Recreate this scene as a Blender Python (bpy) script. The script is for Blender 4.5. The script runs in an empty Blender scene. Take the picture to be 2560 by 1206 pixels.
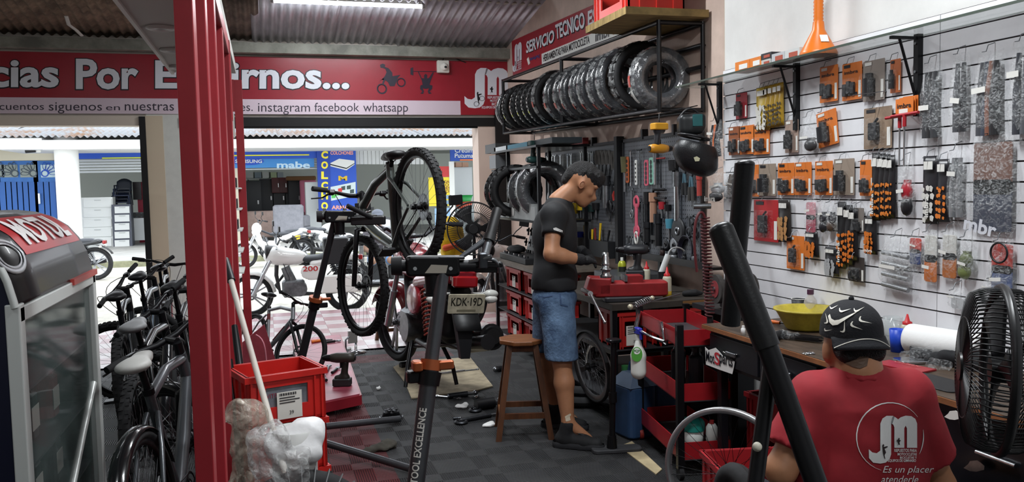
import bpy, bmesh, math, random
import numpy as np
from mathutils import Matrix, Vector
random.seed(7); rng = np.random.default_rng(7)
SC = bpy.context.scene
COL = SC.collection
# ---------------------------------------------------------------- camera
F_PX, YAW, PITCH, ROLL, CAM_H = 2097.0, 0.28605, 0.06628, -0.02146, 1.6
_f = Vector((math.sin(YAW)*math.cos(PITCH), math.cos(YAW)*math.cos(PITCH), -math.sin(PITCH)))
_r = Vector((math.cos(YAW), -math.sin(YAW), 0)); _u = _r.cross(_f)
_r, _u = _r*math.cos(ROLL)+_u*math.sin(ROLL), _u*math.cos(ROLL)-_r*math.sin(ROLL)
EYE = Vector((0, 0, CAM_H))
cd = bpy.data.cameras.new('camera'); cam = bpy.data.objects.new('camera', cd); COL.objects.link(cam)
cd.sensor_width = 36; cd.lens = 36*F_PX/2560; cd.clip_start = 0.05; cd.clip_end = 200
cam.matrix_world = Matrix(((_r.x, _u.x, -_f.x, EYE.x), (_r.y, _u.y, -_f.y, EYE.y), (_r.z, _u.z, -_f.z, EYE.z), (0, 0, 0, 1)))
SC.camera = cam
# ---------------------------------------------------------------- world, exposure
w = bpy.data.worlds.new('overcast_sky'); SC.world = w; w.use_nodes = True
bg = w.node_tree.nodes['Background']; bg.inputs[0].default_value = (0.88, 0.94, 1.0, 1); bg.inputs[1].default_value = 3.2
SC.view_settings.view_transform = 'Standard'; SC.view_settings.look = 'None'
SC.view_settings.exposure = 0.0; SC.view_settings.gamma = 1.0; SC.view_settings.use_curve_mapping = False
sl = bpy.data.lights.new('veiled_sun', 'SUN'); sl.energy = 1.6; sl.angle = 0.6; sl.color = (1, .97, .93)
so = bpy.data.objects.new('veiled_sun', sl); COL.objects.link(so); so.rotation_euler = (math.radians(38), math.radians(12), 0)
# room lamps: long fluorescent battens under the roof (the fixtures themselves are built with the ceiling)
TUBES = [((0.93, 8.95, 3.535), 0, 38), ((1.25, 5.2, 3.55), 0, 74), ((1.35, 2.6, 3.55), 0, 76), ((-1.6, 2.2, 3.3), 0, 16), ((1.0, -.2, 3.5), 0, 45), ((-2.2, 6.2, 3.3), 0, 8)]
def tube_lamp(p, rz, watt):
    l = bpy.data.lights.new('tube_light', 'AREA'); l.shape = 'RECTANGLE'; l.size = 1.15; l.size_y = .05; l.energy = watt; l.color = (.93, .97, 1)
    o = bpy.data.objects.new('tube_light', l); COL.objects.link(o); o.location = (p[0], p[1], p[2]-.075); o.rotation_euler = (0, 0, rz)
for t in TUBES: tube_lamp(*t)
# ---------------------------------------------------------------- helpers
def ray(px, py): return (_r*(px-1280)-_u*(py-603))/F_PX+_f
def onX(px, py, x): d = ray(px, py); return EYE+d*(x/d.x)
def onY(px, py, y): d = ray(px, py); return EYE+d*(y/d.y)
def onZ(px, py, z): d = ray(px, py); return EYE+d*((z-CAM_H)/d.z)
def onD(px, py, d): return EYE+ray(px, py)*d
def pix(p):
    c = Vector(p)-EYE; z = c.dot(_f); return 1280+F_PX*c.dot(_r)/z, 603-F_PX*c.dot(_u)/z, z
V = Vector
def T(x, y=0, z=0): return Matrix.Translation(x if isinstance(x, Vector) else (x, y, z))
def RX(a): return Matrix.Rotation(math.radians(a), 4, 'X')
def RY(a): return Matrix.Rotation(math.radians(a), 4, 'Y')
def RZ(a): return Matrix.Rotation(math.radians(a), 4, 'Z')
def S3(x, y, z): return Matrix.Diagonal((x, y, z, 1))
def frame(o, x, y, z=None):
    """matrix whose columns are the given axes (not normalised)"""
    x, y = V(x), V(y); z = V(z) if z else x.cross(y).normalized()
    return Matrix(((x.x, y.x, z.x, o[0]), (x.y, y.y, z.y, o[1]), (x.z, y.z, z.z, o[2]), (0, 0, 0, 1)))
def zto(d):
    return V(d).normalized().to_track_quat('Z', 'Y').to_matrix().to_4x4()
def lin(h):
    if isinstance(h, str):
        h = h.lstrip('#'); h = [int(h[i:i+2], 16)/255 for i in (0, 2, 4)]
    return [c/12.92 if c <= .04045 else ((c+.055)/1.055)**2.4 for c in h]
MATS = {}
def mat(col, rough=.6, metal=0., noise=0., scale=8., bump=0., bscale=None, col2=None, trans=0., alpha=1., emit=0., spec=.5, coat=0., ior=1.45, thresh=None, stretch=None):
    key = (str(col), rough, metal, noise, scale, bump, bscale, str(col2), trans, alpha, emit, spec, coat, ior, str(thresh), str(stretch))
    if key in MATS: return MATS[key]
    m = bpy.data.materials.new('m_'+str(col).lstrip('#')); m.use_nodes = True; nt = m.node_tree; N = nt.nodes; L = nt.links
    b = N['Principled BSDF']; c = lin(col)
    b.inputs['Base Color'].default_value = (*c, 1); b.inputs['Roughness'].default_value = rough; b.inputs['Metallic'].default_value = metal
    b.inputs['Specular IOR Level'].default_value = spec; b.inputs['IOR'].default_value = ior
    if trans: b.inputs['Transmission Weight'].default_value = trans
    if alpha < 1: b.inputs['Alpha'].default_value = alpha
    if coat: b.inputs['Coat Weight'].default_value = coat; b.inputs['Coat Roughness'].default_value = .08
    if emit: b.inputs['Emission Color'].default_value = (*c, 1); b.inputs['Emission Strength'].default_value = emit
    if noise or bump or col2:
        tc = N.new('ShaderNodeTexCoord'); src = tc.outputs['Object']
        if stretch:
            mp = N.new('ShaderNodeMapping'); mp.inputs['Scale'].default_value = stretch; L.new(src, mp.inputs[0]); src = mp.outputs[0]
    if noise or col2:
        n = N.new('ShaderNodeTexNoise'); n.inputs['Scale'].default_value = scale; n.inputs['Detail'].default_value = 6; n.inputs['Roughness'].default_value = .65; L.new(src, n.inputs['Vector'])
        r = N.new('ShaderNodeValToRGB'); L.new(n.outputs['Fac'], r.inputs[0])
        c2 = lin(col2) if col2 else [x*(1-noise) for x in c]; c1 = c if col2 else [min(1, x*(1+noise*.5)) for x in c]
        lo, hi = thresh or (.35, .65)
        r.color_ramp.elements[0].position = lo; r.color_ramp.elements[1].position = hi
        r.color_ramp.elements[0].color = (*c2, 1); r.color_ramp.elements[1].color = (*c1, 1); L.new(r.outputs[0], b.inputs['Base Color'])
    if bump:
        n2 = N.new('ShaderNodeTexNoise'); n2.inputs['Scale'].default_value = bscale or scale*3; n2.inputs['Detail'].default_value = 3; L.new(src, n2.inputs['Vector'])
        bp = N.new('ShaderNodeBump'); bp.inputs['Strength'].default_value = bump; bp.inputs['Distance'].default_value = .02; L.new(n2.outputs['Fac'], bp.inputs['Height']); L.new(bp.outputs[0], b.inputs['Normal'])
    MATS[key] = m; return m
def tag(o, label=None, cat=None, group=None, kind=None):
    if label: o['label'] = label
    if cat: o['category'] = cat
    if group: o['group'] = group
    if kind: o['kind'] = kind
    return o
def thing(name, label, cat, group=None, parent=None, mw=None):
    o = bpy.data.objects.new(name, None); COL.objects.link(o); o.empty_display_size = .05
    if parent: o.parent = parent
    if mw is not None: o.matrix_basis = mw
    return tag(o, label, cat, group)
def tree(o, mw=None, label=None, group=None, parent=None):
    c = o.copy(); COL.objects.link(c); c.parent = parent
    if mw is not None: c.matrix_basis = mw
    if label: c['label'] = label
    if group: c['group'] = group
    for ch in list(KIDS.get(o, [])): tree(ch, parent=c)
    if parent: KIDS.setdefault(parent, []).append(c)
    return c
KIDS = {}
def fix(i):  # a unit basis perpendicular to direction
    i = V(i).normalized(); a = V((0, 0, 1)) if abs(i.z) < .9 else V((1, 0, 0))
    x = a.cross(i).normalized(); return x, i.cross(x)
class MB:
    def __init__(s, m=None): s.v = []; s.f = []; s.s = []; s.m = m or Matrix()
    def add(s, vs, fs, smooth=False, m=None):
        k = len(s.v); mm = s.m @ m if m is not None else s.m
        s.v += [tuple(mm @ V(p)) for p in vs]; s.f += [tuple(i+k for i in f) for f in fs]; s.s += [smooth]*len(fs); return s
    def box(s, c, d, m=None, taper=1.):
        x, y, z = (t/2 for t in d); t = taper
        vs = [(-x, -y, -z), (x, -y, -z), (x, y, -z), (-x, y, -z), (-x*t, -y*t, z), (x*t, -y*t, z), (x*t, y*t, z), (-x*t, y*t, z)]
        vs = [V(p)+V((0, 0, 0)) for p in vs]; mm = T(V(c)) @ m if m is not None else T(V(c))
        return s.add(vs, [(0, 3, 2, 1), (4, 5, 6, 7), (0, 1, 5, 4), (1, 2, 6, 5), (2, 3, 7, 6), (3, 0, 4, 7)], False, mm)
    def b2(s, a, b):
        a, b = V(a), V(b); return s.box((a+b)/2, [abs(t) for t in (b-a)])
    def rbox(s, c, d, r, m=None, seg=3):
        """box with rounded vertical edges and a small top/bottom chamfer"""
        x, y, z = (t/2 for t in d); r = min(r, x*.99, y*.99); pts = []
        for cx, cy, a0 in ((x-r, y-r, 0), (-x+r, y-r, 90), (-x+r, -y+r, 180), (x-r, -y+r, 270)):
            for i in range(seg+1):
                a = math.radians(a0+90*i/seg); pts.append((cx+r*math.cos(a), cy+r*math.sin(a)))
        n = len(pts); q = min(r*.5, z*.4); vs = []
        for zz, k in ((-z, 1), (-z+q, 0), (z-q, 0), (z, 1)):
            for px, py in pts: vs.append((px-(q*k if px > 0 else -q*k), py-(q*k if py > 0 else -q*k), zz))
        fs = [tuple(range(n))[::-1], tuple(range(3*n, 4*n))]
        for l in range(3): fs += [(l*n+i, l*n+(i+1) % n, (l+1)*n+(i+1) % n, (l+1)*n+i) for i in range(n)]
        mm = T(V(c)) @ m if m is not None else T(V(c)); return s.add(vs, fs, False, mm)
    def cyl(s, a, b, r, r2=None, n=12, cap=True, smooth=True):
        a, b = V(a), V(b); r2 = r if r2 is None else r2; x, y = fix(b-a); vs = []
        for p, q in ((a, r), (b, r2)):
            vs += [p+x*q*math.cos(2*math.pi*i/n)+y*q*math.sin(2*math.pi*i/n) for i in range(n)]
        s.add(vs, [(i, (i+1) % n, n+(i+1) % n, n+i) for i in range(n)], smooth)
        if cap: s.add(vs, [tuple(range(n))[::-1], tuple(range(n, 2*n))])
        return s
    def tube(s, pts, r, n=8, closed=False, flat=1.):
        pts = [V(p) for p in pts]; k = len(pts); rs = r if isinstance(r, (list, tuple)) else [r]*k; vs = []; x0 = None
        for i, p in enumerate(pts):
            d = (pts[(i+1) % k]-pts[i-1]) if closed else (pts[min(i+1, k-1)]-pts[max(i-1, 0)])
            d.normalize()
            if x0 is None: x, y = fix(d)
            else:
                x = (x0-d*x0.dot(d)).normalized(); y = d.cross(x)
            x0 = x
            vs += [p+(x*math.cos(2*math.pi*j/n)+y*math.sin(2*math.pi*j/n)*flat)*rs[i] for j in range(n)]
        fs = []
        for i in range(k if closed else k-1):
            o, q = i*n, ((i+1) % k)*n; fs += [(o+j, o+(j+1) % n, q+(j+1) % n, q+j) for j in range(n)]
        s.add(vs, fs, True)
        if not closed: s.add(vs[:n], [tuple(range(n))[::-1]]); s.add(vs[-n:], [tuple(range(n))])
        return s
    def lathe(s, prof, n=24, m=None, smooth=True, a0=0, a1=360):
        full = abs(a1-a0) >= 360; k = len(prof); vs = []; c = n if full else n+1
        for j in range(c):
            a = math.radians(a0+(a1-a0)*j/n); vs += [(r*math.cos(a), r*math.sin(a), z) for r, z in prof]
        fs = []
        for j in range(n):
            q = (j+1) % c
            for i in range(k-1):
                if prof[i][0] < 1e-6 and prof[i+1][0] < 1e-6: continue
                fs.append((j*k+i, q*k+i, q*k+i+1, j*k+i+1))
        return s.add(vs, fs, smooth, m)
    def ring(s, R, r, n=40, k=8, m=None, sx=1., sz=1.):
        prof = [(R+r*sx*math.cos(2*math.pi*i/k), r*sz*math.sin(2*math.pi*i/k)) for i in range(k)]; prof.append(prof[0])
        return s.lathe(prof, n, m)
    def prism(s, poly, h, m=None, h0=0.):
        n = len(poly); vs = [(x, y, h0) for x, y in poly]+[(x, y, h) for x, y in poly]
        return s.add(vs, [tuple(range(n))[::-1], tuple(range(n, 2*n))]+[(i, (i+1) % n, n+(i+1) % n, n+i) for i in range(n)], False, m)
    def sph(s, c, r, n=12, k=8, m=None):
        r = (r, r, r) if not hasattr(r, '__len__') else r
        prof = [(math.sin(math.pi*i/k), -math.cos(math.pi*i/k)) for i in range(k+1)]
        mm = T(V(c)) @ (m or Matrix()) @ S3(*r); return s.lathe(prof, n, mm)
    def grid(s, fn, nu, nv, smooth=True, thick=None):
        vs = [fn(i/nu, j/nv) for i in range(nu+1) for j in range(nv+1)]
        return s.add(vs, [(i*(nv+1)+j, (i+1)*(nv+1)+j, (i+1)*(nv+1)+j+1, i*(nv+1)+j+1) for i in range(nu) for j in range(nv)], smooth)
    def mesh(s, name, m):
        me = bpy.data.meshes.new(name); me.from_pydata(s.v, [], s.f); me.polygons.foreach_set('use_smooth', s.s); me.update()
        if m: me.materials.append(m)
        return me
    def go(s, name, m, par=None, label=None, cat=None, group=None, kind=None, bevel=0., solid=0.):
        o = bpy.data.objects.new(name, s.mesh(name, m)); return put(o, par, label, cat, group, kind, bevel, solid)
def put(o, par=None, label=None, cat=None, group=None, kind=None, bevel=0., solid=0.):
    COL.objects.link(o)
    if par: o.parent = par; KIDS.setdefault(par, []).append(o)
    if solid:
        md = o.modifiers.new('solid', 'SOLIDIFY'); md.thickness = solid; md.offset = 0
    if bevel:
        md = o.modifiers.new('bevel', 'BEVEL'); md.width = bevel; md.segments = 2; md.limit_method = 'ANGLE'; md.angle_limit = math.radians(40)
    return tag(o, label, cat, group, kind)
def inst(o, mw, par=None, label=None, cat=None, group=None):
    c = bpy.data.objects.new(o.name.split('.')[0], o.data if hasattr(o, 'data') else o); c.matrix_basis = mw
    return put(c, par, label, cat, group)
def txt(s, m4, w, h, m, par=None, name='lettering', bold=0., ext=.0015, shear=0., space=1., **kw):
    """lettering fitted into a w x h box whose lower-left corner is the origin of m4 (x right, y up, z towards the reader)"""
    c = bpy.data.curves.new('t', 'FONT'); c.body = s; c.offset = bold; c.shear = shear; c.space_character = space; c.resolution_u = 3; c.space_line = .85; c.align_x = kw.pop('align', 'LEFT')
    o = bpy.data.objects.new('t', c); me = bpy.data.meshes.new_from_object(o); bpy.data.objects.remove(o); bpy.data.curves.remove(c)
    n = len(me.vertices); a = np.zeros(n*3, 'f'); me.vertices.foreach_get('co', a); a = a.reshape(-1, 3)
    lo, hi = a.min(0), a.max(0); a[:, 0] = (a[:, 0]-lo[0])/(hi[0]-lo[0]+1e-9)*w; a[:, 1] = (a[:, 1]-lo[1])/(hi[1]-lo[1]+1e-9)*h; a[:, 2] = ext
    wp = kw.pop('warp', None)
    if wp:
        me.vertices.foreach_set('co', a.ravel()); bmx = bmesh.new(); bmx.from_mesh(me); bmesh.ops.triangulate(bmx, faces=bmx.faces); bmesh.ops.subdivide_edges(bmx, edges=bmx.edges[:], cuts=2, use_grid_fill=True)
        for v in bmx.verts: v.co = wp(v.co.x/w, v.co.y/h)
        bmx.to_mesh(me); bmx.free(); a = np.zeros(len(me.vertices)*3, 'f'); me.vertices.foreach_get('co', a)
    me.vertices.foreach_set('co', a.ravel()); me.transform(m4); me.materials.clear(); me.materials.append(m); me.update(); me.name = name
    return put(bpy.data.objects.new(name, me), par, **kw)
def poly(par, pts, m4, m, name='print', h=.0012, **kw):
    b = MB(m4); b.prism(pts, h); return b.go(name, m, par, **kw)
# ---- implicit surfaces: smooth union of tapered capsules and ellipsoids, meshed with surface nets
def sdf(prims, res=.01, k=.02, pad=.05, noise=None):
    lo = np.full(3, 1e9); hi = -lo
    for p in prims:
        if p[0] == 'c':
            for q, r in ((p[1], p[3]), (p[2], p[4])): lo = np.minimum(lo, np.array(q)-r); hi = np.maximum(hi, np.array(q)+r)
        elif p[0] == 'e':
            q, r = np.array(p[1]), max(p[2]); lo = np.minimum(lo, q-r); hi = np.maximum(hi, q+r)
        elif p[0] == 'b':
            q, r = np.array(p[1]), np.linalg.norm(p[2]); lo = np.minimum(lo, q-r); hi = np.maximum(hi, q+r)
    lo -= pad; hi += pad; n = np.maximum(np.ceil((hi-lo)/res).astype(int), 3)
    ax = [lo[i]+res*np.arange(n[i]) for i in range(3)]; X, Y, Z = np.meshgrid(*ax, indexing='ij'); P = np.stack([X, Y, Z], -1).astype('f'); D = None
    for p in prims:
        sub = p[0][0] == '-'; t = p[0].lstrip('-')
        if t == 'c':
            a, b = np.array(p[1], 'f'), np.array(p[2], 'f'); ab = b-a; h = np.clip(((P-a)@ab)/(ab@ab+1e-9), 0, 1)[..., None]
            d = np.linalg.norm(P-a-h*ab, axis=-1)-(p[3]+(p[4]-p[3])*h[..., 0])
        elif t == 'e':
            q = P-np.array(p[1], 'f'); r = np.array(p[2], 'f')
            if len(p) > 3 and p[3] is not None: q = q@np.array(p[3].to_3x3(), 'f')
            k0 = np.linalg.norm(q/r, axis=-1); k1 = np.linalg.norm(q/(r*r), axis=-1); d = k0*(k0-1)/np.maximum(k1, 1e-6)
        elif t == 'b':
            q = P-np.array(p[1], 'f')
            if len(p) > 4: q = q@np.array(p[4].to_3x3(), 'f')
            rr = p[3]; q = np.abs(q)-np.array(p[2], 'f')+rr; d = np.linalg.norm(np.maximum(q, 0), axis=-1)+np.minimum(q.max(-1), 0)-rr
        if D is None: D = d; continue
        if sub: D = np.maximum(D, -d); continue
        hh = np.clip(.5+.5*(D-d)/k, 0, 1); D = D*(1-hh)+d*hh-k*hh*(1-hh)
    if noise and len(noise) > 2:
        amp, fq, _n = noise; fo = lambda a: 1-2*np.abs(np.sin(a)); D = D+amp*(fo(fq*.5*X+1.6*np.sin(fq*.33*Y+fq*.2*Z))+fo(fq*.43*Z+1.9*np.sin(fq*.37*X))*.8+.5*fo(fq*.9*(Y+X*.6)+2*np.sin(fq*.5*Z)))
    elif noise:
        amp, fq = noise; D = D+amp*(np.sin(fq*X+1.3*np.sin(fq*.7*Y))*np.sin(fq*1.1*Y+1.7*np.sin(fq*.6*Z))+.6*np.sin(fq*1.9*Z+2*np.sin(fq*X))*np.sin(fq*1.6*Y+fq*X))
    ins = D < 0; c = np.zeros(np.array(D.shape)-1, 'i')
    for i in (0, 1):
        for j in (0, 1):
            for l in (0, 1): c += ins[i:D.shape[0]-1+i, j:D.shape[1]-1+j, l:D.shape[2]-1+l]
    act = (c > 0) & (c < 8); idx = -np.ones(act.shape, 'i'); ids = np.argwhere(act); idx[act] = np.arange(len(ids))
    acc = np.zeros((len(ids), 3)); cnt = np.zeros(len(ids))
    cor = [(i, j, l) for i in (0, 1) for j in (0, 1) for l in (0, 1)]
    for a in cor:
        for b in cor:
            if sum(b)-sum(a) == 1 and all(y >= x for x, y in zip(a, b)):
                da = D[tuple((ids+a).T)]; db = D[tuple((ids+b).T)]; x = (da < 0) != (db < 0); t = np.where(x, da/(da-db+1e-12), 0)[:, None]
                acc += np.where(x[:, None], np.array(a)+t*(np.array(b)-np.array(a)), 0); cnt += x
    vs = lo+(ids+acc/cnt[:, None])*res; fs = []
    for d in range(3):
        u, v = (d+1) % 3, (d+2) % 3; sl0 = [slice(1, -1)]*3; sl1 = [slice(1, -1)]*3; sl0[d] = slice(0, -1); sl1[d] = slice(1, None)
        a, b = ins[tuple(sl0)], ins[tuple(sl1)]; e = np.argwhere(a != b)
        if not len(e): continue
        base = e.copy(); base[:, u] += 1; base[:, v] += 1; fl = a[tuple(e.T)]
        eu = np.eye(3, dtype=int)[u]; ev = np.eye(3, dtype=int)[v]
        q = np.stack([idx[tuple((base-eu-ev).T)], idx[tuple((base-ev).T)], idx[tuple(base.T)], idx[tuple((base-eu).T)]], 1)
        q[~fl] = q[~fl][:, ::-1]; fs.append(q)
    return vs, np.concatenate(fs)
def blob(name, prims, m, par=None, res=.01, k=.02, noise=None, cut=None, m4=None, **kw):
    vs, fs = sdf(prims, res, k, noise=noise)
    if cut is not None:
        keep = cut(vs); fs = fs[keep[fs].all(1)]
        used = np.unique(fs); mp = -np.ones(len(vs), 'i'); mp[used] = np.arange(len(used)); vs = vs[used]; fs = mp[fs]
    me = bpy.data.meshes.new(name); me.from_pydata(vs.tolist(), [], fs.tolist()); me.polygons.foreach_set('use_smooth', [True]*len(fs)); me.materials.append(m)
    if m4 is not None: me.transform(m4)
    me.update(); return put(bpy.data.objects.new(name, me), par, **kw)
ORD = ['first', 'second', 'third', 'fourth', 'fifth', 'sixth', 'seventh', 'eighth', 'ninth', 'tenth', 'eleventh', 'twelfth', 'thirteenth', 'fourteenth', 'fifteenth', 'sixteenth', 'seventeenth', 'eighteenth']
def arc(c, r, a0, a1, n, ax='xz'):
    out = []
    for i in range(n+1):
        a = math.radians(a0+(a1-a0)*i/n); u, v = r*math.cos(a), r*math.sin(a)
        out.append(V((c[0]+u, c[1], c[2]+v)) if ax == 'xz' else V((c[0]+u, c[1]+v, c[2])) if ax == 'xy' else V((c[0], c[1]+u, c[2]+v)))
    return out
def bez(p0, p1, p2, p3=None, n=10):
    p0, p1, p2 = V(p0), V(p1), V(p2)
    if p3 is None: return [p0*(1-t)**2+p1*2*t*(1-t)+p2*t*t for t in (i/n for i in range(n+1))]
    p3 = V(p3); return [p0*(1-t)**3+p1*3*t*(1-t)**2+p2*3*t*t*(1-t)+p3*t**3 for t in (i/n for i in range(n+1))]
def film(col='#e4e8e8', lo=.05, hi=.45, scale=40., rough=.12, bump=.7):
    key = ('film', col, lo, hi, scale, rough)
    if key in MATS: return MATS[key]
    m = bpy.data.materials.new('clear_film'); m.use_nodes = True; nt = m.node_tree; N, L = nt.nodes, nt.links; b = N['Principled BSDF']; b.inputs['Base Color'].default_value = (*lin(col), 1); b.inputs['Roughness'].default_value = rough; b.inputs['Specular IOR Level'].default_value = 1.
    tc = N.new('ShaderNodeTexCoord'); n = N.new('ShaderNodeTexNoise'); n.inputs['Scale'].default_value = scale; n.inputs['Detail'].default_value = 4; n.inputs['Distortion'].default_value = 1.5; L.new(tc.outputs['Object'], n.inputs['Vector'])
    r = N.new('ShaderNodeMapRange'); r.inputs['From Min'].default_value = .45; r.inputs['From Max'].default_value = .75; r.inputs['To Min'].default_value = lo; r.inputs['To Max'].default_value = hi; L.new(n.outputs['Fac'], r.inputs['Value']); L.new(r.outputs[0], b.inputs['Alpha'])  # pale, more opaque noise streaks stand in for highlights on the crinkles
    bp = N.new('ShaderNodeBump'); bp.inputs['Strength'].default_value = bump; bp.inputs['Distance'].default_value = .02; L.new(n.outputs['Fac'], bp.inputs['Height']); L.new(bp.outputs[0], b.inputs['Normal']); MATS[key] = m; return m
# common finishes
BLACK = mat('#17171a', .45); RUBBER = mat('#1c1c1e', .8, noise=.4, scale=30); BLKM = mat('#131316', .35, .3); CHROME = mat('#c9ccd0', .18, 1.); STEEL = mat('#8f9296', .35, 1., noise=.3, scale=20)
WHITE = mat('#e4e4e2', .5); REDP = mat('#a8202a', .45, noise=.15, scale=6); REDPL = mat('#c3241f', .4, noise=.12, scale=9); DSTEEL = mat('#45474b', .4, .9, noise=.4, scale=18)
ORANGE = mat('#e2761f', .5); YELLOW = mat('#d8b223', .5); WOOD = mat('#7a4a28', .5, noise=.5, scale=6, stretch=(1, 1, 12)); GLASS = mat('#dfe9e4', .03, trans=1., ior=1.1, alpha=.35)
# ---------------------------------------------------------------- builders shared by bicycles and motorcycles
SPOKE = mat('#9a9da2', .3, .9)
def wheel(par, m4, R=.35, w=.028, rimm=BLKM, tyrem=RUBBER, spoke=SPOKE, nsp=28, knobs=0, disc=True, mag=None, hubm=BLKM, rimh=.022, name='wheel', wrap=None):
    """wheel in the local XZ plane (axle along Y); rim is the part, tyre, spokes, hub and disc its sub-parts"""
    A = m4 @ RX(90); rr = R-w*1.25
    rim = MB(A).lathe([(rr-rimh, -w*.32), (rr, -w*.55), (rr+.004, 0), (rr, w*.55), (rr-rimh, w*.32), (rr-rimh, -w*.32)], 44).go(name, rimm, par)
    b = MB(A); b.lathe([(rr, -w*.55), (rr+w*.35, -w*.92), (R-w*.55, -w), (R-w*.12, -w*.62), (R, 0), (R-w*.12, w*.62), (R-w*.55, w), (rr+w*.35, w*.92), (rr, w*.55)], 44)
    for i in range(knobs):
        a = 360*i/knobs
        for s, o in ((-1, 0), (1, .5)): b.box((0, 0, 0), (.009, R*3.0/knobs, w*.62), RZ(a+o*360/knobs) @ T(R-.004, 0, s*w*.42))
        if knobs > 40: b.box((0, 0, 0), (.008, R*2.4/knobs, w*.25), RZ(a) @ T(R-w*.28, 0, (1 if i % 2 else -1)*w*.84))
    b.go('tyre', tyrem, rim)
    if mag:
        b = MB(A)
        for i in range(mag):
            a = 360*i/mag
            for o in (-9, 9): b.prism([(.03, -.012), (rr-rimh*.6, -.009), (rr-rimh*.6, .009), (.03, .012)], .016, RZ(a) @ T(0, 0, -.008) @ RZ(o))
        b.go('mag_spoke', spoke, rim)
    else:
        b = MB(A)
        for i in range(nsp):
            a = 2*math.pi*i/nsp; a2 = a+(.55 if i % 2 else -.55); h = (.018 if (i//2) % 2 else -.018)
            b.cyl((.022*math.cos(a2), .022*math.sin(a2), h), ((rr-rimh*.7)*math.cos(a), (rr-rimh*.7)*math.sin(a), 0), .0011, n=3, cap=False)
        b.go('spokes', spoke, rim)
    MB(A).cyl((0, 0, -.045), (0, 0, .045), .016, n=12).cyl((0, 0, -.024), (0, 0, -.018), .03, n=14).cyl((0, 0, .018), (0, 0, .024), .03, n=14).go('hub', hubm, rim)
    if disc: MB(A).ring(.07, .011, 28, 4, T(0, 0, .034), sz=.1).box((0, 0, .034), (.13, .012, .002)).box((0, 0, .034), (.012, .13, .002)).go('brake_disc', STEEL, rim)
    return rim
def bike(label, group=None, col='#55585c', accent=None, saddle=None, steer=0, R=.35, w=.028, knobs=0, sus=True, rimm=None, fender=False, grip=None, drop=.22, barw=.34, cat='bicycle', name='bicycle', mw=None, full=True, barm=None, tk=1., stilt=0):
    t = thing(name, label, cat, group, mw=mw); fm = mat(col, .3, .4, coat=.3) if isinstance(col, str) else col; sd = saddle or BLACK; rm = rimm or BLKM; bmt = barm or BLKM
    ra, fa, bb, st_, ht, hb = V((-.45, 0, R)), V((.66, 0, R)), V((-.02, 0, R-.05)), V((-.19, 0, R+.42)), V((.36, 0, R+.50)), V((.41, 0, R+.36))
    b = MB(); b.tube([st_, st_*.5+ht*.5+V((0, 0, .02)), ht+V((.01, 0, -.03))], [.019*tk, .022*tk, .024*tk], 10); b.tube([bb, bb*.5+hb*.5+V((0, 0, -.01)), hb+V((0, 0, .02))], [.028*tk, .032*tk, .027*tk], 10); b.cyl(bb, st_+V((-.012, 0, .03)), .02*tk); b.cyl(hb, ht, .026); b.cyl(bb+V((0, -.04, 0)), bb+V((0, .04, 0)), .024)
    for s in (-1, 1):
        b.tube([bb+V((-.03, s*.03, 0)), bb*.5+ra*.5+V((0, s*.05, .005)), ra+V((0, s*.062, 0))], [.013, .011, .009]); b.tube([st_+V((0, s*.02, -.06)), st_*.6+ra*.4+V((0, s*.045, 0)), ra+V((0, s*.062, .01))], [.012, .011, .008])
    fr = b.go('frame', fm, t)
    if accent:
        d = (hb-bb); am = mat(accent, .4); MB().cyl(st_*.75+bb*.25, st_*.9+bb*.1, .0208).go('frame_graphic', am, fr)
        for q in (1, -1): MB().tube([bb+d*.3+V((0, q*.026, .004)), bb+d*.75+V((0, q*.026, .006))], .014, 6, flat=.5).go('frame_graphic', am, fr)
    wheel(t, T(ra), R, w, rm, knobs=knobs); ax = (ht-hb).normalized()
    Sm = T(hb) @ Matrix.Rotation(math.radians(steer), 4, ax) @ T(-hb)
    wheel(t, Sm @ T(fa), R, w, rm, knobs=knobs); b = MB(Sm)
    cr = hb+V((.02, 0, -.035)); b.tube([cr*.55+fa*.45+V((0, -.06, 0)), cr+V((0, -.06, -.01)), cr, cr+V((0, .06, -.01)), cr*.55+fa*.45+V((0, .06, 0))], [.018, .02, .022, .02, .018])
    for s in (-1, 1): b.cyl(cr*.55+fa*.45+V((0, s*.06, 0)), fa+V((0, s*.06, 0)), .019 if sus else .014, .017)
    fk = b.go('fork', BLKM if sus else fm, t)
    for s in (-1, 1): MB(Sm).cyl(cr+V((0, s*.06, 0)), cr*.5+fa*.5+V((0, s*.06, 0)), .014).go('stanchion', STEEL if sus else fm, fk)
    top = ht+ax*.06; fw = V((.07, 0, .02)); b = MB(Sm); b.cyl(ht, top, .022); b.tube([top, top+fw], [.02, .018]); b.go('stem', bmt, t)
    c = top+fw; b = MB(Sm); b.tube([c+V((-.035, -barw, .03)), c+V((-.005, -barw*.45, .02)), c+V((0, -.06, 0)), c+V((0, .06, 0)), c+V((-.005, barw*.45, .02)), c+V((-.035, barw, .03))], [.011, .012, .016, .016, .012, .011]); hbm = b.go('handlebar', bmt, t)
    for s in (-1, 1):
        e = c+V((-.035, s*barw, .03)); i = c+V((-.022, s*barw*.68, .027)); MB(Sm).cyl(i, e, .0165, .0175).go('grip', grip or RUBBER, hbm)
        l = i+V((.012, -s*.035, -.008)); MB(Sm).rbox(l, (.04, .045, .03), .008).tube([l, l+V((.05, s*.05, -.015)), l+V((.055, s*.13, -.02))], [.008, .006, .005]).go('brake_lever', BLKM, hbm)
        MB(Sm).tube(bez(l+V((0, -s*.02, 0)), l+V((.2, -s*.15, .05)), hb+V((.15, s*.03, .1)), hb+V((.02, s*.03, -.05))), .0028, 5).go('brake_cable', BLACK, hbm)
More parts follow.
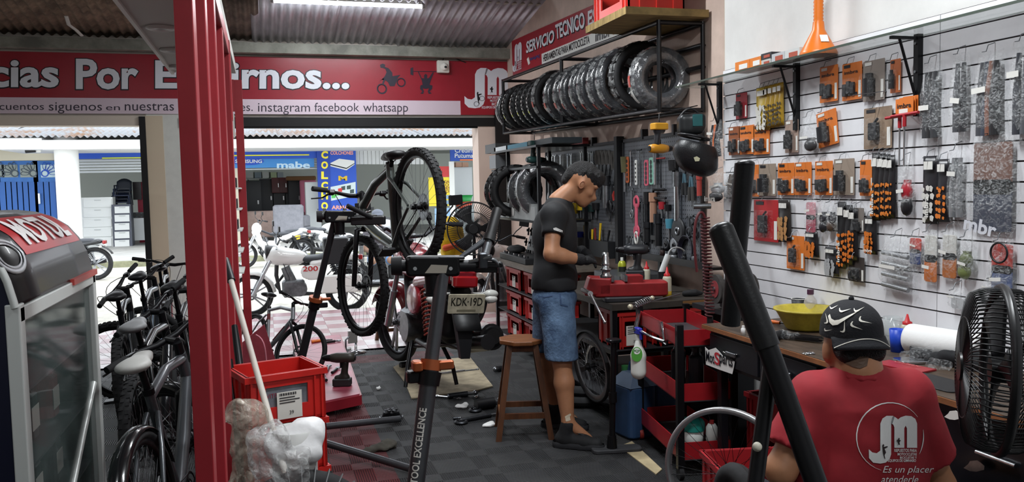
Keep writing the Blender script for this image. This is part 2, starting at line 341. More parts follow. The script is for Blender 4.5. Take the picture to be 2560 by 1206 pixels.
    sp = st_+V((-.055, 0, drop)); MB().cyl(st_, sp, .0145).cyl(st_+V((-.008, 0, .02)), st_+V((-.014, 0, .045)), .025).go('seatpost', BLKM, t)
    so = blob('saddle', [('e', (-.09, 0, 0), (.075, .068, .028)), ('e', (0, 0, .004), (.1, .042, .024)), ('c', (.02, 0, .006), (.135, 0, .004), .024, .016)], sd, t, .008, .03); so.data.transform(T(sp+V((.0, 0, .035))) @ RY(stilt))
    MB().tube([sp+V((-.08, .02, .02)), sp+V((-.02, .022, 0)), sp+V((.1, .012, .022))], .0035, 5).tube([sp+V((-.08, -.02, .02)), sp+V((-.02, -.022, 0)), sp+V((.1, -.012, .022))], .0035, 5).go('saddle_rail', STEEL, so)
    b = MB(T(bb) @ RX(90)); b.ring(.085, .006, 32, 4, T(0, 0, .055), sz=.5).ring(.055, .005, 24, 4, T(0, 0, .05), sz=.5)
    for a in range(0, 360, 90): b.box((0, 0, 0), (.08, .014, .004), RZ(a+20) @ T(.045, 0, .055))
    cs = b.go('chainring', BLKM, t)
    for s, a in ((1, 35), (-1, 215)):
        q = V((.17*math.cos(math.radians(a)), s*-.0, .17*math.sin(math.radians(a)))); y = -.07*s; MB(T(bb)).tube([(0, y, 0), (q.x, y-.01*s, q.z)], [.015, .011]).go('crank_arm', BLKM, cs); MB(T(bb)).rbox((q.x, y-.06*s, q.z), (.09, .09, .02), .01).go('pedal', BLACK, cs)
    b = MB(T(ra) @ RX(90))
    for i, r in enumerate((.03, .04, .05, .06, .07)): b.cyl((0, 0, .052-i*.005), (0, 0, .054-i*.005), r, n=24)
    b.go('cassette', STEEL, t); b = MB(); b.tube([bb+V((0, -.052, .085)), ra+V((0, -.045, .05))], .004, 4).tube([bb+V((0, -.052, -.085)), ra+V((.01, -.05, -.13)), ra+V((-.01, -.045, -.05))], .004, 4).go('chain', DSTEEL, t)
    MB().rbox(ra+V((.01, -.06, -.06)), (.03, .03, .05), .008).box(ra+V((.008, -.055, -.11)), (.02, .01, .09)).go('derailleur', BLKM, t)
    if fender:
        for nm, cc, M_, a0, a1 in (('mudguard', ra, Matrix(), 20, 170), ('mudguard', fa, Sm, 30, 150)):
            rr = R+.02; pts = arc((cc.x, 0, cc.z), rr, a0, a1, 16); b = MB(M_)
            b.grid(lambda u, v: (lambda p, d: p+V((0, (v-.5)*.07, 0))+d*(-.018*(2*v-1)**2))(pts[int(round(u*16))], (pts[int(round(u*16))]-cc).normalized()), 16, 6); b.go(nm, mat('#141416', .2, coat=.5), t, solid=.002)
    return t
def moto(label, mw, body='#e6e6e4', group=None, wb=1.28, R=.3, style='naked', plate=None, lamp=True, dark='#2a2a2d', seatc='#33363c', detail=True, tank2=None, magc='#9da0a5', steer=0, rear=True, spring=None):
    t = thing('motorcycle', label, 'motorcycle', group, mw=mw); bm_ = mat(body, .25, coat=.5) if isinstance(body, str) else body; dk = mat(dark, .5); se = mat(seatc, .5); fa, ra = V((wb/2, 0, R)), V((-wb/2, 0, R))
    if rear: wheel(t, T(ra), R, .055, DSTEEL, mag=5, spoke=mat(magc, .4, .6), hubm=STEEL, disc=False, name='rear_wheel')
    hd_ = V((wb/2-.33, 0, .86)); ax = (hd_-(fa+V((-.03, 0, 0)))).normalized(); Sm = T(hd_) @ Matrix.Rotation(math.radians(steer), 4, ax) @ T(-hd_)
    wheel(t, Sm @ T(fa), R, .045, DSTEEL, mag=5, spoke=mat(magc, .4, .6), hubm=STEEL, name='front_wheel')
    fk = MB(Sm)
    for s in (-1, 1): fk.cyl(fa+V((-.02, s*.085, 0)), fa*.5+hd_*.5+V((0, s*.085, 0)), .027); fk.cyl(fa*.5+hd_*.5+V((0, s*.085, 0)), hd_+V((-.02, s*.085, .06)), .019)
    fk.tube([hd_+V((-.02, -.085, .03)), hd_+V((-.02, .085, .03))], .02); fk.go('fork', mat('#b5b8bc', .3, .8), t)
    pts = arc(fa, R+.035, 25, 175, 14)
    b = MB(Sm); b.grid(lambda u, v: (lambda p, d: p+V((0, (v-.5)*.15, 0))+d*(-.05*(2*v-1)**2))(pts[int(round(u*14))], (pts[int(round(u*14))]-fa).normalized()), 14, 6); b.go('front_fender', bm_, t, solid=.004)
    top = hd_+V((-.03, 0, .1)); b = MB(Sm); b.tube([top+V((-.1, -.36, .08)), top+V((-.02, -.22, .1)), top+V((0, -.1, .02)), top+V((0, .1, .02)), top+V((-.02, .22, .1)), top+V((-.1, .36, .08))], .012); hb = b.go('handlebar', DSTEEL, t)
    for s in (-1, 1):
        MB(Sm).cyl(top+V((-.06, s*.27, .09)), top+V((-.1, s*.37, .08)), .017).go('grip', RUBBER, hb); MB(Sm).tube([top+V((-.03, s*.24, .1)), top+V((.02, s*.3, .16)), top+V((.01, s*.36, .22))], .006).rbox(top+V((0, s*.38, .26)), (.02, .12, .075), .02).go('mirror', BLACK, hb)
    if style == 'naked':
        blob('tank', [('e', (.2, 0, .8), (.25, .135, .12)), ('e', (.02, 0, .78), (.14, .1, .09)), ('e', (.3, 0, .84), (.14, .12, .1))], bm_, t, .016, .07)
        blob('seat', [('e', (-.22, 0, .76), (.24, .12, .055)), ('e', (-.5, 0, .79), (.22, .11, .06))], se, t, .016, .05)
        blob('tail', [('c', (-.2, .08, .69), (-.72, .05, .78), .06, .04), ('c', (-.2, -.08, .69), (-.72, -.05, .78), .06, .04), ('e', (-.68, 0, .78), (.14, .08, .05))], bm_, t, .016, .04)
        blob('side_panel', [('e', (-.18, .12, .58), (.16, .03, .11)), ('e', (-.18, -.12, .58), (.16, .03, .11)), ('c', (-.2, .1, .55), (-.2, -.1, .55), .03, .03)], bm_, t, .016, .03)
        MB(Sm).lathe([(0, -.1), (.08, -.09), (.1, -.02), (.1, .02), (0, .04)], 18, T(hd_+V((.1, 0, 0))) @ RY(90)).go('headlight', BLACK, t)
    else:
        MB(Sm).sph(hd_+V((.03, 0, .02)), (.11, .12, .13), 14, 10).go('headlight', bm_, t)
        blob('leg_shield', [('c', (.36, .1, .82), (.22, .14, .42), .05, .04), ('c', (.36, -.1, .82), (.22, -.14, .42), .05, .04), ('c', (.38, 0, .8), (.26, 0, .5), .07, .05)], bm_, t, .016, .06)
        blob('body', [('c', (.26, 0, .55), (-.1, 0, .5), .07, .08), ('c', (-.12, .08, .6), (-.62, .06, .78), .07, .05), ('c', (-.12, -.08, .6), (-.62, -.06, .78), .07, .05)], bm_, t, .016, .05)
        blob('seat', [('e', (-.2, 0, .74), (.28, .12, .055)), ('e', (-.48, 0, .79), (.2, .1, .05))], se, t, .016, .05)
    b = MB(); b.rbox((.08, 0, .37), (.3, .22, .22), .05); b.cyl((.1, 0, .44), (.18, 0, .66), .075, .06, 14)
    for i in range(5): b.box((.125+.013*i, 0, .5+.035*i), (.17, .18, .008), RY(-70))
    b.cyl((.0, -.13, .36), (.0, .13, .36), .1, n=18); b.go('engine', mat('#6f7174', .4, .7, noise=.4, scale=14), t)
    MB().tube([hd_+V((-.03, 0, 0)), (.3, 0, .55), (.26, 0, .32), (-.2, 0, .27), (-.3, 0, .45)], .028).tube([hd_, (-.1, 0, .68), (-.6, 0, .74)], .022).tube([(-.2, .09, .3), ra+V((0, .1, 0))], .02).tube([(-.2, -.09, .3), ra+V((0, -.1, 0))], .02).go('frame', dk, t)
    for s in (-1, 1):
        b = MB(); a_, c_ = ra+V((.02, s*.13, .02)), V((-.42, s*.12, .7)); d = c_-a_; b.cyl(a_, c_, .012)
        x, y = fix(d); sk = b.go('shock_absorber', DSTEEL, t); MB().tube([a_+d*(.2+.7*i/80)+(x*math.cos(i*.8)+y*math.sin(i*.8))*.034 for i in range(81)], .008, 5).go('spring', spring or DSTEEL, sk)
    MB().tube([(.2, -.1, .55), (.32, -.12, .4), (.2, -.14, .24), (-.2, -.15, .26)], .02).tube([(-.2, -.16, .26), (-.35, -.17, .3), (-.8, -.18, .38)], [.025, .048, .05], 12).go('exhaust', mat('#3a3a3c', .35, .8), t)
    b = MB(); pts2 = arc(ra, R+.05, 40, 150, 10); b.grid(lambda u, v: pts2[int(round(u*10))]+V((0, (v-.5)*.16, 0)), 10, 2); b.go('rear_fender', dk, t, solid=.004)
    MB().rbox((-.83, 0, .76), (.06, .16, .07), .02).go('tail_lamp', mat('#8a1418', .2, coat=.5), t)
    for s in (-1, 1): MB().tube([(-.76, s*.07, .68), (-.78, s*.15, .68)], .008).sph((-.79, s*.19, .68), (.03, .05, .028)).go('turn_signal', mat('#b9b9b4', .2), t)
    if plate: MB().box((-.86, 0, .6), (.006, .23, .14), RY(15)).go('number_plate', mat(plate, .5), t)
    return t
# ---------------------------------------------------------------- the room
YB, XR, XW = 10.25, 3.0, 2.75          # back wall, workshop side wall, slatted side wall
def st(name, m, a, b, **kw): return MB().b2(a, b).go(name, m, kind='structure', **kw)
WALLW = mat('#d3d2cf', .7, noise=.08, scale=3, bump=.05); WALLP = mat('#c9b3a6', .8, noise=.14, scale=4); CONC = mat('#8d8a80', .85, noise=.35, scale=5, bump=.2)
def rib_mat(c, c2):
    m = bpy.data.materials.new('rubber_ribs'); m.use_nodes = True; nt = m.node_tree; N, L = nt.nodes, nt.links; b = N['Principled BSDF']; b.inputs['Roughness'].default_value = .62
    tc = N.new('ShaderNodeTexCoord'); sx = N.new('ShaderNodeSeparateXYZ'); L.new(tc.outputs['Object'], sx.inputs[0])
    def mth(op, a, b2=None):
        n = N.new('ShaderNodeMath'); n.operation = op
        for i, q in enumerate((a, b2)):
            if q is None: continue
            if isinstance(q, (int, float)): n.inputs[i].default_value = q
            else: L.new(q, n.inputs[i])
        return n.outputs[0]
    s = .34/3; cx = mth('FLOOR', mth('DIVIDE', mth('ADD', sx.outputs[0], .17), s)); cy = mth('FLOOR', mth('DIVIDE', mth('ADD', sx.outputs[1], .17), s))
    par = mth('MODULO', mth('ADD', cx, cy), 2)
    wv = lambda v: mth('ADD', mth('MULTIPLY', mth('SINE', mth('MULTIPLY', v, 2*math.pi/s*9)), .5), .5)
    h = mth('ADD', mth('MULTIPLY', wv(sx.outputs[0]), par), mth('MULTIPLY', wv(sx.outputs[1]), mth('SUBTRACT', 1, par)))
    nz = N.new('ShaderNodeTexNoise'); nz.inputs['Scale'].default_value = 3.5; nz.inputs['Detail'].default_value = 8; g = N.new('ShaderNodeNewGeometry'); L.new(g.outputs['Position'], nz.inputs['Vector'])
    mx = N.new('ShaderNodeMix'); mx.data_type = 'RGBA'; mx.inputs[6].default_value = (*[q*.15 for q in lin(c)], 1); mx.inputs[7].default_value = (*lin(c), 1); L.new(h, mx.inputs[0])
    m2 = N.new('ShaderNodeMix'); m2.data_type = 'RGBA'; L.new(mx.outputs[2], m2.inputs[6]); m2.inputs[7].default_value = (*lin(c2), 1)
    L.new(mth('MULTIPLY', mth('POWER', nz.outputs['Fac'], 3), .9), m2.inputs[0]); L.new(m2.outputs[2], b.inputs['Base Color'])
    bp = N.new('ShaderNodeBump'); bp.inputs['Strength'].default_value = 1.; bp.inputs['Distance'].default_value = .012; L.new(h, bp.inputs['Height']); L.new(bp.outputs[0], b.inputs['Normal']); return m
floor = st('floor', mat('#2a2a2c', .8), (-3.6, -2.6, -.2), (3.4, 11.2, -.014))
tb, tr = (MB().box((0, 0, -.007), (.3395, .3395, .014)).mesh('floor_tile', rib_mat(*c)) for c in (('#3a3b3f', '#5a5a58'), ('#852a33', '#6e4a46')))
X0 = .652-.34*7
for i in range(14):
    for j in range(17):
        x, y = X0+.34*(i+.5), 8.38-.34*(j+.5)
        red = i == 6 and j > 2 or (j == 1 and 6 <= i <= 9)
        o = inst(tr if red else tb, T(x, y, 0), floor); o.name = 'floor_tile'
t1, t2 = (MB().box((0, 0, -.006), (.298, .298, .012)).mesh('ceramic_tile', mat(c, .25, noise=.12, scale=6)) for c in ('#cfc4c4', '#b8969a'))
for i in range(17):
    for j in range(10):
        x, y = -1.9+.3*i, 8.38+.15+.3*j-.1
        if y < 11.2: o = inst(t1 if (i+j) % 2 else t2, T(x, y, 0), floor); o.name = 'ceramic_tile'
# side wall, slatted
wl = st('wall_right', WALLW, (XW+.02, -2.6, -.2), (XW+.3, 4.66, 3.8))
pan = MB().b2((XW-.004, -1.4, .56), (XW+.03, 4.62, 2.276)).go('wall_panel', mat('#241214', .6), kind='structure')
sm = mat('#dcdcdf', .35, noise=.06, scale=5, bump=.02)
ys = onX(2351, 755, XW).y
for (a, b) in ((ys+.002, 4.62), (-1.4, ys-.002)):
    me = MB().box((0, 0, 0), (.014, b-a, .0715)).mesh('slat', sm)
    for i in range(-5, 17): o = inst(me, T(XW-.011, (a+b)/2, .948+.078*i+.039), pan); o.name = 'slat'
wr = st('wall_side', WALLP, (XR, 4.66, -.2), (XR+.25, 10.5, 3.8)); st('wall_back', WALLW, (-3.6, -2.9, -.2), (3.2, -2.6, 3.8)); st('wall_left', mat('#b9b6ae', .8), (-3.8, -2.9, -.2), (-3.5, 10.5, 3.8))
st('ceiling', mat('#4c4944', .8), (-3.8, -2.9, 3.78), (3.3, 8.75, 3.88))
# street wall: header, pillar, jamb
zt, zm, zb = (onY(640, y, YB).z for y in (142, 248.6, 286))
hd = st('wall_front', mat('#c9c2b8', .8), (-3.6, YB+.02, zb-.03), (3.1, YB+.22, 3.42))
MB().b2((-1.235, YB, -.02), (-.88, YB+.22, zb)).go('wall_pillar', mat('#cfd2cb', .7, noise=.06), kind='structure'); MB().b2((-1.24, YB-.01, -.02), (-1.06, YB+.23, zb-.02)).go('trim_1', mat('#cdbfa6', .7), kind='structure')
MB().b2((2.6, YB-.01, -.02), (2.82, YB+.3, 2.36)).go('wall_jamb', mat('#d6c3b6', .8), kind='structure'); MB().b2((2.82, YB-.04, -.02), (3.0, YB+.05, 2.55)).go('trim_2', mat('#141416', .5), kind='structure')
st('trim_3', mat('#d2c8ba', .7), (-3.6, YB-.005, zb-.13), (-1.24, YB+.2, zb-.02))
sh = thing('roller_shutter', 'rolled-up black shutter under the long red banner', 'shutter')
MB().b2((-.88, YB-.02, 2.345), (2.83, YB+.2, zb-.035)).go('housing', mat('#0c0c0e', .5), sh); MB().b2((-.88, YB+.0, 2.325), (2.6, YB+.05, 2.345)).go('bottom_rail', BLKM, sh)
rl = MB().b2((-1.305, YB-.03, 0), (-1.24, YB+.1, zb-.03)).go('shutter_rail', mat('#101012', .5), label='black vertical shutter rail on the pillar beside the left opening', cat='rail')
bm = MB(); bm.b2((-3.6, YB-.14, zt+.025), (3.0, YB+.05, onY(640, 111, YB).z)); beam = bm.go('trim_4', mat('#8f9086', .7, .2, noise=.4, scale=4, bump=.1), kind='structure', bevel=.004)
MB().b2((-3.6, 8.86, 3.6), (3.0, 9.04, 3.78)).go('trim_5', mat('#a5a193', .7, noise=.3, scale=4), kind='structure')
MB().b2((-3.6, 8.84, 3.57), (3.0, 9.06, 3.6)).go('trim_6', mat('#a5a193', .7, noise=.3, scale=4), kind='structure')
# corrugated roof sheets
def sheet(x0, x1, ya, za, yb, zb_, m, name='roof_sheet', amp=.014, wl=.092, par=None):
    n = int((x1-x0)/wl*8); b = MB(); L = []
    for i in range(n+1):
        x = x0+(x1-x0)*i/n; d = amp*math.sin(2*math.pi*x/wl); L.append((x, d))
    vs = [(x, ya, za+d) for x, d in L]+[(x, yb, zb_+d) for x, d in L]; k = n+1
    b.add(vs, [(i, i+1, k+i+1, k+i) for i in range(n)], True); return b.go(name, m, par, solid=.003)
zbm = onY(640, 111, YB).z
rf = thing('roof', None, None); rf['kind'] = 'structure'
GAL = mat('#b9b9bf', .35, .45, noise=.25, scale=3, stretch=(6, 1, 1)); OLD = mat('#7d6a58', .8, .1, noise=.55, scale=6, stretch=(1, 1, 1)); OLD2 = mat('#6d6054', .8, .1, noise=.5, scale=5)
xs = [-3.6, -2.7, -1.8, -.95, -.02, .82, 1.66, 2.5, 3.1]
for i in range(8):
    a, b = xs[i]-.04, xs[i+1]+.04; k = (i % 2)*.006
    if i < 4: sheet(a, b, YB+.15, zbm+.03+k, 8.6, zbm+.30+k, OLD if i < 3 else OLD2, par=rf)
    else: sheet(a, b, YB+.15, zbm+.02+k, 8.6, zbm+.32+k, GAL, par=rf)
    if i < 8: sheet(a, b, YB+.9, zbm-.06+k, YB+.15, zbm+.02+k, OLD, par=rf)
tape = thing('roof_strap', 'pale bent strap hanging from the old brown roof sheets', 'strap')
MB().tube([onY(165, 40, 9.4), onY(172, 62, 9.5), onY(190, 75, 9.6), onY(205, 90, 9.7)], .02, 6, flat=.2).go('band', mat('#b9b6b0', .6), tape)
# fluorescent battens
def batten(p, rz, vis, label):
    t = thing('tube_lamp', label, 'lamp', 'fluorescent tubes under the roof', mw=T(*p) @ RZ(rz)); L = .775 if vis else .6
    MB().b2((-L, -.02, 0), (L, .02, .035)).go('channel', WHITE, t); MB().cyl((-L+.02, 0, -.02), (L-.02, 0, -.02), .017, n=12).go('tube', mat('#f4f8ff', emit=40 if vis else 9), t)
    for s in (-1, 1): MB().b2((s*L-.015, -.02, -.04), (s*L+.015, .02, .035)).go('end_cap', mat('#c8c8c6'), t)
for i, (p, rz, wt) in enumerate(TUBES): batten(p, 0, i == 0, ['lit white tube lamp under the roof above the red banner', 'tube lamp over the standing mechanic', 'tube lamp over the workbench desk', 'tube lamp over the parked bicycles', 'tube lamp behind the viewer', 'tube lamp over the left street opening'][i])
# ---------------------------------------------------------------- banner over the opening
def pj(px, py): return onY(px, py, YB-.012)
def pframe(x0, y0, x1, y1, plane=pj):
    """box of pixels on a plane -> matrix with unit x, y axes along it plus width and height"""
    o = plane(x0, y1); a = plane(x1, y1)-o; b = plane(x0, y0)-o; return frame(o, a.normalized(), b.normalized()), a.length, b.length
JP = [(560,705),(600,740),(650,748),(690,720),(690,430),(715,375),(760,347),(835,347),(820,380),(812,430),(812,760),(795,810),(750,850),(690,860),(610,850),(562,800)]
MP = [(848,690),(848,470),(835,440),(815,430),(820,385),(838,352),(870,368),(890,385),(920,362),(975,345),(1040,350),(1085,380),(1105,430),(1105,690),(990,690),(990,480),(975,452),(960,480),(960,690)]
RUN = [(880,672),(893,640),(885,622),(872,615),(890,598),(897,582),(910,588),(905,602),(922,612),(912,622),(906,635),(912,655),(902,660),(896,650)]
CYC = [(712,665),(724,648),(735,662),(728,680),(770,672),(775,682),(738,700),(755,740),(738,770),(748,812),(735,800),(722,752),(716,700)]
def logo(m4, w, h, par, white, dark, words=True, grey=None):
    q = lambda L: [((x-560)/550*w, (860-y)/515*h) for x, y in L]
    poly(par, q(JP), m4, white, 'emblem'); poly(par, q(MP), m4 @ T(0, 0, .0004), white, 'emblem')
    poly(par, q([(835,347),(812,430),(826,432),(850,362)]), m4 @ T(0, 0, .0012), grey or mat('#77777c'), 'emblem_fold')
    poly(par, q(RUN), m4 @ T(0, 0, .0014), dark, 'runner_figure'); poly(par, q(CYC), m4 @ T(0, 0, .0014), dark, 'cyclist_figure')
    for cx in (708, 778):
        b = MB(m4 @ T(*(V(q([(cx, 810 if cx == 708 else 745)])[0]).to_3d()), .0025) if False else m4 @ Matrix.Translation((*q([(cx, 805 if cx == 708 else 735)])[0], .0026)) @ S3(w/550, h/515, 1)); b.ring(30, 2.5, 20, 4, sz=.0005); b.go('cyclist_wheel', dark, par)
    if words:
        for s, x0, x1, y0, y1 in (('REPUESTOS PARA', 848, 1105, 705, 738), ('MOTOCICLETAS', 880, 1105, 748, 780), ('BICICLETAS Y', 900, 1105, 790, 822), ('EQUIPOS DE GIMNASIO', 775, 1105, 832, 868)):
            txt(s, m4 @ T((x0-560)/550*w, (860-y1)/515*h, .0005), (x1-x0)/550*w, (y1-y0)/515*h, white, par, bold=.02)
ban = thing('banner', 'long red banner with white slogan above the street opening', 'banner')
REDB = mat('#96202e', .32, noise=.12, scale=2, bump=.12, bscale=5); LIL = mat('#d8c7d2', .4); WT = mat('#dfe3ea', .4); INK = mat('#15141c', .4)
x1 = pj(1151, 253).x; y0 = YB-.012
MB().b2((-3.5, y0, zm), (x1, y0+.01, zt)).go('upper_panel', REDB, ban); MB().b2((-3.5, y0, zb), (x1, y0+.01, zm)).go('lower_strip', LIL, ban); MB().b2((x1, y0-.001, zb), (3.0, y0+.01, zt+.005)).go('logo_panel', mat('#9a1f2c', .35, noise=.1, scale=3), ban)
for s, bx in (('Gracias', (-228, 143, 147, 219)), ('Por', (190, 147, 346, 224)), ('Elegirnos...', (388, 151, 873, 243))):
    m4, w_, h_ = pframe(*bx); txt(s, m4 @ T(-.012, -.014, -.0015), w_+.024, h_+.024, INK, ban, 'lettering_outline', bold=.055, ext=.002); txt(s, m4, w_, h_, WT, ban, bold=.03, ext=.004)
for s, bx in (('descuentos', (-52, 257, 110, 275)), ('siguenos', (122, 256, 255, 284)), ('en', (265, 266, 300, 276)), ('nuestras', (312, 258, 435, 277)), ('redes', (447, 257, 520, 277)), ('sociales.', (528, 257, 632, 278)), ('instagram', (645, 258, 775, 287)), ('facebook', (786, 257, 898, 279)), ('whatsapp', (908, 257, 1020, 287))):
    m4, w_, h_ = pframe(*bx); txt(s, m4, w_, h_, mat('#3a3340', .5), ban)
m4, w_, h_ = pframe(1161, 169, 1271, 271); logo(m4, w_, h_, ban, mat('#e4e8f0', .4), INK)
RID = [(1175,490),(1195,480),(1215,488),(1212,505),(1240,515),(1268,548),(1270,575),(1330,565),(1310,585),(1300,615),(1285,650),(1250,650),(1235,620),(1215,605),(1200,640),(1190,640),(1203,585),(1160,625),(1190,600),(1212,575),(1225,545),(1215,520),(1195,512),(1180,512)]
LIF = [(1460,540),(1470,545),(1490,590),(1508,592),(1507,568),(1520,556),(1532,568),(1530,592),(1545,588),(1572,545),(1580,548),(1558,605),(1548,640),(1570,645),(1568,670),(1548,690),(1565,705),(1542,708),(1535,690),(1545,665),(1520,670),(1497,665),(1507,690),(1500,708),(1480,706),(1495,690),(1477,670),(1480,645),(1497,640),(1490,605)]
z2 = lambda L: [((x/3.015+560), y/3.015) for x, y in L]
def pixpoly(L, plane, h, m, par, name, off=.004):
    P = [plane(*q) for q in L]; n = (P[1]-P[0]).cross(P[2]-P[0]); o = P[0]; cam_d = (EYE-o).normalized()
    # a plane frame: x, y from the plane itself
    a = plane(L[0][0]+10, L[0][1])-o; a.normalize(); b = plane(L[0][0], L[0][1]-10)-o; b = (b-a*b.dot(a)).normalized(); fr = frame(o, a, b); inv = fr.inverted()
    MB(fr @ T(0, 0, off)).prism([tuple((inv @ p)[:2]) for p in P], h).go(name, m, par)
SIL = mat('#2a2433', .5)
pixpoly(z2(RID), pj, .001, SIL, ban, 'rider_figure'); pixpoly(z2(LIF), pj, .001, SIL, ban, 'lifter_figure'); pixpoly(z2([(1405,515),(1425,508),(1427,570),(1405,562)]), pj, .001, SIL, ban, 'barbell'); pixpoly(z2([(1427,536),(1600,538),(1600,543),(1427,541)]), pj, .001, SIL, ban, 'barbell')
for cx, cy, r in ((1190, 670, 34), (1335, 622, 30)):
    p = pj(cx/3.015+560, cy/3.015); s = .0048*r/3.0; MB(T(p)@RX(90)@T(0, 0, .004)).ring(s, s*.16, 24, 4, sz=.06).go('rider_wheel', SIL, ban)
cm = thing('security_camera', 'small white dome camera box on the red banner', 'camera')
p = pj(1106, 168); MB().rbox((p.x, p.y-.03, p.z), (.148, .148, .06), .01, RX(90)).go('box', mat('#d8d5cc', .5), cm); MB().sph((p.x+.01, p.y-.06, p.z-.005), (.05, .05, .05)).go('dome', mat('#e3e0d8', .4), cm); MB().sph((p.x+.018, p.y-.105, p.z-.012), (.018, .012, .014)).go('lens', BLACK, cm)
MB().tube(bez(p+V((0, -.02, .07)), p+V((.03, -.02, .2)), p+V((.15, -.03, .1)), p+V((.3, 0, .06))), .006, 6).go('cable', BLACK, cm)
# ---------------------------------------------------------------- the street and the shops opposite
ROAD = mat('#b3afa5', .9, noise=.3, scale=2.2, bump=.2, bscale=30); FY = 27.6
st('ground', ROAD, (-30, 11.2, -.5), (30, 21.5, -.12)); st('sidewalk', mat('#a9a9a6', .85, noise=.2, scale=2), (-30, 21.5, -.5), (30, 40, 0)); st('curb', mat('#8b8c72', .9, noise=.4, scale=3), (-30, 21.3, -.5), (30, 21.5, 0.02)); st('apron', mat('#9d9a94', .8), (-30, 10.5, -.5), (-3.6, 11.2, -.05)); st('apron_side', mat('#9d9a94', .8), (3.3, 10.5, -.5), (30, 11.2, -.05))
def PB(x0, y0, x1, y1, Y, dep=.05):
    a, b = onY(x0, y1, Y), onY(x1, y0, Y); return V((min(a.x, b.x), Y, min(a.z, b.z))), V((max(a.x, b.x), Y+dep, max(a.z, b.z)))
def pbx(name, m, bx, Y, dep=.05, par=None, **kw): return MB().b2(*PB(*bx, Y, dep)).go(name, m, par, **kw)
def pl(Y): return lambda x, y: onY(x, y, Y)
BLU = mat('#2350b8', .5); NAVY = mat('#1b3f9e', .5); LW = mat('#dfe0dc', .6); CRM = mat('#cfc8b4', .7)
st('wall_opposite', mat('#cfd3cb', .8), (-16, 36, -.1), (18, 36.3, 4)); st('ceiling_opposite', mat('#b9bcb6', .8), (-16, FY, 3.05), (18, 36, 3.15))
for a, b in (((0, 372, 146, 402), 1), ((366, 372, 600, 640), 0)): pbx('wall_opposite', CRM, a, FY, .25, kind='structure')
for k, (x0, x1) in enumerate(((-9, 104), (106, 1400))):
    a, b = PB(x0, 345, x1, 374, FY-2.6, 2.6); b.z = max(b.z, a.z+.25); MB().b2(a, b).go('trim_7', mat('#e6e6e6', .7), kind='structure')
RUST = mat('#83868a', .6, .3, noise=.4, scale=1.0, col2='#7a5f4a', thresh=(.36, .5)); ro = thing('roof_opposite', None, None); ro['kind'] = 'structure'
za = onY(700, 343, FY-2.7).z; zc = za+.75
for i in range(16): sheet(-8+i*1.4, -8+(i+1)*1.4+.06, FY-2.75, za+.03+.01*(i % 2), FY+2, zc, RUST, par=ro, amp=.03, wl=.17)
for i in range(2): sheet(-10.5+i*1.9, -10.5+(i+1)*1.9+.06, FY-2.4, za-.1, FY+2, zc+.2, RUST, par=ro, amp=.05, wl=.28)
MB().b2((-16, FY+2, 3.1), (18, FY+2.3, zc+.15)).go('wall_gable', mat('#d7d7d4', .8), kind='structure')
cp = onY(178, 600, FY-2.0); MB().lathe([(.3, 0), (.3, 3.2)], 24, T(cp.x, cp.y, 0)).go('column', mat('#e2e2e0', .7), label='thick round white column in front of the furniture shop opposite', cat='column')
hx = onY(170, 330, FY-1.2); MB().cyl((hx.x, hx.y+4, 3.2), (hx.x, hx.y+4, 5.2), .22, n=10).go('utility_pole', mat('#a8a9a6', .8, noise=.3), label='grey pole rising above the opposite roof', cat='pole')
# blue double door
dr = thing('door_1', None, None); dr['kind'] = 'structure'; DB = mat('#2a66ad', .5, noise=.1); DG = mat('#7b8580', .3)
for i, (x0, x1) in enumerate(((-80, -2), (0, 93), (95, 145))):
    lf = pbx('door_leaf', DB, (x0, 402, x1, 640), FY+.02, .06, dr); W = x1-x0; n = max(3, W//14)
    for k in range(n): pbx('door_rib', mat('#2459a0', .5), (x0+4+(W-8)*k/n, 455, x0+3+(W-8)*(k+.8)/n, 560), FY, .02, lf)
    for k in range(1 if W < 60 else 2):
        a = x0+(8 if W < 60 else 5+46*k); pbx('door_pane', mat('#a9bfc4', .2) if i == 2 else DG, (a, 412, a+38, 444), FY, .02, lf)
        c = onY(a+32 if i < 2 else a+9, 434, FY); b = MB(T(c.x, FY-.012, c.z) @ RX(90)); b.ring(.09, .015, 16, 4)
        for q in range(5):
            g = 180-22*q if i < 2 else 90-22*q; b.ring(.11, .012, 12, 4, RZ(g) @ T(.22, 0, 0) @ S3(1, .45, 1))
        b.go('door_grille', BLU if i == 2 else mat('#4a5560', .5), lf)
MB().rbox(onY(98, 497, FY-.06), (.06, .06, .32), .02).go('door_handle', CHROME, dr)
def goods(name, label, cat, group=None): return thing(name, label, cat, group)
cmx = thing('street_camera', 'dark bullet camera under the opposite awning above the blue door', 'camera'); p = onY(78, 378, FY-2); MB().cyl(p+V((-.14, 0, 0)), p+V((.1, 0, .02)), .055, n=12).go('housing', BLACK, cmx); MB().rbox(p+V((.17, .05, .03)), (.12, .1, .14), .02).go('bracket', WHITE, cmx)
vs_ = thing('vertical_sign', 'blue vertical shop sign with white lettering half hidden by the white column', 'sign'); pbx('board', BLU, (146, 381, 162, 560), FY-.1, .06, vs_)
for i in range(9):
    m4, w_, h_ = pframe(153, 385+19*i, 163, 398+19*i, pl(FY-.11)); MB(m4).b2((0, 0, 0), (w_, h_*.25, .004)).b2((0, h_*.7, 0), (w_, h_, .004)).b2((0, 0, 0), (w_*.3, h_, .004)).go('lettering', LW, vs_)
sg = thing('fascia_sign', 'long blue fascia sign with a yellow line over the left shop front', 'sign'); pbx('board', BLU, (188, 380, 366, 398), FY-.1, .06, sg); pbx('stripe', mat('#c9d838', .5), (255, 393, 366, 397), FY-.12, .02, sg)
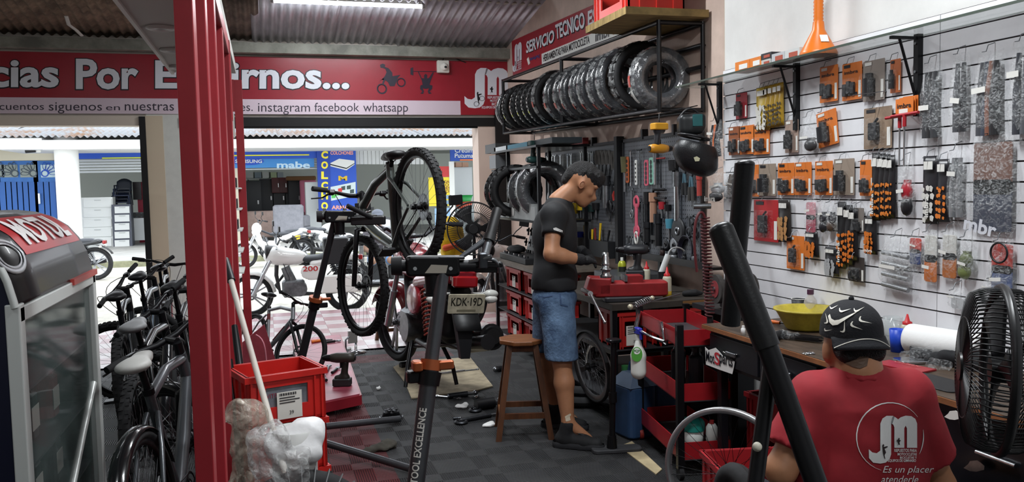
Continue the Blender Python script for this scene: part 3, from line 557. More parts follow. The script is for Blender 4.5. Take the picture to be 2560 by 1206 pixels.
sg = thing('fascia_sign', 'blue fascia sign with a yellow line over the sofa shop front', 'sign'); pbx('board', BLU, (560, 372, 800, 398), FY-.1, .06, sg); pbx('stripe', mat('#e4e23c', .5), (560, 386, 773, 391), FY-.12, .02, sg)
b_ = mat('#3d86c9', .5)
ss = thing('shutter_sign', 'half-rolled shop shutter painted light blue with brand lettering', 'shutter'); SHM = mat('#b9bdc0', .5, .3)
for k in range(5): pbx('shutter_slat', SHM, (560, 396+6*k, 800, 402+6*k), FY+.02+.02*(k % 2), .05, ss)
pbx('painted_panel', b_, (578, 396, 785, 421), FY-.03, .04, ss); m4, w_, h_ = pframe(692, 404, 775, 421, pl(FY-.035)); txt('mabe', m4, w_, h_, mat('#bcd8ea', .5), ss, bold=.03); m4, w_, h_ = pframe(588, 399, 655, 408, pl(FY-.04)); MB(m4 @ T(w_*.45, h_/2, 0)).prism([(w_*.62*math.cos(a/12*math.pi), h_*1.1*math.sin(a/12*math.pi)) for a in range(24)], .004).go('emblem', BLU, ss); txt('SAMSUNG', m4 @ T(0, 0, .006), w_, h_, LW, ss, bold=.02)
ls = thing('roller_shutter', 'half-rolled grey shutter over the left furniture shop', 'shutter')
for k in range(5): pbx('shutter_slat', SHM, (198, 398+7*k, 366, 405+7*k), FY+.02+.02*(k % 2), .05, ls)
cg = thing('mattress_sign', 'tall blue mattress shop sign with big yellow letters', 'sign'); pbx('letter_board', NAVY, (797, 374, 823, 528), FY-.2, .1, cg); pbx('picture_board', BLU, (823, 374, 889, 528), FY-.18, .1, cg)
for i, c in enumerate('COLCHO'): m4, w_, h_ = pframe(803, 378+25.5*i, 820, 397+25.5*i, pl(FY-.205)); txt(c, m4, w_, h_, mat('#f0e03c', .5), cg, bold=.05, ext=.006)
m4, w_, h_ = pframe(826, 378, 883, 387, pl(FY-.185)); txt('COLCHONES', m4, w_, h_, mat('#f0a48e', .5), cg, bold=.03); m4, w_, h_ = pframe(829, 514, 880, 524, pl(FY-.185)); txt('ARMAR', m4, w_, h_, mat('#f0a48e', .5), cg, bold=.03); m4, w_, h_ = pframe(846, 440, 868, 452, pl(FY-.185)); txt('M', m4, w_, h_, YELLOW, cg, bold=.03)
P_ = pl(FY-.185); pixpoly([(826, 408), (848, 397), (886, 402), (886, 412), (866, 426), (826, 416)], P_, .004, LW, cg, 'mattress_picture'); pixpoly([(826, 410), (866, 420), (886, 408), (886, 410), (866, 423), (826, 413)], P_, .003, BLACK, cg, 'mattress_picture', .008); pixpoly([(825, 468), (889, 455), (889, 490), (825, 503)], P_, .004, mat('#c9d6d6', .5), cg, 'furniture_picture')
for x, y, c in ((830, 478, '#c33'), (842, 484, '#5b5'), (834, 490, '#5b5'), (858, 470, '#3a4a48'), (872, 468, '#3a4a48'), (880, 478, '#3a4a48'), (850, 475, '#c33')): pixpoly([(x-5, y-3), (x+5, y-5), (x+5, y+5), (x-5, y+6)], P_, .003, mat({'#c33': '#cc3333', '#5b5': '#55bb55'}.get(c, c), .5), cg, 'furniture_picture', .008)
cs_ = thing('shop_sign', 'blue shop sign with white lettering over the right doorway opposite', 'sign'); pbx('board', mat('#1f4aa5', .5), (1126, 368, 1215, 403), FY-.2, .06, cs_); pbx('stripe', ORANGE, (1150, 398, 1215, 402), FY-.22, .02, cs_)
for s, bx in (('Crédimuebles', (1137, 370, 1222, 382)), ('Putumayo', (1137, 384, 1198, 398))): m4, w_, h_ = pframe(*bx, pl(FY-.205)); txt(s, m4, w_, h_, LW, cs_, bold=.01)
gs = thing('folding_shutter', 'white ribbed shutter box opposite, behind the raised bicycle wheel', 'shutter')
for k in range(17): pbx('shutter_rib', mat('#c4c6c6', .6), (890+10*k, 376, 898+10*k, 411), FY-.05+.02*(k % 2), .05, gs)
# goods inside the shops
DRW = mat('#d6d8d6', .5)
for lab, x0, x1, y0, y1, n, fm, Y in (('tall white chest of five plastic drawers', 206, 281, 493, 622, 5, DRW, FY+.3), ('narrow drawer tower with dark frame and five pale drawers', 284, 326, 511, 622, 5, mat('#4a4d58', .5), FY+.2)):
    t = thing('drawer_chest', lab, 'drawers'); pbx('body', fm, (x0, y0, x1, y1), Y, .5, t)
    for k in range(n):
        h = (y1-y0-6)/n; d = pbx('drawer', DRW, (x0+3, y0+5+h*k, x1-3, y0+2+h*(k+1)), Y-.03, .05, t); pbx('drawer_pull', mat('#aeb2b2', .5), ((x0+x1)/2-8, y0+5+h*k+2, (x0+x1)/2+8, y0+5+h*k+4), Y-.05, .03, d)
def far_chair(px, py, Y, col, lab, leg=.42):
    t = thing('plastic_chair', lab, 'chair', 'stacked plastic chairs in the shop opposite'); p = onY(px, py, Y); c = mat(col, .4); s = .5; MB().rbox(p+V((0, .2, 0)), (.46, .44, .03), .05).go('seat', c, t)
    MB().grid(lambda u, v: p+V(((u-.5)*.44, .42+.08*v-.1*(2*u-1)**2*.3, .02+.4*v-.1*(2*u-1)**2*v)), 6, 4).go('backrest', c, t, solid=.03)
    for a in (-1, 1): MB().tube([p+V((a*.22, .4, .2)), p+V((a*.24, .1, .2)), p+V((a*.22, .02, 0))], .02, 6).go('armrest', c, t)
    for a in (-1, 1):
        for q in (0, .4): MB().cyl(p+V((a*.2, q, 0)), p+V((a*.23, q, -leg)), .02, .015, 6).go('leg', c, t)
for i in range(4): far_chair(300+2*i, 507-9*i, FY+.9, ['#26324e', '#232a3c', '#26324e', '#232833'][i], ['lowest', 'second', 'third', 'topmost'][i]+' dark blue plastic chair in the stack beside the white drawers', onY(300, 507, FY+.9).z if i == 0 else .42)
t = thing('wardrobe', 'dark wardrobe with red side at the edge of the left shop', 'wardrobe'); pbx('body', mat('#b8324a', .5), (350, 455, 368, 620), FY+2, .4, t); pbx('door', mat('#2c2528', .4), (333, 455, 352, 500), FY+1.9, .4, t)
t = thing('gas_stove', 'white stove with dark burners in the left shop', 'stove'); pbx('body', mat('#d9dcde', .5), (325, 545, 372, 602), FY+.8, .6, t); pbx('hob', mat('#5a6068', .4), (326, 531, 372, 545), FY+1., .4, t)
for x in (336, 348, 359): MB().cyl(onY(x, 538, FY+.96), onY(x, 538, FY+1.02), .07, n=12).go('burner', BLACK, t)
def cab(name, lab, cat, bx, Y, col, n=2, hand=CHROME, dep=.5):
    t = thing(name, lab, cat); a_, b_2 = PB(*bx, Y, dep); a_.z = a_.z if name == 'cupboard' else 0; MB().b2(a_, b_2).go('body', mat(col, .45), t); x0, y0, x1, y1 = bx; w_ = (x1-x0)/n
    for k in range(n):
        d = pbx('door', mat(col, .3), (x0+w_*k+1, y0+2, x0+w_*(k+1)-1, y1-2), Y-.04, .05, t); pbx('handle', hand, (x0+w_*k+w_*.8, (y0+y1)/2-5, x0+w_*k+w_*.88, (y0+y1)/2+5), Y-.07, .04, d)
cab('refrigerator', 'black refrigerator standing left in the sofa shop', 'refrigerator', (612, 452, 652, 560), FY+4, '#25272b', 1); cab('cupboard', 'red-brown hanging cupboard with glass doors in the sofa shop', 'cupboard', (680, 444, 718, 483), FY+5, '#6d2b2c', dep=.35); cab('shelf_unit', 'large dark shelf unit behind the brown sofa', 'shelf', (652, 446, 745, 545), FY+5.4, '#24262c', 3); cab('wardrobe', 'black wardrobe right of the red-brown cupboard', 'wardrobe', (724, 450, 753, 540), FY+4.6, '#1f2024', 1)
for lab, bx, c in (('pink mattress standing in the sofa shop', (752, 450, 790, 530), '#c9748c'), ('brown rolled carpet on top of the shelf unit', (715, 440, 790, 452), '#7a5636')): a, b = PB(*bx, FY+3.6, .3); a.z = 0 if 'mattress' in lab else a.z; MB().rbox((a+b)/2, b-a, .06).go(lab.split()[1] if 'mattress' in lab else 'carpet_roll', mat(c, .8), label=lab, cat='mattress' if 'mattress' in lab else 'carpet', bevel=.04)
for i, x in enumerate((625, 645, 664, 685, 700)): pbx('carton', mat(['#c9c9c4', '#8d99a0', '#d2d2cc', '#b7c49c', '#9ba3a8'][i], .7), (x-8, 431, x+8, 445.6), 35.6, .34, label=['white', 'grey', 'cream', 'pale green', 'blue grey'][i]+' carton on top of the shelves in the sofa shop', cat='box')
ws_ = thing('wall_shelf', 'long pale shelf on the back wall of the sofa shop', 'shelf'); a, b = PB(610, 446, 715, 449, 35.5, .5); MB().b2(a, b).go('board', LW, ws_)
for x in (620, 660, 700): a, b = PB(x-1, 449, x+1, 456, 35.6, .4); MB().b2(a, b).go('bracket', DSTEEL, ws_)
def sofa(lab, px, py, W, H, D, Y, col, rz=0, tuft=False, cat='armchair', name='armchair'):
    t = thing(name, lab, cat, mw=T(onZ(px, py, .0).x if False else onY(px, py, Y).x, Y, 0) @ RZ(rz)); m = mat(col, .95, noise=.15, scale=8)
    b = MB(); b.rbox((0, D/2, H*.28), (W, D, H*.36), .08); b.go('seat', m, t, bevel=.03)
    b = MB(); b.rbox((0, D-.12, H*.55), (W, .25, H*.9), .1); b.go('backrest', m, t, bevel=.04)
    for s in (-1, 1): MB().rbox((s*(W/2-.11), D/2, H*.4), (.22, D, H*.6), .09).go('armrest', m, t, bevel=.04)
    for s in (-1, 1):
        for q in (.06, D-.06): MB().cyl((s*(W/2-.08), q, 0), (s*(W/2-.08), q, .1), .03, .04, 8).go('leg', mat('#b08650', .5), t)
    if tuft:
        for i in range(4):
            for j in range(2): MB().sph((-W*.36+W*.24*i, -.01, H*(.28+.1*j)), (.02, .012, .02), 8, 6).go('button', m, t)
sofa('beige tufted armchair seen from behind in the sofa shop', 655, 590, 1.0, .95, .8, FY+1.3, '#a58f86', 180, True); sofa('grey fabric armchair turned away in front of the sofa shop', 742, 590, .95, 1.15, .85, FY-.1, '#8a8b92', 160); sofa('long dark brown leather sofa deep inside the sofa shop', 690, 540, 2.0, .85, .9, FY+2.4, '#4a3733', 0, cat='sofa', name='sofa')
cab('cabinet', 'white cabinet beside the yellow letter sign', 'cabinet', (768, 455, 800, 600), FY+.5, '#ccd0cf', 1); cab('refrigerator', 'white refrigerator inside the right doorway opposite', 'refrigerator', (1138, 418, 1180, 600), FY+1.5, '#d2d7da', 1)
for lab, c, z0, z1 in (('green plastic bucket stacked in the right doorway opposite', '#2f9f4f', 489, 505), ('orange-red plastic bucket under the green one', '#c8553a', 505, 522)):
    a, b = PB(1144, z0, 1187, z1, FY+.6, .1); c_ = (a+b)/2; r = (b.x-a.x)/2; t = thing('bucket', lab, 'bucket'); MB().lathe([(r*.8, 0), (r, b.z-a.z), (r*.94, b.z-a.z), (r*.74, .02)], 20, T(c_.x, c_.y+r, a.z)).go('shell', mat(c, .4), t); MB().ring(r*1.0, .02, 20, 6, T(c_.x, c_.y+r, b.z)).go('rim', mat(c, .3), t)
pbx('stand_box', mat('#b9c3c4', .6), (1144, 522, 1187, 600), FY+.6, .5, label='pale box carrying the stacked buckets', cat='box')
for i, x in enumerate((1147, 1163)): pbx('carton', mat('#c9a08a', .7), (x-7, 406, x+8, 418), FY+1.6, .4, label=['left', 'right'][i]+' of two cartons on the far white refrigerator', cat='box')
ps = thing('poster_board', 'yellow poster with dark words beside the right doorway opposite', 'poster'); pbx('sheet', mat('#e5cf2e', .5), (1073, 443, 1130, 516), FY-.1, .03, ps); pbx('red_header', mat('#c03434', .5), (1085, 416, 1130, 443), FY-.1, .03, ps)
for s, bx in (('EL', (1100, 444, 1108, 450)), ('HOGAR', (1098, 451, 1128, 458)), ('RO', (1106, 459, 1122, 466)), ('MES', (1105, 467, 1126, 474)), ('COS', (1106, 475, 1128, 482))): m4, w_, h_ = pframe(*bx, pl(FY-.105)); txt(s, m4, w_, h_, mat('#7a3320', .5), ps, bold=.02)
for k in range(2): pbx('photo', mat('#7f9bb0', .5), (1110, 488+13*k, 1128, 498+13*k), FY-.12, .03, ps)
pbx('poster', mat('#8fb2cf', .5), (1088, 520, 1130, 575), FY-.1, .03, label='pale blue poster under the yellow one', cat='poster')
for x in (1132, 1200): pbx('door_post', LW, (x-4, 404, x+3, 620), FY-.12, .1, kind='structure')
# vehicles and people in the street
def at_ground(px, py, z): return onZ(px, py, z)
p = at_ground(765, 790, -.12); W1 = moto('white motorcycle with bare engine parked sideways at the shop entrance', T(.42, 11.75, -.1) @ RZ(178), '#d8d8d6', steer=8)
m4, w_, h_ = T(0, 0, 0), 0, 0
txt('200', T(-.05, .151, .60) @ RZ(180) @ RX(90) @ T(0, 0, 0), .2, .07, mat('#b02a2a'), W1, 'lettering', ext=.004, bold=.02)
MB().rbox((-.55, .2, .42), (.55, .12, .24), .03).go('side_box', mat('#dcdcd8', .5), W1); MB().rbox((-.5, 0, .86), (.34, .32, .36), .03).go('cargo_box', mat('#1c1d20', .5), W1, bevel=.01)
moto('white step-through scooter with black wheels parked behind the white motorcycle', T(.15, 19.6, -.12) @ RZ(192), '#e3e3e3', style='scooter', dark='#30343a')
moto('white and grey motorcycle with yellow plate parked by the far kerb', T(1.4, 20.6, -.12) @ RZ(35), '#d0d3d6', plate='#e0b820', dark='#2b2d31'); moto('silver motorcycle with red lamp behind the yellow-plated one', T(2.75, 20.6, -.12) @ RZ(60), '#a9adb2', dark='#2b2d31')
q = at_ground(245, 700, -.12); moto('black motorcycle with grey rear tyre parked at the far left of the street', T(q.x-.66, q.y, -.12) @ RZ(176), '#24262a', dark='#1b1c1f', R=.33)
# cargo tricycle
q = at_ground(920, 760, -.12); t = thing('cargo_cart', 'black freight cart with white words in front of the shops', 'cart'); Y_ = 14.6
def cb(bx, m, nm, dep=.05, Y=Y_): return pbx(nm, m, bx, Y, dep, t)
DK = mat('#22252a', .5); cb((842, 650, 1040, 705), mat('#1d2024', .5), 'side_panel'); cb((842, 700, 1040, 712), STEEL, 'lower_rail', .9)
for x in (845, 905, 965, 1036): cb((x-4, 590, x+3, 705), STEEL if x > 850 else DK, 'post', .06, Y_-.03)
for y in (590, 612, 640): cb((842, y-3, 1040, y+2), STEEL, 'rail', .06, Y_-.03)
for s, bx in (('HACE', (895, 648, 931, 668)), ('ES', (961, 646, 978, 665))): m4, w_, h_ = pframe(*bx, pl(Y_-.005)); txt(s, m4, w_, h_, LW, t, bold=.03)
MB().b2(*PB(842, 705, 1040, 712, Y_, 1.1)).go('bed', DK, t)
for x in (880, 1010): c_ = onY(x, 742, Y_+.02); wheel(t, T(c_.x, Y_-.02, -.12+.27), .27, .05, DSTEEL, mag=5, disc=False)
# seated person on the cart
pr = thing('person', 'person in a grey cap, dark shirt and blue jeans sitting on the cart', 'person'); h = onY(944, 543, Y_+.3); s = h
B = lambda x, y, z: (s.x+x, s.y+y, s.z+z)
blob('body', [('e', B(0, 0, 0), (.09, .1, .12)), ('c', B(0, 0, -.1), B(0, .02, -.22), .05, .06), ('c', B(-.14, .02, -.28), B(.14, .02, -.28), .08, .08), ('c', B(0, .02, -.28), B(0, .04, -.7), .15, .15), ('c', B(-.2, .02, -.28), B(-.24, -.05, -.56), .05, .045), ('c', B(-.24, -.05, -.56), B(-.1, -.25, -.62), .045, .035), ('c', B(.2, .02, -.28), B(.24, -.05, -.56), .05, .045), ('c', B(-.1, 0, -.74), B(-.16, -.42, -.74), .09, .07), ('c', B(.1, 0, -.74), B(.16, -.42, -.74), .09, .07)], mat('#8a6a58', .7), pr, .02, .03)
blob('shirt', [('c', B(-.15, .02, -.28), B(.15, .02, -.28), .095, .095), ('c', B(0, .02, -.3), B(0, .04, -.68), .168, .165), ('c', B(-.2, .02, -.28), B(-.23, -.03, -.45), .065, .06), ('c', B(.2, .02, -.28), B(.23, -.03, -.45), .065, .06)], mat('#4d4a50', .8), pr, .02, .03); blob('jeans', [('c', B(-.1, .02, -.74), B(-.16, -.36, -.74), .105, .085), ('c', B(.1, .02, -.74), B(.16, -.36, -.74), .105, .085), ('e', B(0, .04, -.74), (.18, .14, .1))], mat('#5f86b5', .8), pr, .02, .03); blob('cap', [('e', B(0, .0, .06), (.105, .115, .08)), ('e', B(0, -.12, .04), (.08, .08, .015))], mat('#5a5f6a', .8), pr, .015, .02)
yj = thing('rain_jacket', 'bright yellow jacket with orange bands hanging behind the pedestal fan', 'jacket'); c = onD(1125, 600, 9.3)
blob('cloth', [('e', c+V((0, 0, .14)), (.13, .1, .12)), ('c', c+V((-.06, 0, .1)), c+V((-.02, 0, -.2)), .09, .07), ('c', c+V((.08, .02, .08)), c+V((.1, 0, -.12)), .08, .06)], mat('#e2b91c', .6, noise=.1), yj, .015, .04, noise=(.006, 40)); blob('band', [('c', c+V((-.07, -.075, -.08)), c+V((.1, -.08, -.04)), .035, .03)], mat('#d2552a', .6), yj, .012, .02)
# motorcycle with white and red panels standing behind the tyre shelf
moto('white and red motorcycle parked on the apron right of the opening', T(2.72, 9.45, 0) @ RZ(215), '#d9cfcc', dark='#2a2a2d', steer=15)
# ---------------------------------------------------------------- foreground left: oil display case, red frame, bicycles, crates
XC, Y0c, Y1c, ZC = -.76, 2.95, 4.17, 1.25
dc = thing('display_case', 'dark oil display case with curved brand hood and white-framed glass side', 'display case'); ALU = mat('#c9cdca', .35, .2)
hp = [(q.x, q.z) for q in (onY(x, y, Y1c) for x, y in ((226, 681), (224, 660), (214, 628), (195, 595), (168, 566), (132, 545), (90, 533), (40, 528), (-30, 530)))]; hp.append((-1.75, hp[-1][1]-.02))
hp[0] = (XC, ZC)
def hood(u, v, off=0.):  # u along the case, v up the curve from the side edge
    k = v*(len(hp)-1); i = min(int(k), len(hp)-2); f_ = k-i; x = hp[i][0]*(1-f_)+hp[i+1][0]*f_; z = hp[i][1]*(1-f_)+hp[i+1][1]*f_
    dx, dz = hp[i+1][0]-hp[i][0], hp[i+1][1]-hp[i][1]; l = math.hypot(dx, dz); return V((x+dz/l*off, Y0c+(Y1c-Y0c)*u, z-dx/l*off))
MB().grid(lambda u, v: hood(u, v), 4, 27).go('hood', mat('#121114', .38, coat=.15), dc, solid=.012)
MB().tube([hood(-.005, v/20) for v in range(21)], .012, 8).go('hood_trim', ALU, dc)
MB().grid(lambda u, v: hood(.25+.72*u, .31+.31*v, .008), 6, 12).go('brand_sticker', mat('#b3262b', .35), dc)
txt('MOTUL', Matrix(), 1, 1, mat('#e6e2e0', .4), dc, bold=.035, warp=lambda u, v: hood(.33+.57*u, .355+.215*v, .014))
for k, (r, w_) in enumerate(((.13, .01), (.1, .006))): MB().tube([hood(.1+r*.9*math.cos(a/12*math.pi), .33+r*.75*math.sin(a/12*math.pi), .01) for a in range(24)], w_, 6, closed=True, flat=.3).go('emblem', mat('#b9bcc0', .3, .5), dc)
MB().b2((-1.75, Y0c, 0), (XC-.03, Y0c+.012, ZC)).go('front_panel', mat('#15182c', .3), dc); MB().add([(x, Y0c+.004, z) for x, z in hp]+[(-1.75, Y0c+.004, ZC), (XC, Y0c+.004, ZC)], [tuple(range(len(hp)+2))]).go('hood_end', mat('#15182c', .3), dc, solid=.006); MB().b2((-1.75, Y0c+.01, 0), (-1.5, Y1c, ZC+.2)).go('back_panel', mat('#1a1c22', .5), dc); MB().b2((-1.75, Y1c-.012, 0), (XC-.03, Y1c, ZC)).go('end_panel', mat('#26282c', .4), dc)
b = MB()
for a, c in (((XC-.03, Y0c-.01, 0), (XC+.012, Y0c+.05, ZC+.01)), ((XC-.03, Y1c-.05, 0), (XC+.012, Y1c+.01, ZC+.01)), ((XC-.03, Y0c, ZC-.05), (XC+.012, Y1c, ZC)), ((XC-.03, Y0c, 0), (XC+.012, Y1c, .05))): b.b2(a, c)
b.go('side_frame', ALU, dc, bevel=.004); MB().cyl((XC-.01, Y0c+.05, .1), (XC-.01, Y1c-.05, .75), .014).go('brace', ALU, dc)
MB().b2((XC-.012, Y0c+.05, .05), (XC-.008, Y1c-.05, ZC-.05)).go('side_glass', mat('#5f6d6a', .06, alpha=.3, spec=.6), dc)
MB().b2((XC-.0, Y0c+.75, ZC-.012), (XC+.02, Y1c+.012, ZC+.012)).go('red_edge', mat('#b8453f', .4), dc)
for k in range(4): MB().b2((-1.5, Y0c+.02, .12+.27*k), (XC-.04, Y1c-.02, .13+.27*k)).go('shelf', mat('#3a3c40', .3), dc)
def oil(lab, p, col, cap='#b02a2a', h=.24, w_=.1, d=.07, rz=0, name='oil_bottle', grp='oil bottles'):
    t = thing(name, lab, 'bottle', grp, mw=T(V(p)) @ RZ(rz)); MB().rbox((0, 0, h*.42), (w_, d, h*.84), d*.35).go('body', mat(col, .35), t, bevel=.004)
    MB().lathe([(d*.42, h*.8), (d*.3, h*.9), (d*.28, h*.92)], 14).go('shoulder', mat(col, .35), t); MB().cyl((0, 0, h*.9), (0, 0, h), d*.3, n=14).go('cap', mat(cap, .4), t); MB().b2((-w_*.42, -d*.52, h*.2), (w_*.42, -d*.5, h*.6)).go('label', mat('#c8c4bc' if col != '#c8c4bc' else '#a02a2a', .5), t); return t
k = 0
for sh, n in ((1, 3), (2, 3)):
    for i in range(n):
        c = ['#8e2328', '#17181c', '#2a2c31', '#8e2328', '#17181c', '#7b2026'][k]; oil(['first', 'second', 'third'][i]+' oil bottle on the '+['', 'middle', 'upper'][sh]+' shelf behind the case glass', (XC-.14, Y0c+.25+.33*i, .13+.27*sh+.001), c, h=.22, w_=.12, rz=90, grp='bottles in the display case'); k += 1
# red steel frame with white soffit
XF = -.178; fr = thing('booth_frame', 'tall red steel frame of the booth in the foreground', 'frame'); RF = mat('#a0262f', .42, noise=.1, scale=5)
for y, w_ in ((2.31, .046), (2.86, .046), (3.45, .046), (4.15, .046), (4.95, .05)): MB().b2((XF-w_/2, y, 0), (XF+w_/2, y+.11, 2.44)).go('upright', RF, fr, bevel=.003)
MB().b2((XF-.025, 2.31, 2.36), (XF+.025, 5.06, 2.44)).go('top_rail', RF, fr, bevel=.003); MB().b2((XF-.02, 2.4, 0.02), (XF+.02, 5.0, .07)).go('bottom_rail', RF, fr); MB().b2((XF-.028, 4.97, 2.0), (XF+.028, 5.07, 2.44)).go('corner_plate', RF, fr)
sf = thing('soffit', 'white ceiling panel of the booth with recessed round lights', 'panel'); MB().b2((-.575, 1.9, 2.445), (XF+.02, 6.4, 2.52)).go('panel', mat('#b9b9b4', .7), sf); MB().b2((-.59, 1.9, 2.43), (-.57, 6.4, 2.53)).go('edge_strip', LW, sf)
for px, py in ((402, 70), (432, 126), (445, 168)):
    c = onZ(px, py, 2.44); MB(T(c)).lathe([(.028, -.004), (.055, -.012), (.072, -.004), (.074, .004)], 24).go('downlight', mat('#d2d2ce', .5), sf); MB(T(c)).lathe([(0, .0), (.03, -.006)], 20).go('lamp_disc', mat('#8b8b88', .4), sf)
d2 = thing('glass_showcase', 'slim red-framed glass showcase standing behind the booth frame', 'showcase'); ya, yb = 7.0, 7.6
for y in (yb,): MB().b2((XF-.03, y, 0), (XF+.035, y+.05, 2.55)).go('upright', RF, d2)
MB().b2((XF-.2, yb-.02, 2.28), (XF-.03, yb+.03, 2.55)).go('header', RF, d2); MB().rbox((XF-.1, yb-.08, 2.15), (.13, .1, .2), .01).go('control_box', mat('#d8d8d2', .5), d2)
for k in range(3): MB().b2((XF-.14, yb-.135, 2.1+.05*k), (XF-.07, yb-.128, 2.11+.05*k)).go('slot', DSTEEL, d2)
MB().b2((XF-.06, ya, .5), (XF-.052, yb, 2.1)).go('glass_pane', mat('#b9d3c6', .05, alpha=.3, spec=.6), d2)
for k in range(5):
    z = .95+.17*k; MB().b2((XF-.3, ya+.05, z-.012), (XF-.0, yb-.02, z)).go('shelf', LW, d2)
    for j in range(2 if k > 1 else 1): bx = MB().rbox((XF-.2+.12*j, ya+.3, z+.041), (.1, .2, .08), .008).go('parts_box', mat(['#1b1c1f', '#b9c0c2', '#222428', '#2c2f33', '#17181a'][k], .4), label=['lowest', 'second lowest', 'middle', 'second highest', 'topmost'][k]+' shelf box in the glass showcase, '+['left', 'right'][j]+' one', cat='box', group='boxes in the glass showcase')
# broom and dark poles
br = thing('broom', 'white-handled broom with black grip leaning by the red crates', 'broom'); a, c = onD(563, 650, 3.75), onD(684, 1080, 3.2); d = (c-a).normalized(); MB().cyl(a, a+d*.13, .017, .019).go('grip', BLACK, br); MB().cyl(a+d*.12, a+d*1.5, .0125).go('handle', mat('#c3bdb4', .5), br); e = a+d*1.5; MB().rbox(e, (.28, .06, .06), .01).go('broom_head', mat('#6a2026'), br)
for i in range(9): MB().box(e+V((-.12+.03*i, 0, -.06)), (.02, .05, .09)).go('bristle_tuft', RUBBER, br)
for i, (a, c, r) in enumerate((((586, 815, 3.9), (612, 1010, 3.7), .017), ((572, 900, 3.6), (596, 1110, 3.5), .02))): q0, q1 = onD(*a), onD(*c); q1 = q0+(q1-q0)*((q0.z-.02)/max(.05, q0.z-q1.z)); MB().tube([q0, q0*.9+q1*.1, q1], [r*.8, r, r], 10).go('steel_pole', BLKM, label=['tall', 'short'][i]+' black pole leaning between red frame and crates', cat='pole')
# red crates
def crate(lab, m4, w_, d, h, m, grp=None, lbl=True, img=True, name='crate'):
    t = thing(name, lab, 'crate', grp, mw=m4); th = .012; b = MB(); win = (.5, .36)
    b.b2((-w_/2, -d/2, 0), (w_/2, d/2, .012)); b.b2((-w_/2, d/2-th, 0), (w_/2, d/2, h))
    for s in (-1, 1): b.b2((s*w_/2, -d/2, 0), (s*(w_/2-th), d/2, h))
    x0, z0, z1 = w_*.27, h*.34, h*.74; y0, y1 = -d/2, -d/2+th
    for A, B in (((-w_/2, y0, 0), (w_/2, y1, z0)), ((-w_/2, y0, z1), (w_/2, y1, h)), ((-w_/2, y0, z0), (-x0, y1, z1)), ((x0, y0, z0), (w_/2, y1, z1))): b.b2(A, B)
    b.go('body', m, t); b = MB()
    for A, B in (((-w_/2-.01, -d/2-.01, h-.025), (w_/2+.01, -d/2+.005, h)), ((-w_/2-.01, d/2-.005, h-.025), (w_/2+.01, d/2+.01, h)), ((-w_/2-.01, -d/2, h-.025), (-w_/2+.005, d/2, h)), ((w_/2-.005, -d/2, h-.025), (w_/2+.01, d/2, h))): b.b2(A, B)
    b.go('rim', m, t)
    for s in (-1, 1):
        for q in (.36, .45): MB().b2((s*w_*q-.004, y0-.008, 0), (s*w_*q+.004, y0, h-.02)).go('rib', m, t)
        for q in (-.3, 0, .3): MB().b2((s*w_/2, d*q-.004, 0), (s*(w_/2+.008), d*q+.004, h-.02)).go('rib', m, t)
    if img: MB().b2((-x0, y1-.004, z0), (x0, y1, z1)).go('inner_card', mat('#6d6f76', .4, noise=.4, scale=12), t)
    if lbl:
        MB().b2((-.045, y0-.004, h*.08), (.06, y0-.001, h*.62)).go('paper_label', mat('#d9d6ce', .6), t)
        for q in range(3): MB().b2((-.035, y0-.006, h*(.5-.05*q)), (.03+.02*(q % 2), y0-.004, h*(.515-.05*q))).go('label_print', INK, t)
        for q in range(14): MB().b2((-.035+.0052*q, y0-.006, h*.55), (-.035+.0052*q+.0016*(1+q % 2), y0-.004, h*.6)).go('bar', INK, t)
        txt('39', T(.005, y0-.004, h*.16) @ RX(90), .018, .016, INK, t)
    return t
FL, FR, BR, BL = (onZ(x, y, .85) for x, y in ((617, 945), (812, 917), (784, 893), (610, 912))); cw = (FR-FL).length; cx = (FR-FL).normalized(); ctr = (FL+FR)/2+V((-cx.y, cx.x, 0))*.15; az = math.degrees(math.atan2(cx.y, cx.x)); ch = .2115
for k in range(4):
    t = crate(['lowest', 'second lowest', 'third', 'topmost'][k]+' red crate in the stack beside the booth frame'+(' with paper label' if k == 3 else ''), T(ctr.x, ctr.y, .0+ch*k+.001*k) @ RZ(az+[0, .8, -.6, 0][k]), cw, .29, ch-.002, REDPL, 'stacked red crates by the booth', lbl=k == 3, img=True)
    if k == 3: txt('VITP', T(-cw*.26, -.149+.012, ch*.52) @ RX(90), .045, .018, mat('#8c2740'), t)
def sack(name, lab, prims, m, cat='bag', res=.008, k=.03, nz=(.009, 60, 1), **kw): return blob(name, prims, m, None, res, k, nz, label=lab, cat=cat, **kw)
FILM = film('#d4d6d5', .25, .75, 22); c = onD(617, 1070, 3.2)
sack('plastic_bag', 'brown-stained clear plastic bag beside the broom handle', [('e', c+V((0, 0, .05)), (.075, .07, .06)), ('c', c+V((.0, 0, -.02)), c+V((.03, 0, -.2)), .06, .07), ('e', c+V((0, -.01, -.3)), (.09, .08, .12)), ('c', c+V((0, 0, -.3)), V((c.x, c.y, .08)), .08, .1)], film('#b9ae9f', .35, .85, 18)); c = onD(690, 1135, 3.05)
sack('plastic_bag', 'clear crumpled plastic bag in front of the crate stack', [('e', c+V((-.02, 0, .05)), (.07, .06, .06)), ('c', c+V((-.03, 0, 0)), c+V((.02, 0, -.2)), .06, .1), ('e', c+V((.06, 0, -.06)), (.06, .06, .08)), ('c', c+V((0, 0, -.2)), V((c.x, c.y, .1)), .1, .12)], FILM)
bk = thing('waste_bin', 'white lined waste bin against the red crates', 'bin'); c = onD(735, 1085, 3.2); W_ = mat('#dedede', .45, bump=.3, bscale=14)
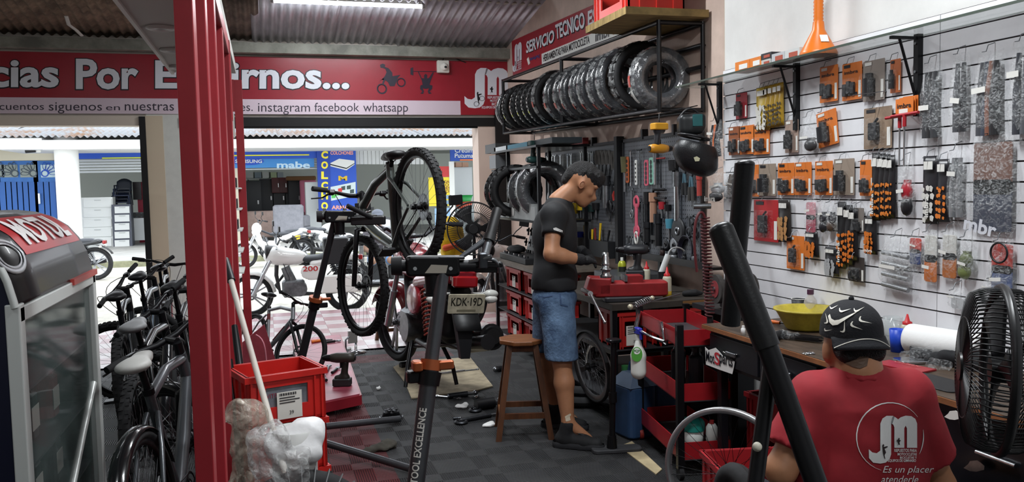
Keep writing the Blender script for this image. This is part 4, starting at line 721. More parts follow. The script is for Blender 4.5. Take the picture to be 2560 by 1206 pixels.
MB(T(c.x, c.y, 0)).lathe([(.07, .01), (.085, c.z-.08), (.09, c.z+.02), (.082, c.z+.02), (.078, c.z-.06), (.06, .02), (0, .02)], 24).go('bin_body', mat('#b9b9b6', .5), bk); blob('bin_liner', [('c', c+V((-.07, -.02, -.02)), c+V((.07, -.03, .0)), .045, .045), ('c', c+V((-.06, -.05, -.04)), c+V((.06, -.06, -.06)), .04, .04), ('e', c+V((.05, 0, .03)), (.06, .05, .03))], W_, bk, .01, .03, (.004, 40))
c = onD(770, 1200, 3.05); ty = thing('loose_tyre', 'loose black tyre lying against the crates at the bottom', 'tyre'); MB(T(c.x-.03, c.y, .29) @ RY(12) @ RX(78)).ring(.24, .045, 40, 10).go('carcass', RUBBER, ty); b = MB(T(c.x-.03, c.y, .29) @ RY(12) @ RX(78))
for i in range(0, 360, 10): b.box((0, 0, 0), (.06, .004, .05), RZ(i) @ T(.262, 0, .012) @ RY(25))
b.go('tread_line', mat('#6c6e70', .5), ty)
# parked bicycles
def stand(px, py, D, hd_, lean, drop):
    m = RZ(90+hd_) @ RX(lean); q = m @ V((-.245, 0, .805+drop)); p = onD(px, py, D); return T(p.x-q.x, p.y-q.y, 0) @ m
GP = 'bicycles parked left of the red frame'
for lab, col, acc, sad, steer, knobs, fend, drop, pl_ in (
    ('grey bicycle with white saddle and black mudguard nearest the viewer', '#54575b', None, mat('#b3b2ae', .5), 52, 0, True, .13, (350, 912, 3.35, -8, -6)),
    ('black bicycle with pale grey saddle just behind the grey one', '#1b1c1f', None, mat('#8d8e8f', .5), 66, 48, False, .12, (343, 826, 4.35, -5, -5)),
    ('black bicycle with thick knobby rear tyre beside the display case', '#202226', None, None, 72, 56, False, .12, (293, 737, 5.6, 3, -4)),
    ('black bicycle with blue down tube near the street opening', '#23272d', '#8fa3bd', None, 60, 0, False, .18, (352, 742, 6.3, -2, -4)),
    ('black bicycle with tall upright handlebar in front of the white pillar', '#17181b', None, None, 78, 0, False, .2, (434, 715, 5.4, -3, -5)),
    ('black bicycle with red fork at the back of the row', '#1b1b1e', '#8c2a2e', None, -25, 0, False, .15, (400, 700, 7.3, 2, -3))):
    bike(lab, GP, col, acc, sad, steer, knobs=knobs, fender=fend, drop=drop, w=.032 if knobs > 50 else .028, mw=stand(*pl_, drop))
# ---------------------------------------------------------------- centre: work stands, raised bicycle, red motorcycle, stools, lift
PEW = mat('#55565a', .35, .7, noise=.15, scale=6); COPPER = mat('#a5552f', .4, .4)
def along(a, b, t): return a+(b-a)*t
def ring_clamp(t, p, ax, r, m, nm, h=.03):
    d = V(ax).normalized(); MB().cyl(p-d*h, p+d*h, r, n=20).go(nm, m, t); return d
# near stand
fs = thing('repair_stand', 'grey pole of the near repair stand with big black clamp head', 'repair stand'); D = 2.6
top, bot = onD(1108, 668, D), onD(1040, 1206, D-.1); dr_ = (bot-top).normalized(); foot = top+dr_*((top.z-.03)/-dr_.z); col = onD(1062, 915, D-.05)
tc = (col-top).dot(dr_); MB().cyl(top, top+dr_*(tc+.02), .0215, n=20).go('upper_pole', PEW, fs); lp = MB().cyl(top+dr_*tc, foot, .0265, n=22).go('lower_pole', PEW, fs)
c = top+dr_*(tc-.005); cl = MB().cyl(c-dr_*.016, c+dr_*.016, .033, n=20).go('quick_clamp', COPPER, fs); MB().rbox(c+_r*.045, (.05, .025, .028), .008).go('clamp_lever', COPPER, cl); MB().rbox(c-_r*.04-_f*.02, (.03, .05, .03), .008).go('clamp_bolt', COPPER, cl); MB().cyl(c+dr_*.02, c+dr_*.062, .036, .033, 20).rbox(c+dr_*.035-_r*.045, (.05, .04, .035), .008).go('collar', BLKM, fs)
for k in range(3):
    a = k*2.09+.5; e = foot+V((math.cos(a)*.5, math.sin(a)*.5, 0)); e.z = .015; MB().cyl(foot+V((0, 0, .25)), e, .015, n=10).go('leg', PEW, fs)
# lettering that climbs the pole
o_ = bot-dr_*0; n_ = (EYE-o_).normalized(); n_ = (n_-dr_*n_.dot(dr_)).normalized(); up = -dr_; side = up.cross(n_)
t0, t1 = onD(1047, 1209, D-.1), onD(1068, 1022, D-.08); L_ = (t1-t0).length
def polewarp(u, v): 
    a = (v-.5)*.85+.25; p = bot+(t0-bot).dot(up)*up+up*L_*u; return p+(n_*math.cos(a)-side*math.sin(a))*.0272
txt('TOOL EXCELLENCE', Matrix(), 1, 1, mat('#dcdad2', .5), lp, bold=.02, warp=polewarp, name='pole_lettering')
def head(t, p, ex, w_, h, label=True):
    ey = V((0, 0, 1)); ez = ex.cross(ey); M4 = frame(p, ex, ey, ez)   # ex: along the clamp, ez towards the viewer
    MB(M4).rbox((0, 0, 0), (w_, h, h*.9), .012).go('clamp_head', BLKM, t, bevel=.004); MB(M4).rbox((w_*.35, h*.42, 0), (w_*.5, h*.16, h*.9), .006).go('head_cover', mat('#4a4a4e', .3), t)
    kb = MB(M4).cyl((-w_/2, 0, 0), (-w_/2-.012, 0, 0), h*.28, n=18).cyl((-w_/2-.012, 0, 0), (-w_/2-.045, 0, 0), h*.5, h*.46, n=20).go('tension_knob', BLACK, t)
    if label:
        MB(M4).prism([(-.035, -.02), (.03, -.02), (.036, .004), (-.015, .006)], .002, T(.01, 0, h*.455)).go('badge', mat('#b9b3a6', .4), t)
        for s in (-1, 1): MB(M4).cyl((s*w_*.33, -.006, h*.45), (s*w_*.33, -.006, h*.47), .006, n=10).go('screw', CHROME, t)
    MB(M4).cyl((0, -h*.4, 0), (0, -h*1.35, 0), h*.44, h*.4, 18).cyl((0, -h*1.35, 0), (0, -h*1.5, 0), h*.5, n=18).go('head_neck', BLKM, t)
    MB(M4).cyl((w_/2, 0, 0), (w_/2+.05, 0, 0), h*.3, n=14).rbox((w_/2+.09, .004, h*.1), (.09, h*.3, h*.3), .008).rbox((w_/2+.09, -.012, -h*.2), (.09, h*.35, h*.3), .008).go('jaw', BLACK, t); MB(M4).cyl((w_/2+.03, h*.2, h*.2), (w_/2+.1, h*.5, h*.5), .006, n=8).go('jaw_lever', CHROME, t)
head(fs, onD(1082, 665, D), (_r*.98+_f*.1).normalized(), .165, .062)
fk_ = thing('suspension_fork', 'black suspension fork leg gripped by the near stand clamp', 'fork'); a, c = onD(1243, 525, 2.72), onD(1207, 657, 2.6); MB().cyl(a, along(a, c, .55), .016, n=14).cyl(along(a, c, .5), along(a, c, .62), .02, n=14).go('outer_leg', mat('#0b0b0c', .5), fk_); MB().cyl(along(a, c, .55), c, .014, n=12).go('stanchion', STEEL, fk_)
a, c = onD(1150, 645, 2.6), onD(1212, 602, 2.65); MB().tube([a, c], [.007, .012]).go('release_lever', mat('#55575b', .3, .6), fk_); MB().rbox(onD(1206, 652, 2.6), (.03, .03, .05), .008).go('caliper', DSTEEL, fk_); MB().tube(bez(onD(1206, 650, 2.6), onD(1250, 640, 2.6), onD(1248, 682, 2.62)), .006).go('bracket_arm', STEEL, fk_)
# far stand
bs = thing('repair_stand', 'dark far repair stand holding the raised bicycle', 'repair stand'); top, bot = onD(836, 555, 4.95), onD(712, 1120, 5.25); bot.z = .1; DPEW = mat('#3a3b3f', .35, .6); dr_ = (bot-top).normalized(); m_ = onD(791, 757, 5.0)
tl = (m_-top).dot(dr_); MB().cyl(top, top+dr_*tl, .02, n=18).go('upper_pole', DPEW, bs); MB().cyl(top+dr_*tl, bot, .025, n=18).go('lower_pole', DPEW, bs); c = top+dr_*tl; cl = MB().cyl(c-dr_*.012, c+dr_*.012, .042, n=18).go('quick_clamp', COPPER, bs); MB().rbox(c+_r*.06, (.06, .03, .016), .006).go('clamp_lever', COPPER, cl); MB().cyl(c+dr_*.02, c+dr_*.06, .034, n=18).rbox(c+dr_*.04+_r*.04, (.08, .03, .03), .008).go('collar', BLKM, bs)
for px, py in ((1000, 1048), (1026, 1172), (640, 1010)): e = onZ(px, py, .03); MB().tube([V((bot.x, bot.y, .1)), e], .022, 10).go('leg', PEW, bs)
MB().cyl((bot.x, bot.y, .03), (bot.x, bot.y, .2), .04, n=16).go('leg_hub', BLKM, bs); head(bs, onD(848, 542, 4.93), (_r*.97+_f*.24).normalized(), .17, .07); a, c = onD(880, 548, 4.93), onD(962, 556, 4.9); MB().rbox(along(a, c, .5), ((c-a).length, .05, .05), .01, RZ(-14)).go('jaw_arm', BLACK, bs); a, c = onD(868, 515, 4.8), onD(930, 545, 4.9); MB().cyl(a, c, .014, n=10).go('jaw_handle', BLACK, bs)
# raised bicycle
fw, rw = onD(910, 715, 5.83), onD(1045, 517, 4.97); ex = (fw-rw).normalized(); up_ = (V((0.02, 0, 1))-ex*ex.z).normalized(); ey = up_.cross(ex); M4 = frame(rw, ex, ey, up_) @ T(.45, 0, -.35)
bike('grey-green mountain bike clamped in the far stand, nose down', None, '#4d5350', '#b9b04a', None, 7, knobs=64, w=.03, drop=.03, name='mountain_bike', tk=1.3, stilt=-26, mw=M4, rimm=BLKM)
# red motorcycle seen from behind
RB = mat('#8f1c28', .25, coat=.6); rr_, ff_ = onZ(1150, 955, 0), onZ(1035, 884, 0); hd2 = math.degrees(math.atan2(ff_.y-rr_.y, ff_.x-rr_.x)); k = 1.16; mid = along(rr_, ff_, .47)+V((-.25, -.58, 0))
rm_ = moto('red and black motorcycle seen from behind with old number plate', T(mid.x, mid.y, .05) @ RZ(hd2) @ RX(4) @ S3(k, k, k), RB, style='naked', rear=False, spring=mat('#7a2e24', .5), dark='#17181a', seatc='#1a1b1d', steer=14)
MB().rbox((-.8, 0, .79), (.09, .16, .08), .035).go('lamp_lens', mat('#6d0f16', .15, coat=.8), rm_, bevel=.01); MB().tube([(-.55, .13, .83), (-.78, .1, .86), (-.84, 0, .87), (-.78, -.1, .86), (-.55, -.13, .83)], .018, 8).go('tail_edge', mat('#d6d4d0', .3), rm_)
MB().add([(-.84, -.075, .66), (-.84, .075, .66), (-.9, .028, .3), (-.9, -.028, .3), (-.78, -.085, .68), (-.78, .085, .68), (-.86, .03, .3), (-.86, -.03, .3)], [(0, 3, 2, 1), (4, 5, 6, 7), (0, 1, 5, 4), (0, 4, 7, 3), (1, 2, 6, 5), (2, 3, 7, 6)]).go('mud_flap', mat('#1d1e21', .35), rm_)
pm = T(-.875, 0, .63) @ RY(-8) @ RZ(-90); pk = MB(pm).rbox((0, 0, 0), (.235, .12, .008), .01, RX(90)).go('number_plate', mat('#b5ae98', .5, noise=.25, scale=20), rm_); txt('KDK·19D', pm @ RX(90) @ T(-.1, -.012, .005), .2, .052, mat('#26251f', .5), pk, bold=.015); MB(pm @ RX(90)).box((0, -.04, .006), (.12, .012, .001)).go('plate_print', mat('#77725f'), pk); MB(pm).box((0, -.02, -.1), (.07, .006, .022)).go('inspection_tag', mat('#a8a595'), rm_)
blob('inner_fender', [('b', (-.52, 0, .56), (.22, .1, .17), .06), ('c', (-.4, 0, .45), (-.62, 0, .4), .09, .06)], mat('#101113', .5), rm_, .014, .03)
for s in (-1, 1): MB().tube([(-.74, s*.1, .66), (-.78, s*.16, .655)], .01).sph((-.8, s*.19, .65), (.025, .042, .026)).go('indicator', mat('#c9c7c2', .2), rm_)
MB().cyl((-.35, -.2, .3), (-.72, -.24, .4), .07, .085, 18).cyl((-.72, -.24, .4), (-.74, -.24, .405), .07, .05, 18).go('muffler', mat('#141416', .4), rm_)
for s in (-1, 1): MB().tube([(-.1, s*.1, .28), (-.22, s*.16, .12), (-.26, s*.18, 0)], .014).tube([(-.1, s*.08, .25), (-.5, s*.1, .32), (-.62, s*.1, .33)], .018).go('centre_stand', BLKM, rm_)
cb_ = [onZ(x, y, .012) for x, y in ((983, 918), (1010, 905), (1175, 893), (1232, 965), (1195, 975), (1028, 995), (1012, 955))]; MB().add([(p.x, p.y, .003) for p in cb_]+[(p.x, p.y, .012) for p in cb_], [tuple(range(7))[::-1], tuple(range(7, 14))]+[(i, (i+1) % 7, 7+(i+1) % 7, 7+i) for i in range(7)]).go('cardboard', mat('#b3a58a', .85, noise=.35, scale=7), label='worn cardboard sheet under the red motorcycle', cat='cardboard')
# stools
def stool(lab, m4, h=.62):
    t = thing('stool', lab, 'stool', 'wooden stools', mw=m4); R_ = .155; o8 = [(R_*math.cos(math.pi/8+i*math.pi/4), R_*math.sin(math.pi/8+i*math.pi/4)) for i in range(8)]; MB().prism(o8, h, h0=h-.028).go('seat', mat('#7a4a2a', .4, noise=.4, scale=7, stretch=(1, 6, 1)), t, bevel=.006); WD = mat('#573219', .5, noise=.4, scale=6, stretch=(4, 4, .6))
    MB().box((0, 0, h-.05), (.19, .19, .045)).go('apron', WD, t); L = []
    for a in range(4): q = math.radians(45+90*a); x, y = math.cos(q), math.sin(q); L.append((x, y)); d = V((x*.235-x*.115, y*.235-y*.115, -(h-.03))); MB().add([V((x*.115, y*.115, h-.03))+V((i*.018, j*.018, 0)) for i, j in ((-1, -1), (1, -1), (1, 1), (-1, 1))]+[V((x*.235, y*.235, 0))+V((i*.018, j*.018, 0)) for i, j in ((-1, -1), (1, -1), (1, 1), (-1, 1))], [(0, 1, 2, 3), (7, 6, 5, 4), (4, 5, 1, 0), (5, 6, 2, 1), (6, 7, 3, 2), (7, 4, 0, 3)]).go('leg', WD, t)
    for a in range(4): z = .14 if a % 2 else .15; r = .208; (x, y), (x2, y2) = L[a], L[(a+1) % 4]; p, q = V((x*r, y*r, z)), V((x2*r, y2*r, z)); MB().box((p+q)/2, ((q-p).length, .022, .035), RZ(math.degrees(math.atan2(q.y-p.y, q.x-p.x)))).go('stretcher', mat('#8b5a33', .5, noise=.3) if a == 1 else WD, t)
    return t
c = onZ(1309, 1082, 0); stool('wooden stool with octagonal seat beside the standing mechanic', T(c.x, c.y, 0) @ RZ(-14)); c = onZ(990, 858, 0); stool('wooden stool behind the raised front wheel near the entrance', T(c.x+.02, c.y+.1, 0) @ RZ(8))
# red lift platform and what lies on it
lf = thing('lift_platform', 'low red work platform behind the crates', 'platform'); Q = [onZ(x, y, .12) for x, y in ((735, 850), (848, 836), (899, 985), (770, 1012))]; PINK = mat('#a5485a', .4, noise=.3, scale=4); b = MB()
b.add([(p.x, p.y, .1) for p in Q]+[(p.x, p.y, .12) for p in Q], [(3, 2, 1, 0), (4, 5, 6, 7)]+[(i, (i+1) % 4, 4+(i+1) % 4, 4+i) for i in range(4)]); b.go('deck', PINK, lf)
for i in range(4):
    p, q = Q[i], Q[(i+1) % 4]; MB().box(((p+q)/2).to_2d().to_3d()+V((0, 0, .075)), ((q-p).length, .03, .07), RZ(math.degrees(math.atan2(q.y-p.y, q.x-p.x)))).go('side_beam', mat('#8f1f2c', .4), lf)
    MB().cyl((p.x*.93+.07*(Q[(i+2) % 4].x), p.y*.93+.07*Q[(i+2) % 4].y, 0), (p.x*.93+.07*(Q[(i+2) % 4].x), p.y*.93+.07*Q[(i+2) % 4].y, .06), .035, n=12).go('caster', RUBBER, lf)
p = onZ(840, 1003, .085); MB().box((p.x-.0, p.y-.03, .075), (.1, .006, .035), RZ(-20)).go('warning_label', YELLOW, lf)
def drill(name, lab, m4, body, acc, bat, chuck=True, s=1., cat='drill'):
    """pistol-grip power tool standing on its battery; x forward"""
    t = thing(name, lab, cat, mw=m4 @ S3(s, s, s)); bmt = mat(body, .4); MB().rbox((0, 0, .025), (.12, .075, .05), .012).go('battery', mat(bat, .45), t, bevel=.004)
    blob('handle', [('c', (-.01, 0, .05), (-.025, 0, .15), .024, .022), ('c', (-.03, 0, .05), (.03, 0, .05), .022, .022)], bmt, t, .007, .02); MB().lathe([(0, -.07), (.028, -.065), (.034, -.03), (.034, .05), (.026, .09), (0, .09)], 16, T(-.02, 0, .185) @ RY(90)).go('motor_housing', mat(acc, .4), t)
    MB().lathe([(.024, .0), (.022, .03), (.014, .055), (0, .056)], 14, T(.068, 0, .185) @ RY(90)).go('chuck', BLKM, t); MB().rbox((.005, 0, .135), (.014, .016, .035), .005).go('trigger', BLACK, t); MB().cyl((-.093, 0, .185), (-.088, 0, .185), .02, n=14).go('rear_vent', DSTEEL, t); return t
c = onZ(856, 965, .12); drill('impact_driver', 'dark impact driver standing on the red platform', T(c.x, c.y, .121) @ RZ(165), '#2a2722', '#3c3a33', '#2a2a2c', s=1.15)
c = onZ(800, 855, .12); ht = thing('pliers', 'orange-handled pliers lying on the far end of the platform', 'pliers'); MB().tube([c+V((-.08, 0, .012)), c+V((0, .02, .012)), c+V((.06, 0, .012))], [.012, .011, .009]).tube([c+V((-.08, -.05, .012)), c+V((0, -.01, .012)), c+V((.06, 0, .012))], [.012, .011, .009]).go('handle', ORANGE, ht); MB().tube([c+V((.05, 0, .012)), c+V((.12, .01, .012))], [.012, .006]).go('jaw', STEEL, ht)
for i, (x, y, l, a, lab) in enumerate(((828, 858, .16, 20, 'black wrench near the pliers on the platform'), (820, 925, .2, 80, 'steel bar lying along the platform edge'), (838, 930, .18, 70, 'second dark tool beside the impact driver on the platform'), (812, 950, .16, 95, 'short steel tool next to the crates on the platform'))): c = onZ(x, y, .12); t = thing('hand_tool', lab, 'tool', 'tools on the platform', mw=T(c.x, c.y, .121) @ RZ(a)); MB().cyl((-l/2, 0, .012), (l*.25, 0, .012), .012, n=10).go('handle', BLACK if i % 2 == 0 else DSTEEL, t); MB().cyl((l*.2, 0, .012), (l*.5, 0, .012), .008, n=8).ring(.016, .007, 14, 6, T(l*.5, 0, .012)).go('tip', STEEL, t)
ps_ = thing('pedal_stand', 'small chrome disc-based stand beside the platform', 'stand'); c = onZ(890, 882, 0); MB(T(c.x, c.y, 0)).lathe([(0, .0), (.1, 0), (.1, .01), (.02, .02), (.012, .03), (.012, .12), (0, .12)], 24).go('base', CHROME, ps_); MB().box((c.x-.03, c.y-.02, .16), (.09, .02, .12), RZ(15)).go('plate', mat('#a9aaa8', .4, .5), ps_); MB().tube([(c.x-.1, c.y-.05, .01), (c.x-.1, c.y-.05, .14), (c.x-.06, c.y-.03, .17)], .009).go('hook', STEEL, ps_)
# child's bicycle and red board behind the crates
m_ = RZ(-62) @ RX(-16) @ S3(.72, .72, .72); q = m_ @ V((-.245, 0, .955)); c = onD(634, 735, 7.5); bike("small silver child's bicycle leaning behind the red crates", None, '#8d8f93', '#7a2e32', None, 25, drop=.15, name='child_bicycle', mw=T(c.x-q.x+.14, c.y-q.y, 0) @ m_)
P = [onD(x, y, 5.6) for x, y in ((600, 862), (661, 812), (690, 905), (612, 935))]; n_ = V((0, .02, 0)); MB().add(P+[p+n_ for p in P], [(0, 3, 2, 1), (4, 5, 6, 7)]+[(i, (i+1) % 4, 4+(i+1) % 4, 4+i) for i in range(4)]).add([P[3]+V((0, 0, 0)), P[2], V((P[2].x, P[2].y, .02)), V((P[3].x, P[3].y, .02))]+[P[3]+n_, P[2]+n_, V((P[2].x, P[2].y+.02, .02)), V((P[3].x, P[3].y+.02, .02))], [(0, 1, 2, 3), (7, 6, 5, 4), (0, 4, 5, 1), (1, 5, 6, 2), (2, 6, 7, 3), (3, 7, 4, 0)]).go('red_board', mat('#9a3a46', .6, noise=.25, scale=8), label='dark red board propped behind the crates', cat='board')
MB().tube(bez(onD(640, 838, 5.5), onD(672, 850, 5.4), onD(660, 900, 5.5), onD(672, 935, 5.45)), .005, 6).go('pink_cable', mat('#c77a86', .5), label='thin pink cable looping over the red board', cat='cable')
# floor litter
cs2 = thing('cassette_cluster', 'sprocket cassette lying on the floor at the stand leg', 'cassette'); c = onZ(978, 1047, 0)
for i, r in enumerate((.078, .07, .06, .055, .05)): b = MB(T(c.x, c.y, .012+.009*i)); b.cyl((0, 0, -.002), (0, 0, .002), r, n=36); [b.box((0, 0, 0), (.008, .006, .004), RZ(a) @ T(r+.002, 0, 0)) for a in range(0, 360, 12)]; b.go('sprocket', CHROME if i == 0 else BLKM, cs2)
for a in range(6): MB(T(c.x, c.y, .055) @ RZ(60*a)).box((.03, 0, .004), (.028, .016, .012)).go('tooth_block', CHROME if a % 2 else BLACK, cs2)
c = onZ(950, 1128, 0); blob('rag', [('e', c+V((0, 0, .02)), (.08, .04, .02)), ('e', c+V((.06, .04, .025)), (.05, .05, .028)), ('c', c+V((-.1, -.03, .01)), c+V((.02, .02, .02)), .014, .025)], mat('#4a4740', .9, noise=.3), None, .008, .02, (.006, 60), label='crumpled dark rag on the red floor strip', cat='rag')
def litter(name, lab, cat, px, py, l, a, m, kind='bar', r=.01):
    c = onZ(px, py, 0); t = thing(name, lab, cat, 'tools scattered on the floor', mw=T(c.x, c.y, 0) @ RZ(a))
    if kind == 'wrench': MB().box((0, 0, .008), (l*.8, r*1.6, .008)).ring(r*1.5, r*.5, 16, 6, T(l/2, 0, .008)).go('shank', m, t); MB().box((-l*.46, r, .008), (l*.12, r*.8, .01), RZ(20)).box((-l*.46, -r, .008), (l*.12, r*.8, .01), RZ(-20)).go('open_jaw', m, t)
    elif kind == 'ring': MB().ring(l/2, r, 24, 8, T(0, 0, r)).cyl((0, 0, 0), (0, 0, r*2), l*.22, n=14).go('ring_body', m, t); MB().cyl((0, 0, r), (0, 0, r*2.4), l*.12, n=10).go('centre', STEEL, t)
    else: MB().cyl((-l/2, 0, r), (l*.2, 0, r), r, n=12).go('grip', m, t); MB().cyl((l*.2, 0, r), (l/2, 0, r*.9), r*.6, n=10).sph((l/2, 0, r), r*.9).go('tip', STEEL, t)
litter('wrench', 'chrome combination wrench on the floor below the cardboard', 'wrench', 1118, 996, .2, -40, CHROME, 'wrench', .012); litter('socket_bar', 'long grey breaker bar by the stool leg', 'tool', 1205, 1048, .34, 15, DSTEEL, r=.016); litter('shock_piece', 'black shock piece lying beside the stool', 'part', 1222, 1022, .2, 10, BLACK, r=.04); litter('brake_part', 'dark metal bracket on the floor below the cardboard', 'part', 1155, 994, .22, 8, DSTEEL, r=.022); litter('bearing', 'small dark bearing ring on the floor left of the breaker bar', 'bearing', 1153, 1060, .07, 0, DSTEEL, 'ring', .012); litter('bearing', 'second bearing ring beside the black shock piece', 'bearing', 1188, 1030, .07, 0, DSTEEL, 'ring', .012); litter('socket', 'short chrome socket on the floor', 'socket', 1190, 998, .06, 50, CHROME, r=.012); litter('bolt', 'small bolt lying left of the bearing', 'bolt', 1142, 1050, .05, 0, DSTEEL, r=.01); litter('black_clamp', 'black clamp block on the left corner of the cardboard', 'clamp', 1022, 920, .16, 15, BLACK, r=.03); litter('screwdriver', 'chrome bar lying on the cardboard', 'tool', 1140, 935, .4, 8, CHROME, r=.014); litter('knob', 'black knob with white tip on the mats right of the cardboard', 'knob', 1247, 930, .07, 200, BLACK, r=.025)
for i, (x, y, s_) in enumerate(((1154, 1020, .05), (1222, 1067, .045), (866, 877, .05), (946, 975, .02))): c = onZ(x, y, 0); blob('paper_scrap', [('e', c+V((0, 0, .012)), (s_, s_*.7, .014)), ('e', c+V((s_*.6, .02, .014)), (s_*.5, s_*.4, .016))], WHITE, None, .007, .01, (.004, 90), label=['white crumpled paper below the wrench', 'small white scrap left of the stool leg', 'pale scrap near the entrance mats', 'tiny white scrap beside the platform'][i], cat='paper')
# pedestal fan by the entrance
def fan(lab, c, R_, aim, m, blade, foot=None, wires=60, name='pedestal_fan', drum=False):
    t = thing(name, lab, 'fan'); d = V(aim).normalized(); M4 = T(c) @ zto(d); W = R_*.0055+.0008
    def dome(par, nm, sgn, dep, n):
        b = MB(M4)
        for i in range(n): a = 2*math.pi*i/n; b.tube([(math.cos(a+.25*q)*R_*rr, math.sin(a+.25*q)*R_*rr, sgn*dep*zz) for q, rr, zz in (((0, 1, 0), (.1, .985, .5), (.2, .93, .82), (.5, .6, .98), (1, .14, 1.02)) if drum else ((0, 1, 0), (.25, .785, .355), (.5, .57, .664), (.75, .355, .885), (1, .14, .993)))], W, 4)
        b.ring(R_*.62, W*1.3, 40, 5, T(0, 0, sgn*dep*(.97 if drum else .62))); return b.go(nm, m, par)
    g = dome(t, 'front_grille', 1, R_*.4, wires); MB(M4).cyl((0, 0, R_*.37), (0, 0, R_*.44), R_*.2, R_*.17, 20).go('grille_badge', m, g); dome(t, 'rear_grille', -1, R_*.38, wires); MB(M4).ring(R_, W*(6 if drum else 3.5), 56, 8).go('grille_rim', m, t)
    b = MB(M4)
    for k in range(3):
        a0 = 2.094*k; b.grid(lambda u, v: V((math.cos(a0+.95*(v-.5)*(.55+.45*u))*R_*(.14+.76*u), math.sin(a0+.95*(v-.5)*(.55+.45*u))*R_*(.14+.76*u), R_*.12*(v-.5))), 6, 6)
    b.go('blade', blade, t, solid=.004); MB(M4).cyl((0, 0, -R_*.37), (0, 0, -R_*.8), R_*.24, R_*.2, 18).cyl((0, 0, R_*.1), (0, 0, -R_*.1), R_*.16, n=16).go('motor', m, t)
    if foot is not None:
        h = c-d*R_*.5; MB().cyl((h.x, h.y, .03), (h.x, h.y, h.z-R_*.15), .018, n=12).cyl((h.x, h.y, .03), (h.x, h.y, h.z*.55), .026, n=12).go('pole', m, t); MB(T(h.x, h.y, 0)).lathe([(0, .03), (.05, .05), (.2, .02), (.21, 0), (0, 0)], 28).go('base', m, t)
    return t
fan('black pedestal fan by the entrance in front of a yellow jacket', onD(1184, 572, 8.6), .27, (-.25, -1, 0), BLACK, mat('#2b2b2e', .4), True, 72)
# ---------------------------------------------------------------- the two mechanics
from mathutils.bvhtree import BVHTree
SKIN = mat('#a87656', .5, noise=.08, scale=20); HAIR = mat('#0f0d0e', .6, bump=.6, bscale=220)
def C(a, b, r0, r1): return ('c', a, b, r0, r1)
def cutter(cuts): return [('-b', V(p)+V(n)*h, (r, r, h), .001, zto(n)) for p, n, r in cuts for h in (.2,)]
def decal(obj, polys, m, name, par, off=.003, sub=3):
    """print given as pixel outlines, pressed onto a curved surface and then kept as its own thin mesh"""
    bv = BVHTree.FromPolygons([v.co for v in obj.data.vertices], [tuple(p.vertices) for p in obj.data.polygons])
    for P in polys:
        bm2 = bmesh.new()
        if isinstance(P, tuple) and P[0] == 'text':
            _, s, x0, y0, x1, y1, kw = P; o = txt(s, Matrix(), x1-x0, y1-y0, m, None, **kw); bm2.from_mesh(o.data)
            for v in bm2.verts: v.co = (x0+v.co.x+(v.co.y/(y1-y0))*kw.get('lean', 0), y1-v.co.y, 0)
            bpy.data.objects.remove(o)
        else: bm2.faces.new([bm2.verts.new((x, y, 0)) for x, y in P])
        bm2.normal_update(); bmesh.ops.triangulate(bm2, faces=bm2.faces, ngon_method='EAR_CLIP')
        if sub and not isinstance(P, tuple): bmesh.ops.subdivide_edges(bm2, edges=bm2.edges[:], cuts=sub, use_grid_fill=True)
        dead = []
        for v in bm2.verts:
            d = ray(v.co.x, v.co.y).normalized(); h = bv.ray_cast(EYE, d)
            if h[0] is None: dead.append(v)
            else: v.co = h[0]-d*off
        bmesh.ops.delete(bm2, geom=dead, context='VERTS'); me = bpy.data.meshes.new(name); bm2.to_mesh(me); bm2.free(); me.materials.append(m); put(bpy.data.objects.new(name, me), par)
def fingers(w, tip, side, up, m, par, n=4, curl=1., nm='glove', sc=1.):
    """hand: palm from wrist w towards tip, fingers curling towards -up, thumb on the side"""
    d = (V(tip)-V(w)).normalized(); s = V(side).normalized(); u = V(up).normalized(); k = sc; P = [C(V(w), V(w)+d*.05*k, .026*k, .03*k), C(V(w)+d*.045*k+s*.02*k, V(w)+d*.085*k+s*.024*k, .022*k, .016*k), C(V(w)+d*.045*k-s*.02*k, V(w)+d*.085*k-s*.024*k, .022*k, .016*k)]
    for i, L in enumerate((.075, .085, .08, .062)):
        b = V(w)+d*.085*k+s*(.03-.02*i)*k; j = b+(d*.75-u*.45*curl)*L*.5*k; e = j+(d*.25-u*.9*curl)*L*.55*k; P += [C(b, j, .0105*k, .0095*k), C(j, e, .0095*k, .0075*k)]
    b = V(w)+d*.03*k+s*.03*k; j = b+(d*.6+s*.55-u*.2)*.045*k; P += [C(b, j, .013*k, .011*k), C(j, j+(d*.8-u*.35)*.035*k, .011*k, .009*k)]
    return blob(nm, P, m, par, .0045*k, .006)
M_D = 5.3
def mp(x, y, dy=0.): return onD(x, y, M_D+dy)
man = thing('person', 'person in black T-shirt, denim shorts and gloves working at the vise', 'person'); UPZ = V((0, 0, 1)); HR = V((_r.x, _r.y, 0)).normalized(); HF = V((_f.x, _f.y, 0)).normalized()
hR = Matrix.Rotation(math.radians(30), 4, HF) @ frame((0, 0, 0), HR, HF, UPZ)   # head pitched forwards
hc = mp(1456, 460)
def hl(x, y, z): return hc+(hR @ V((x, y, z)))          # head space: x towards the face, y away from the viewer, z crown
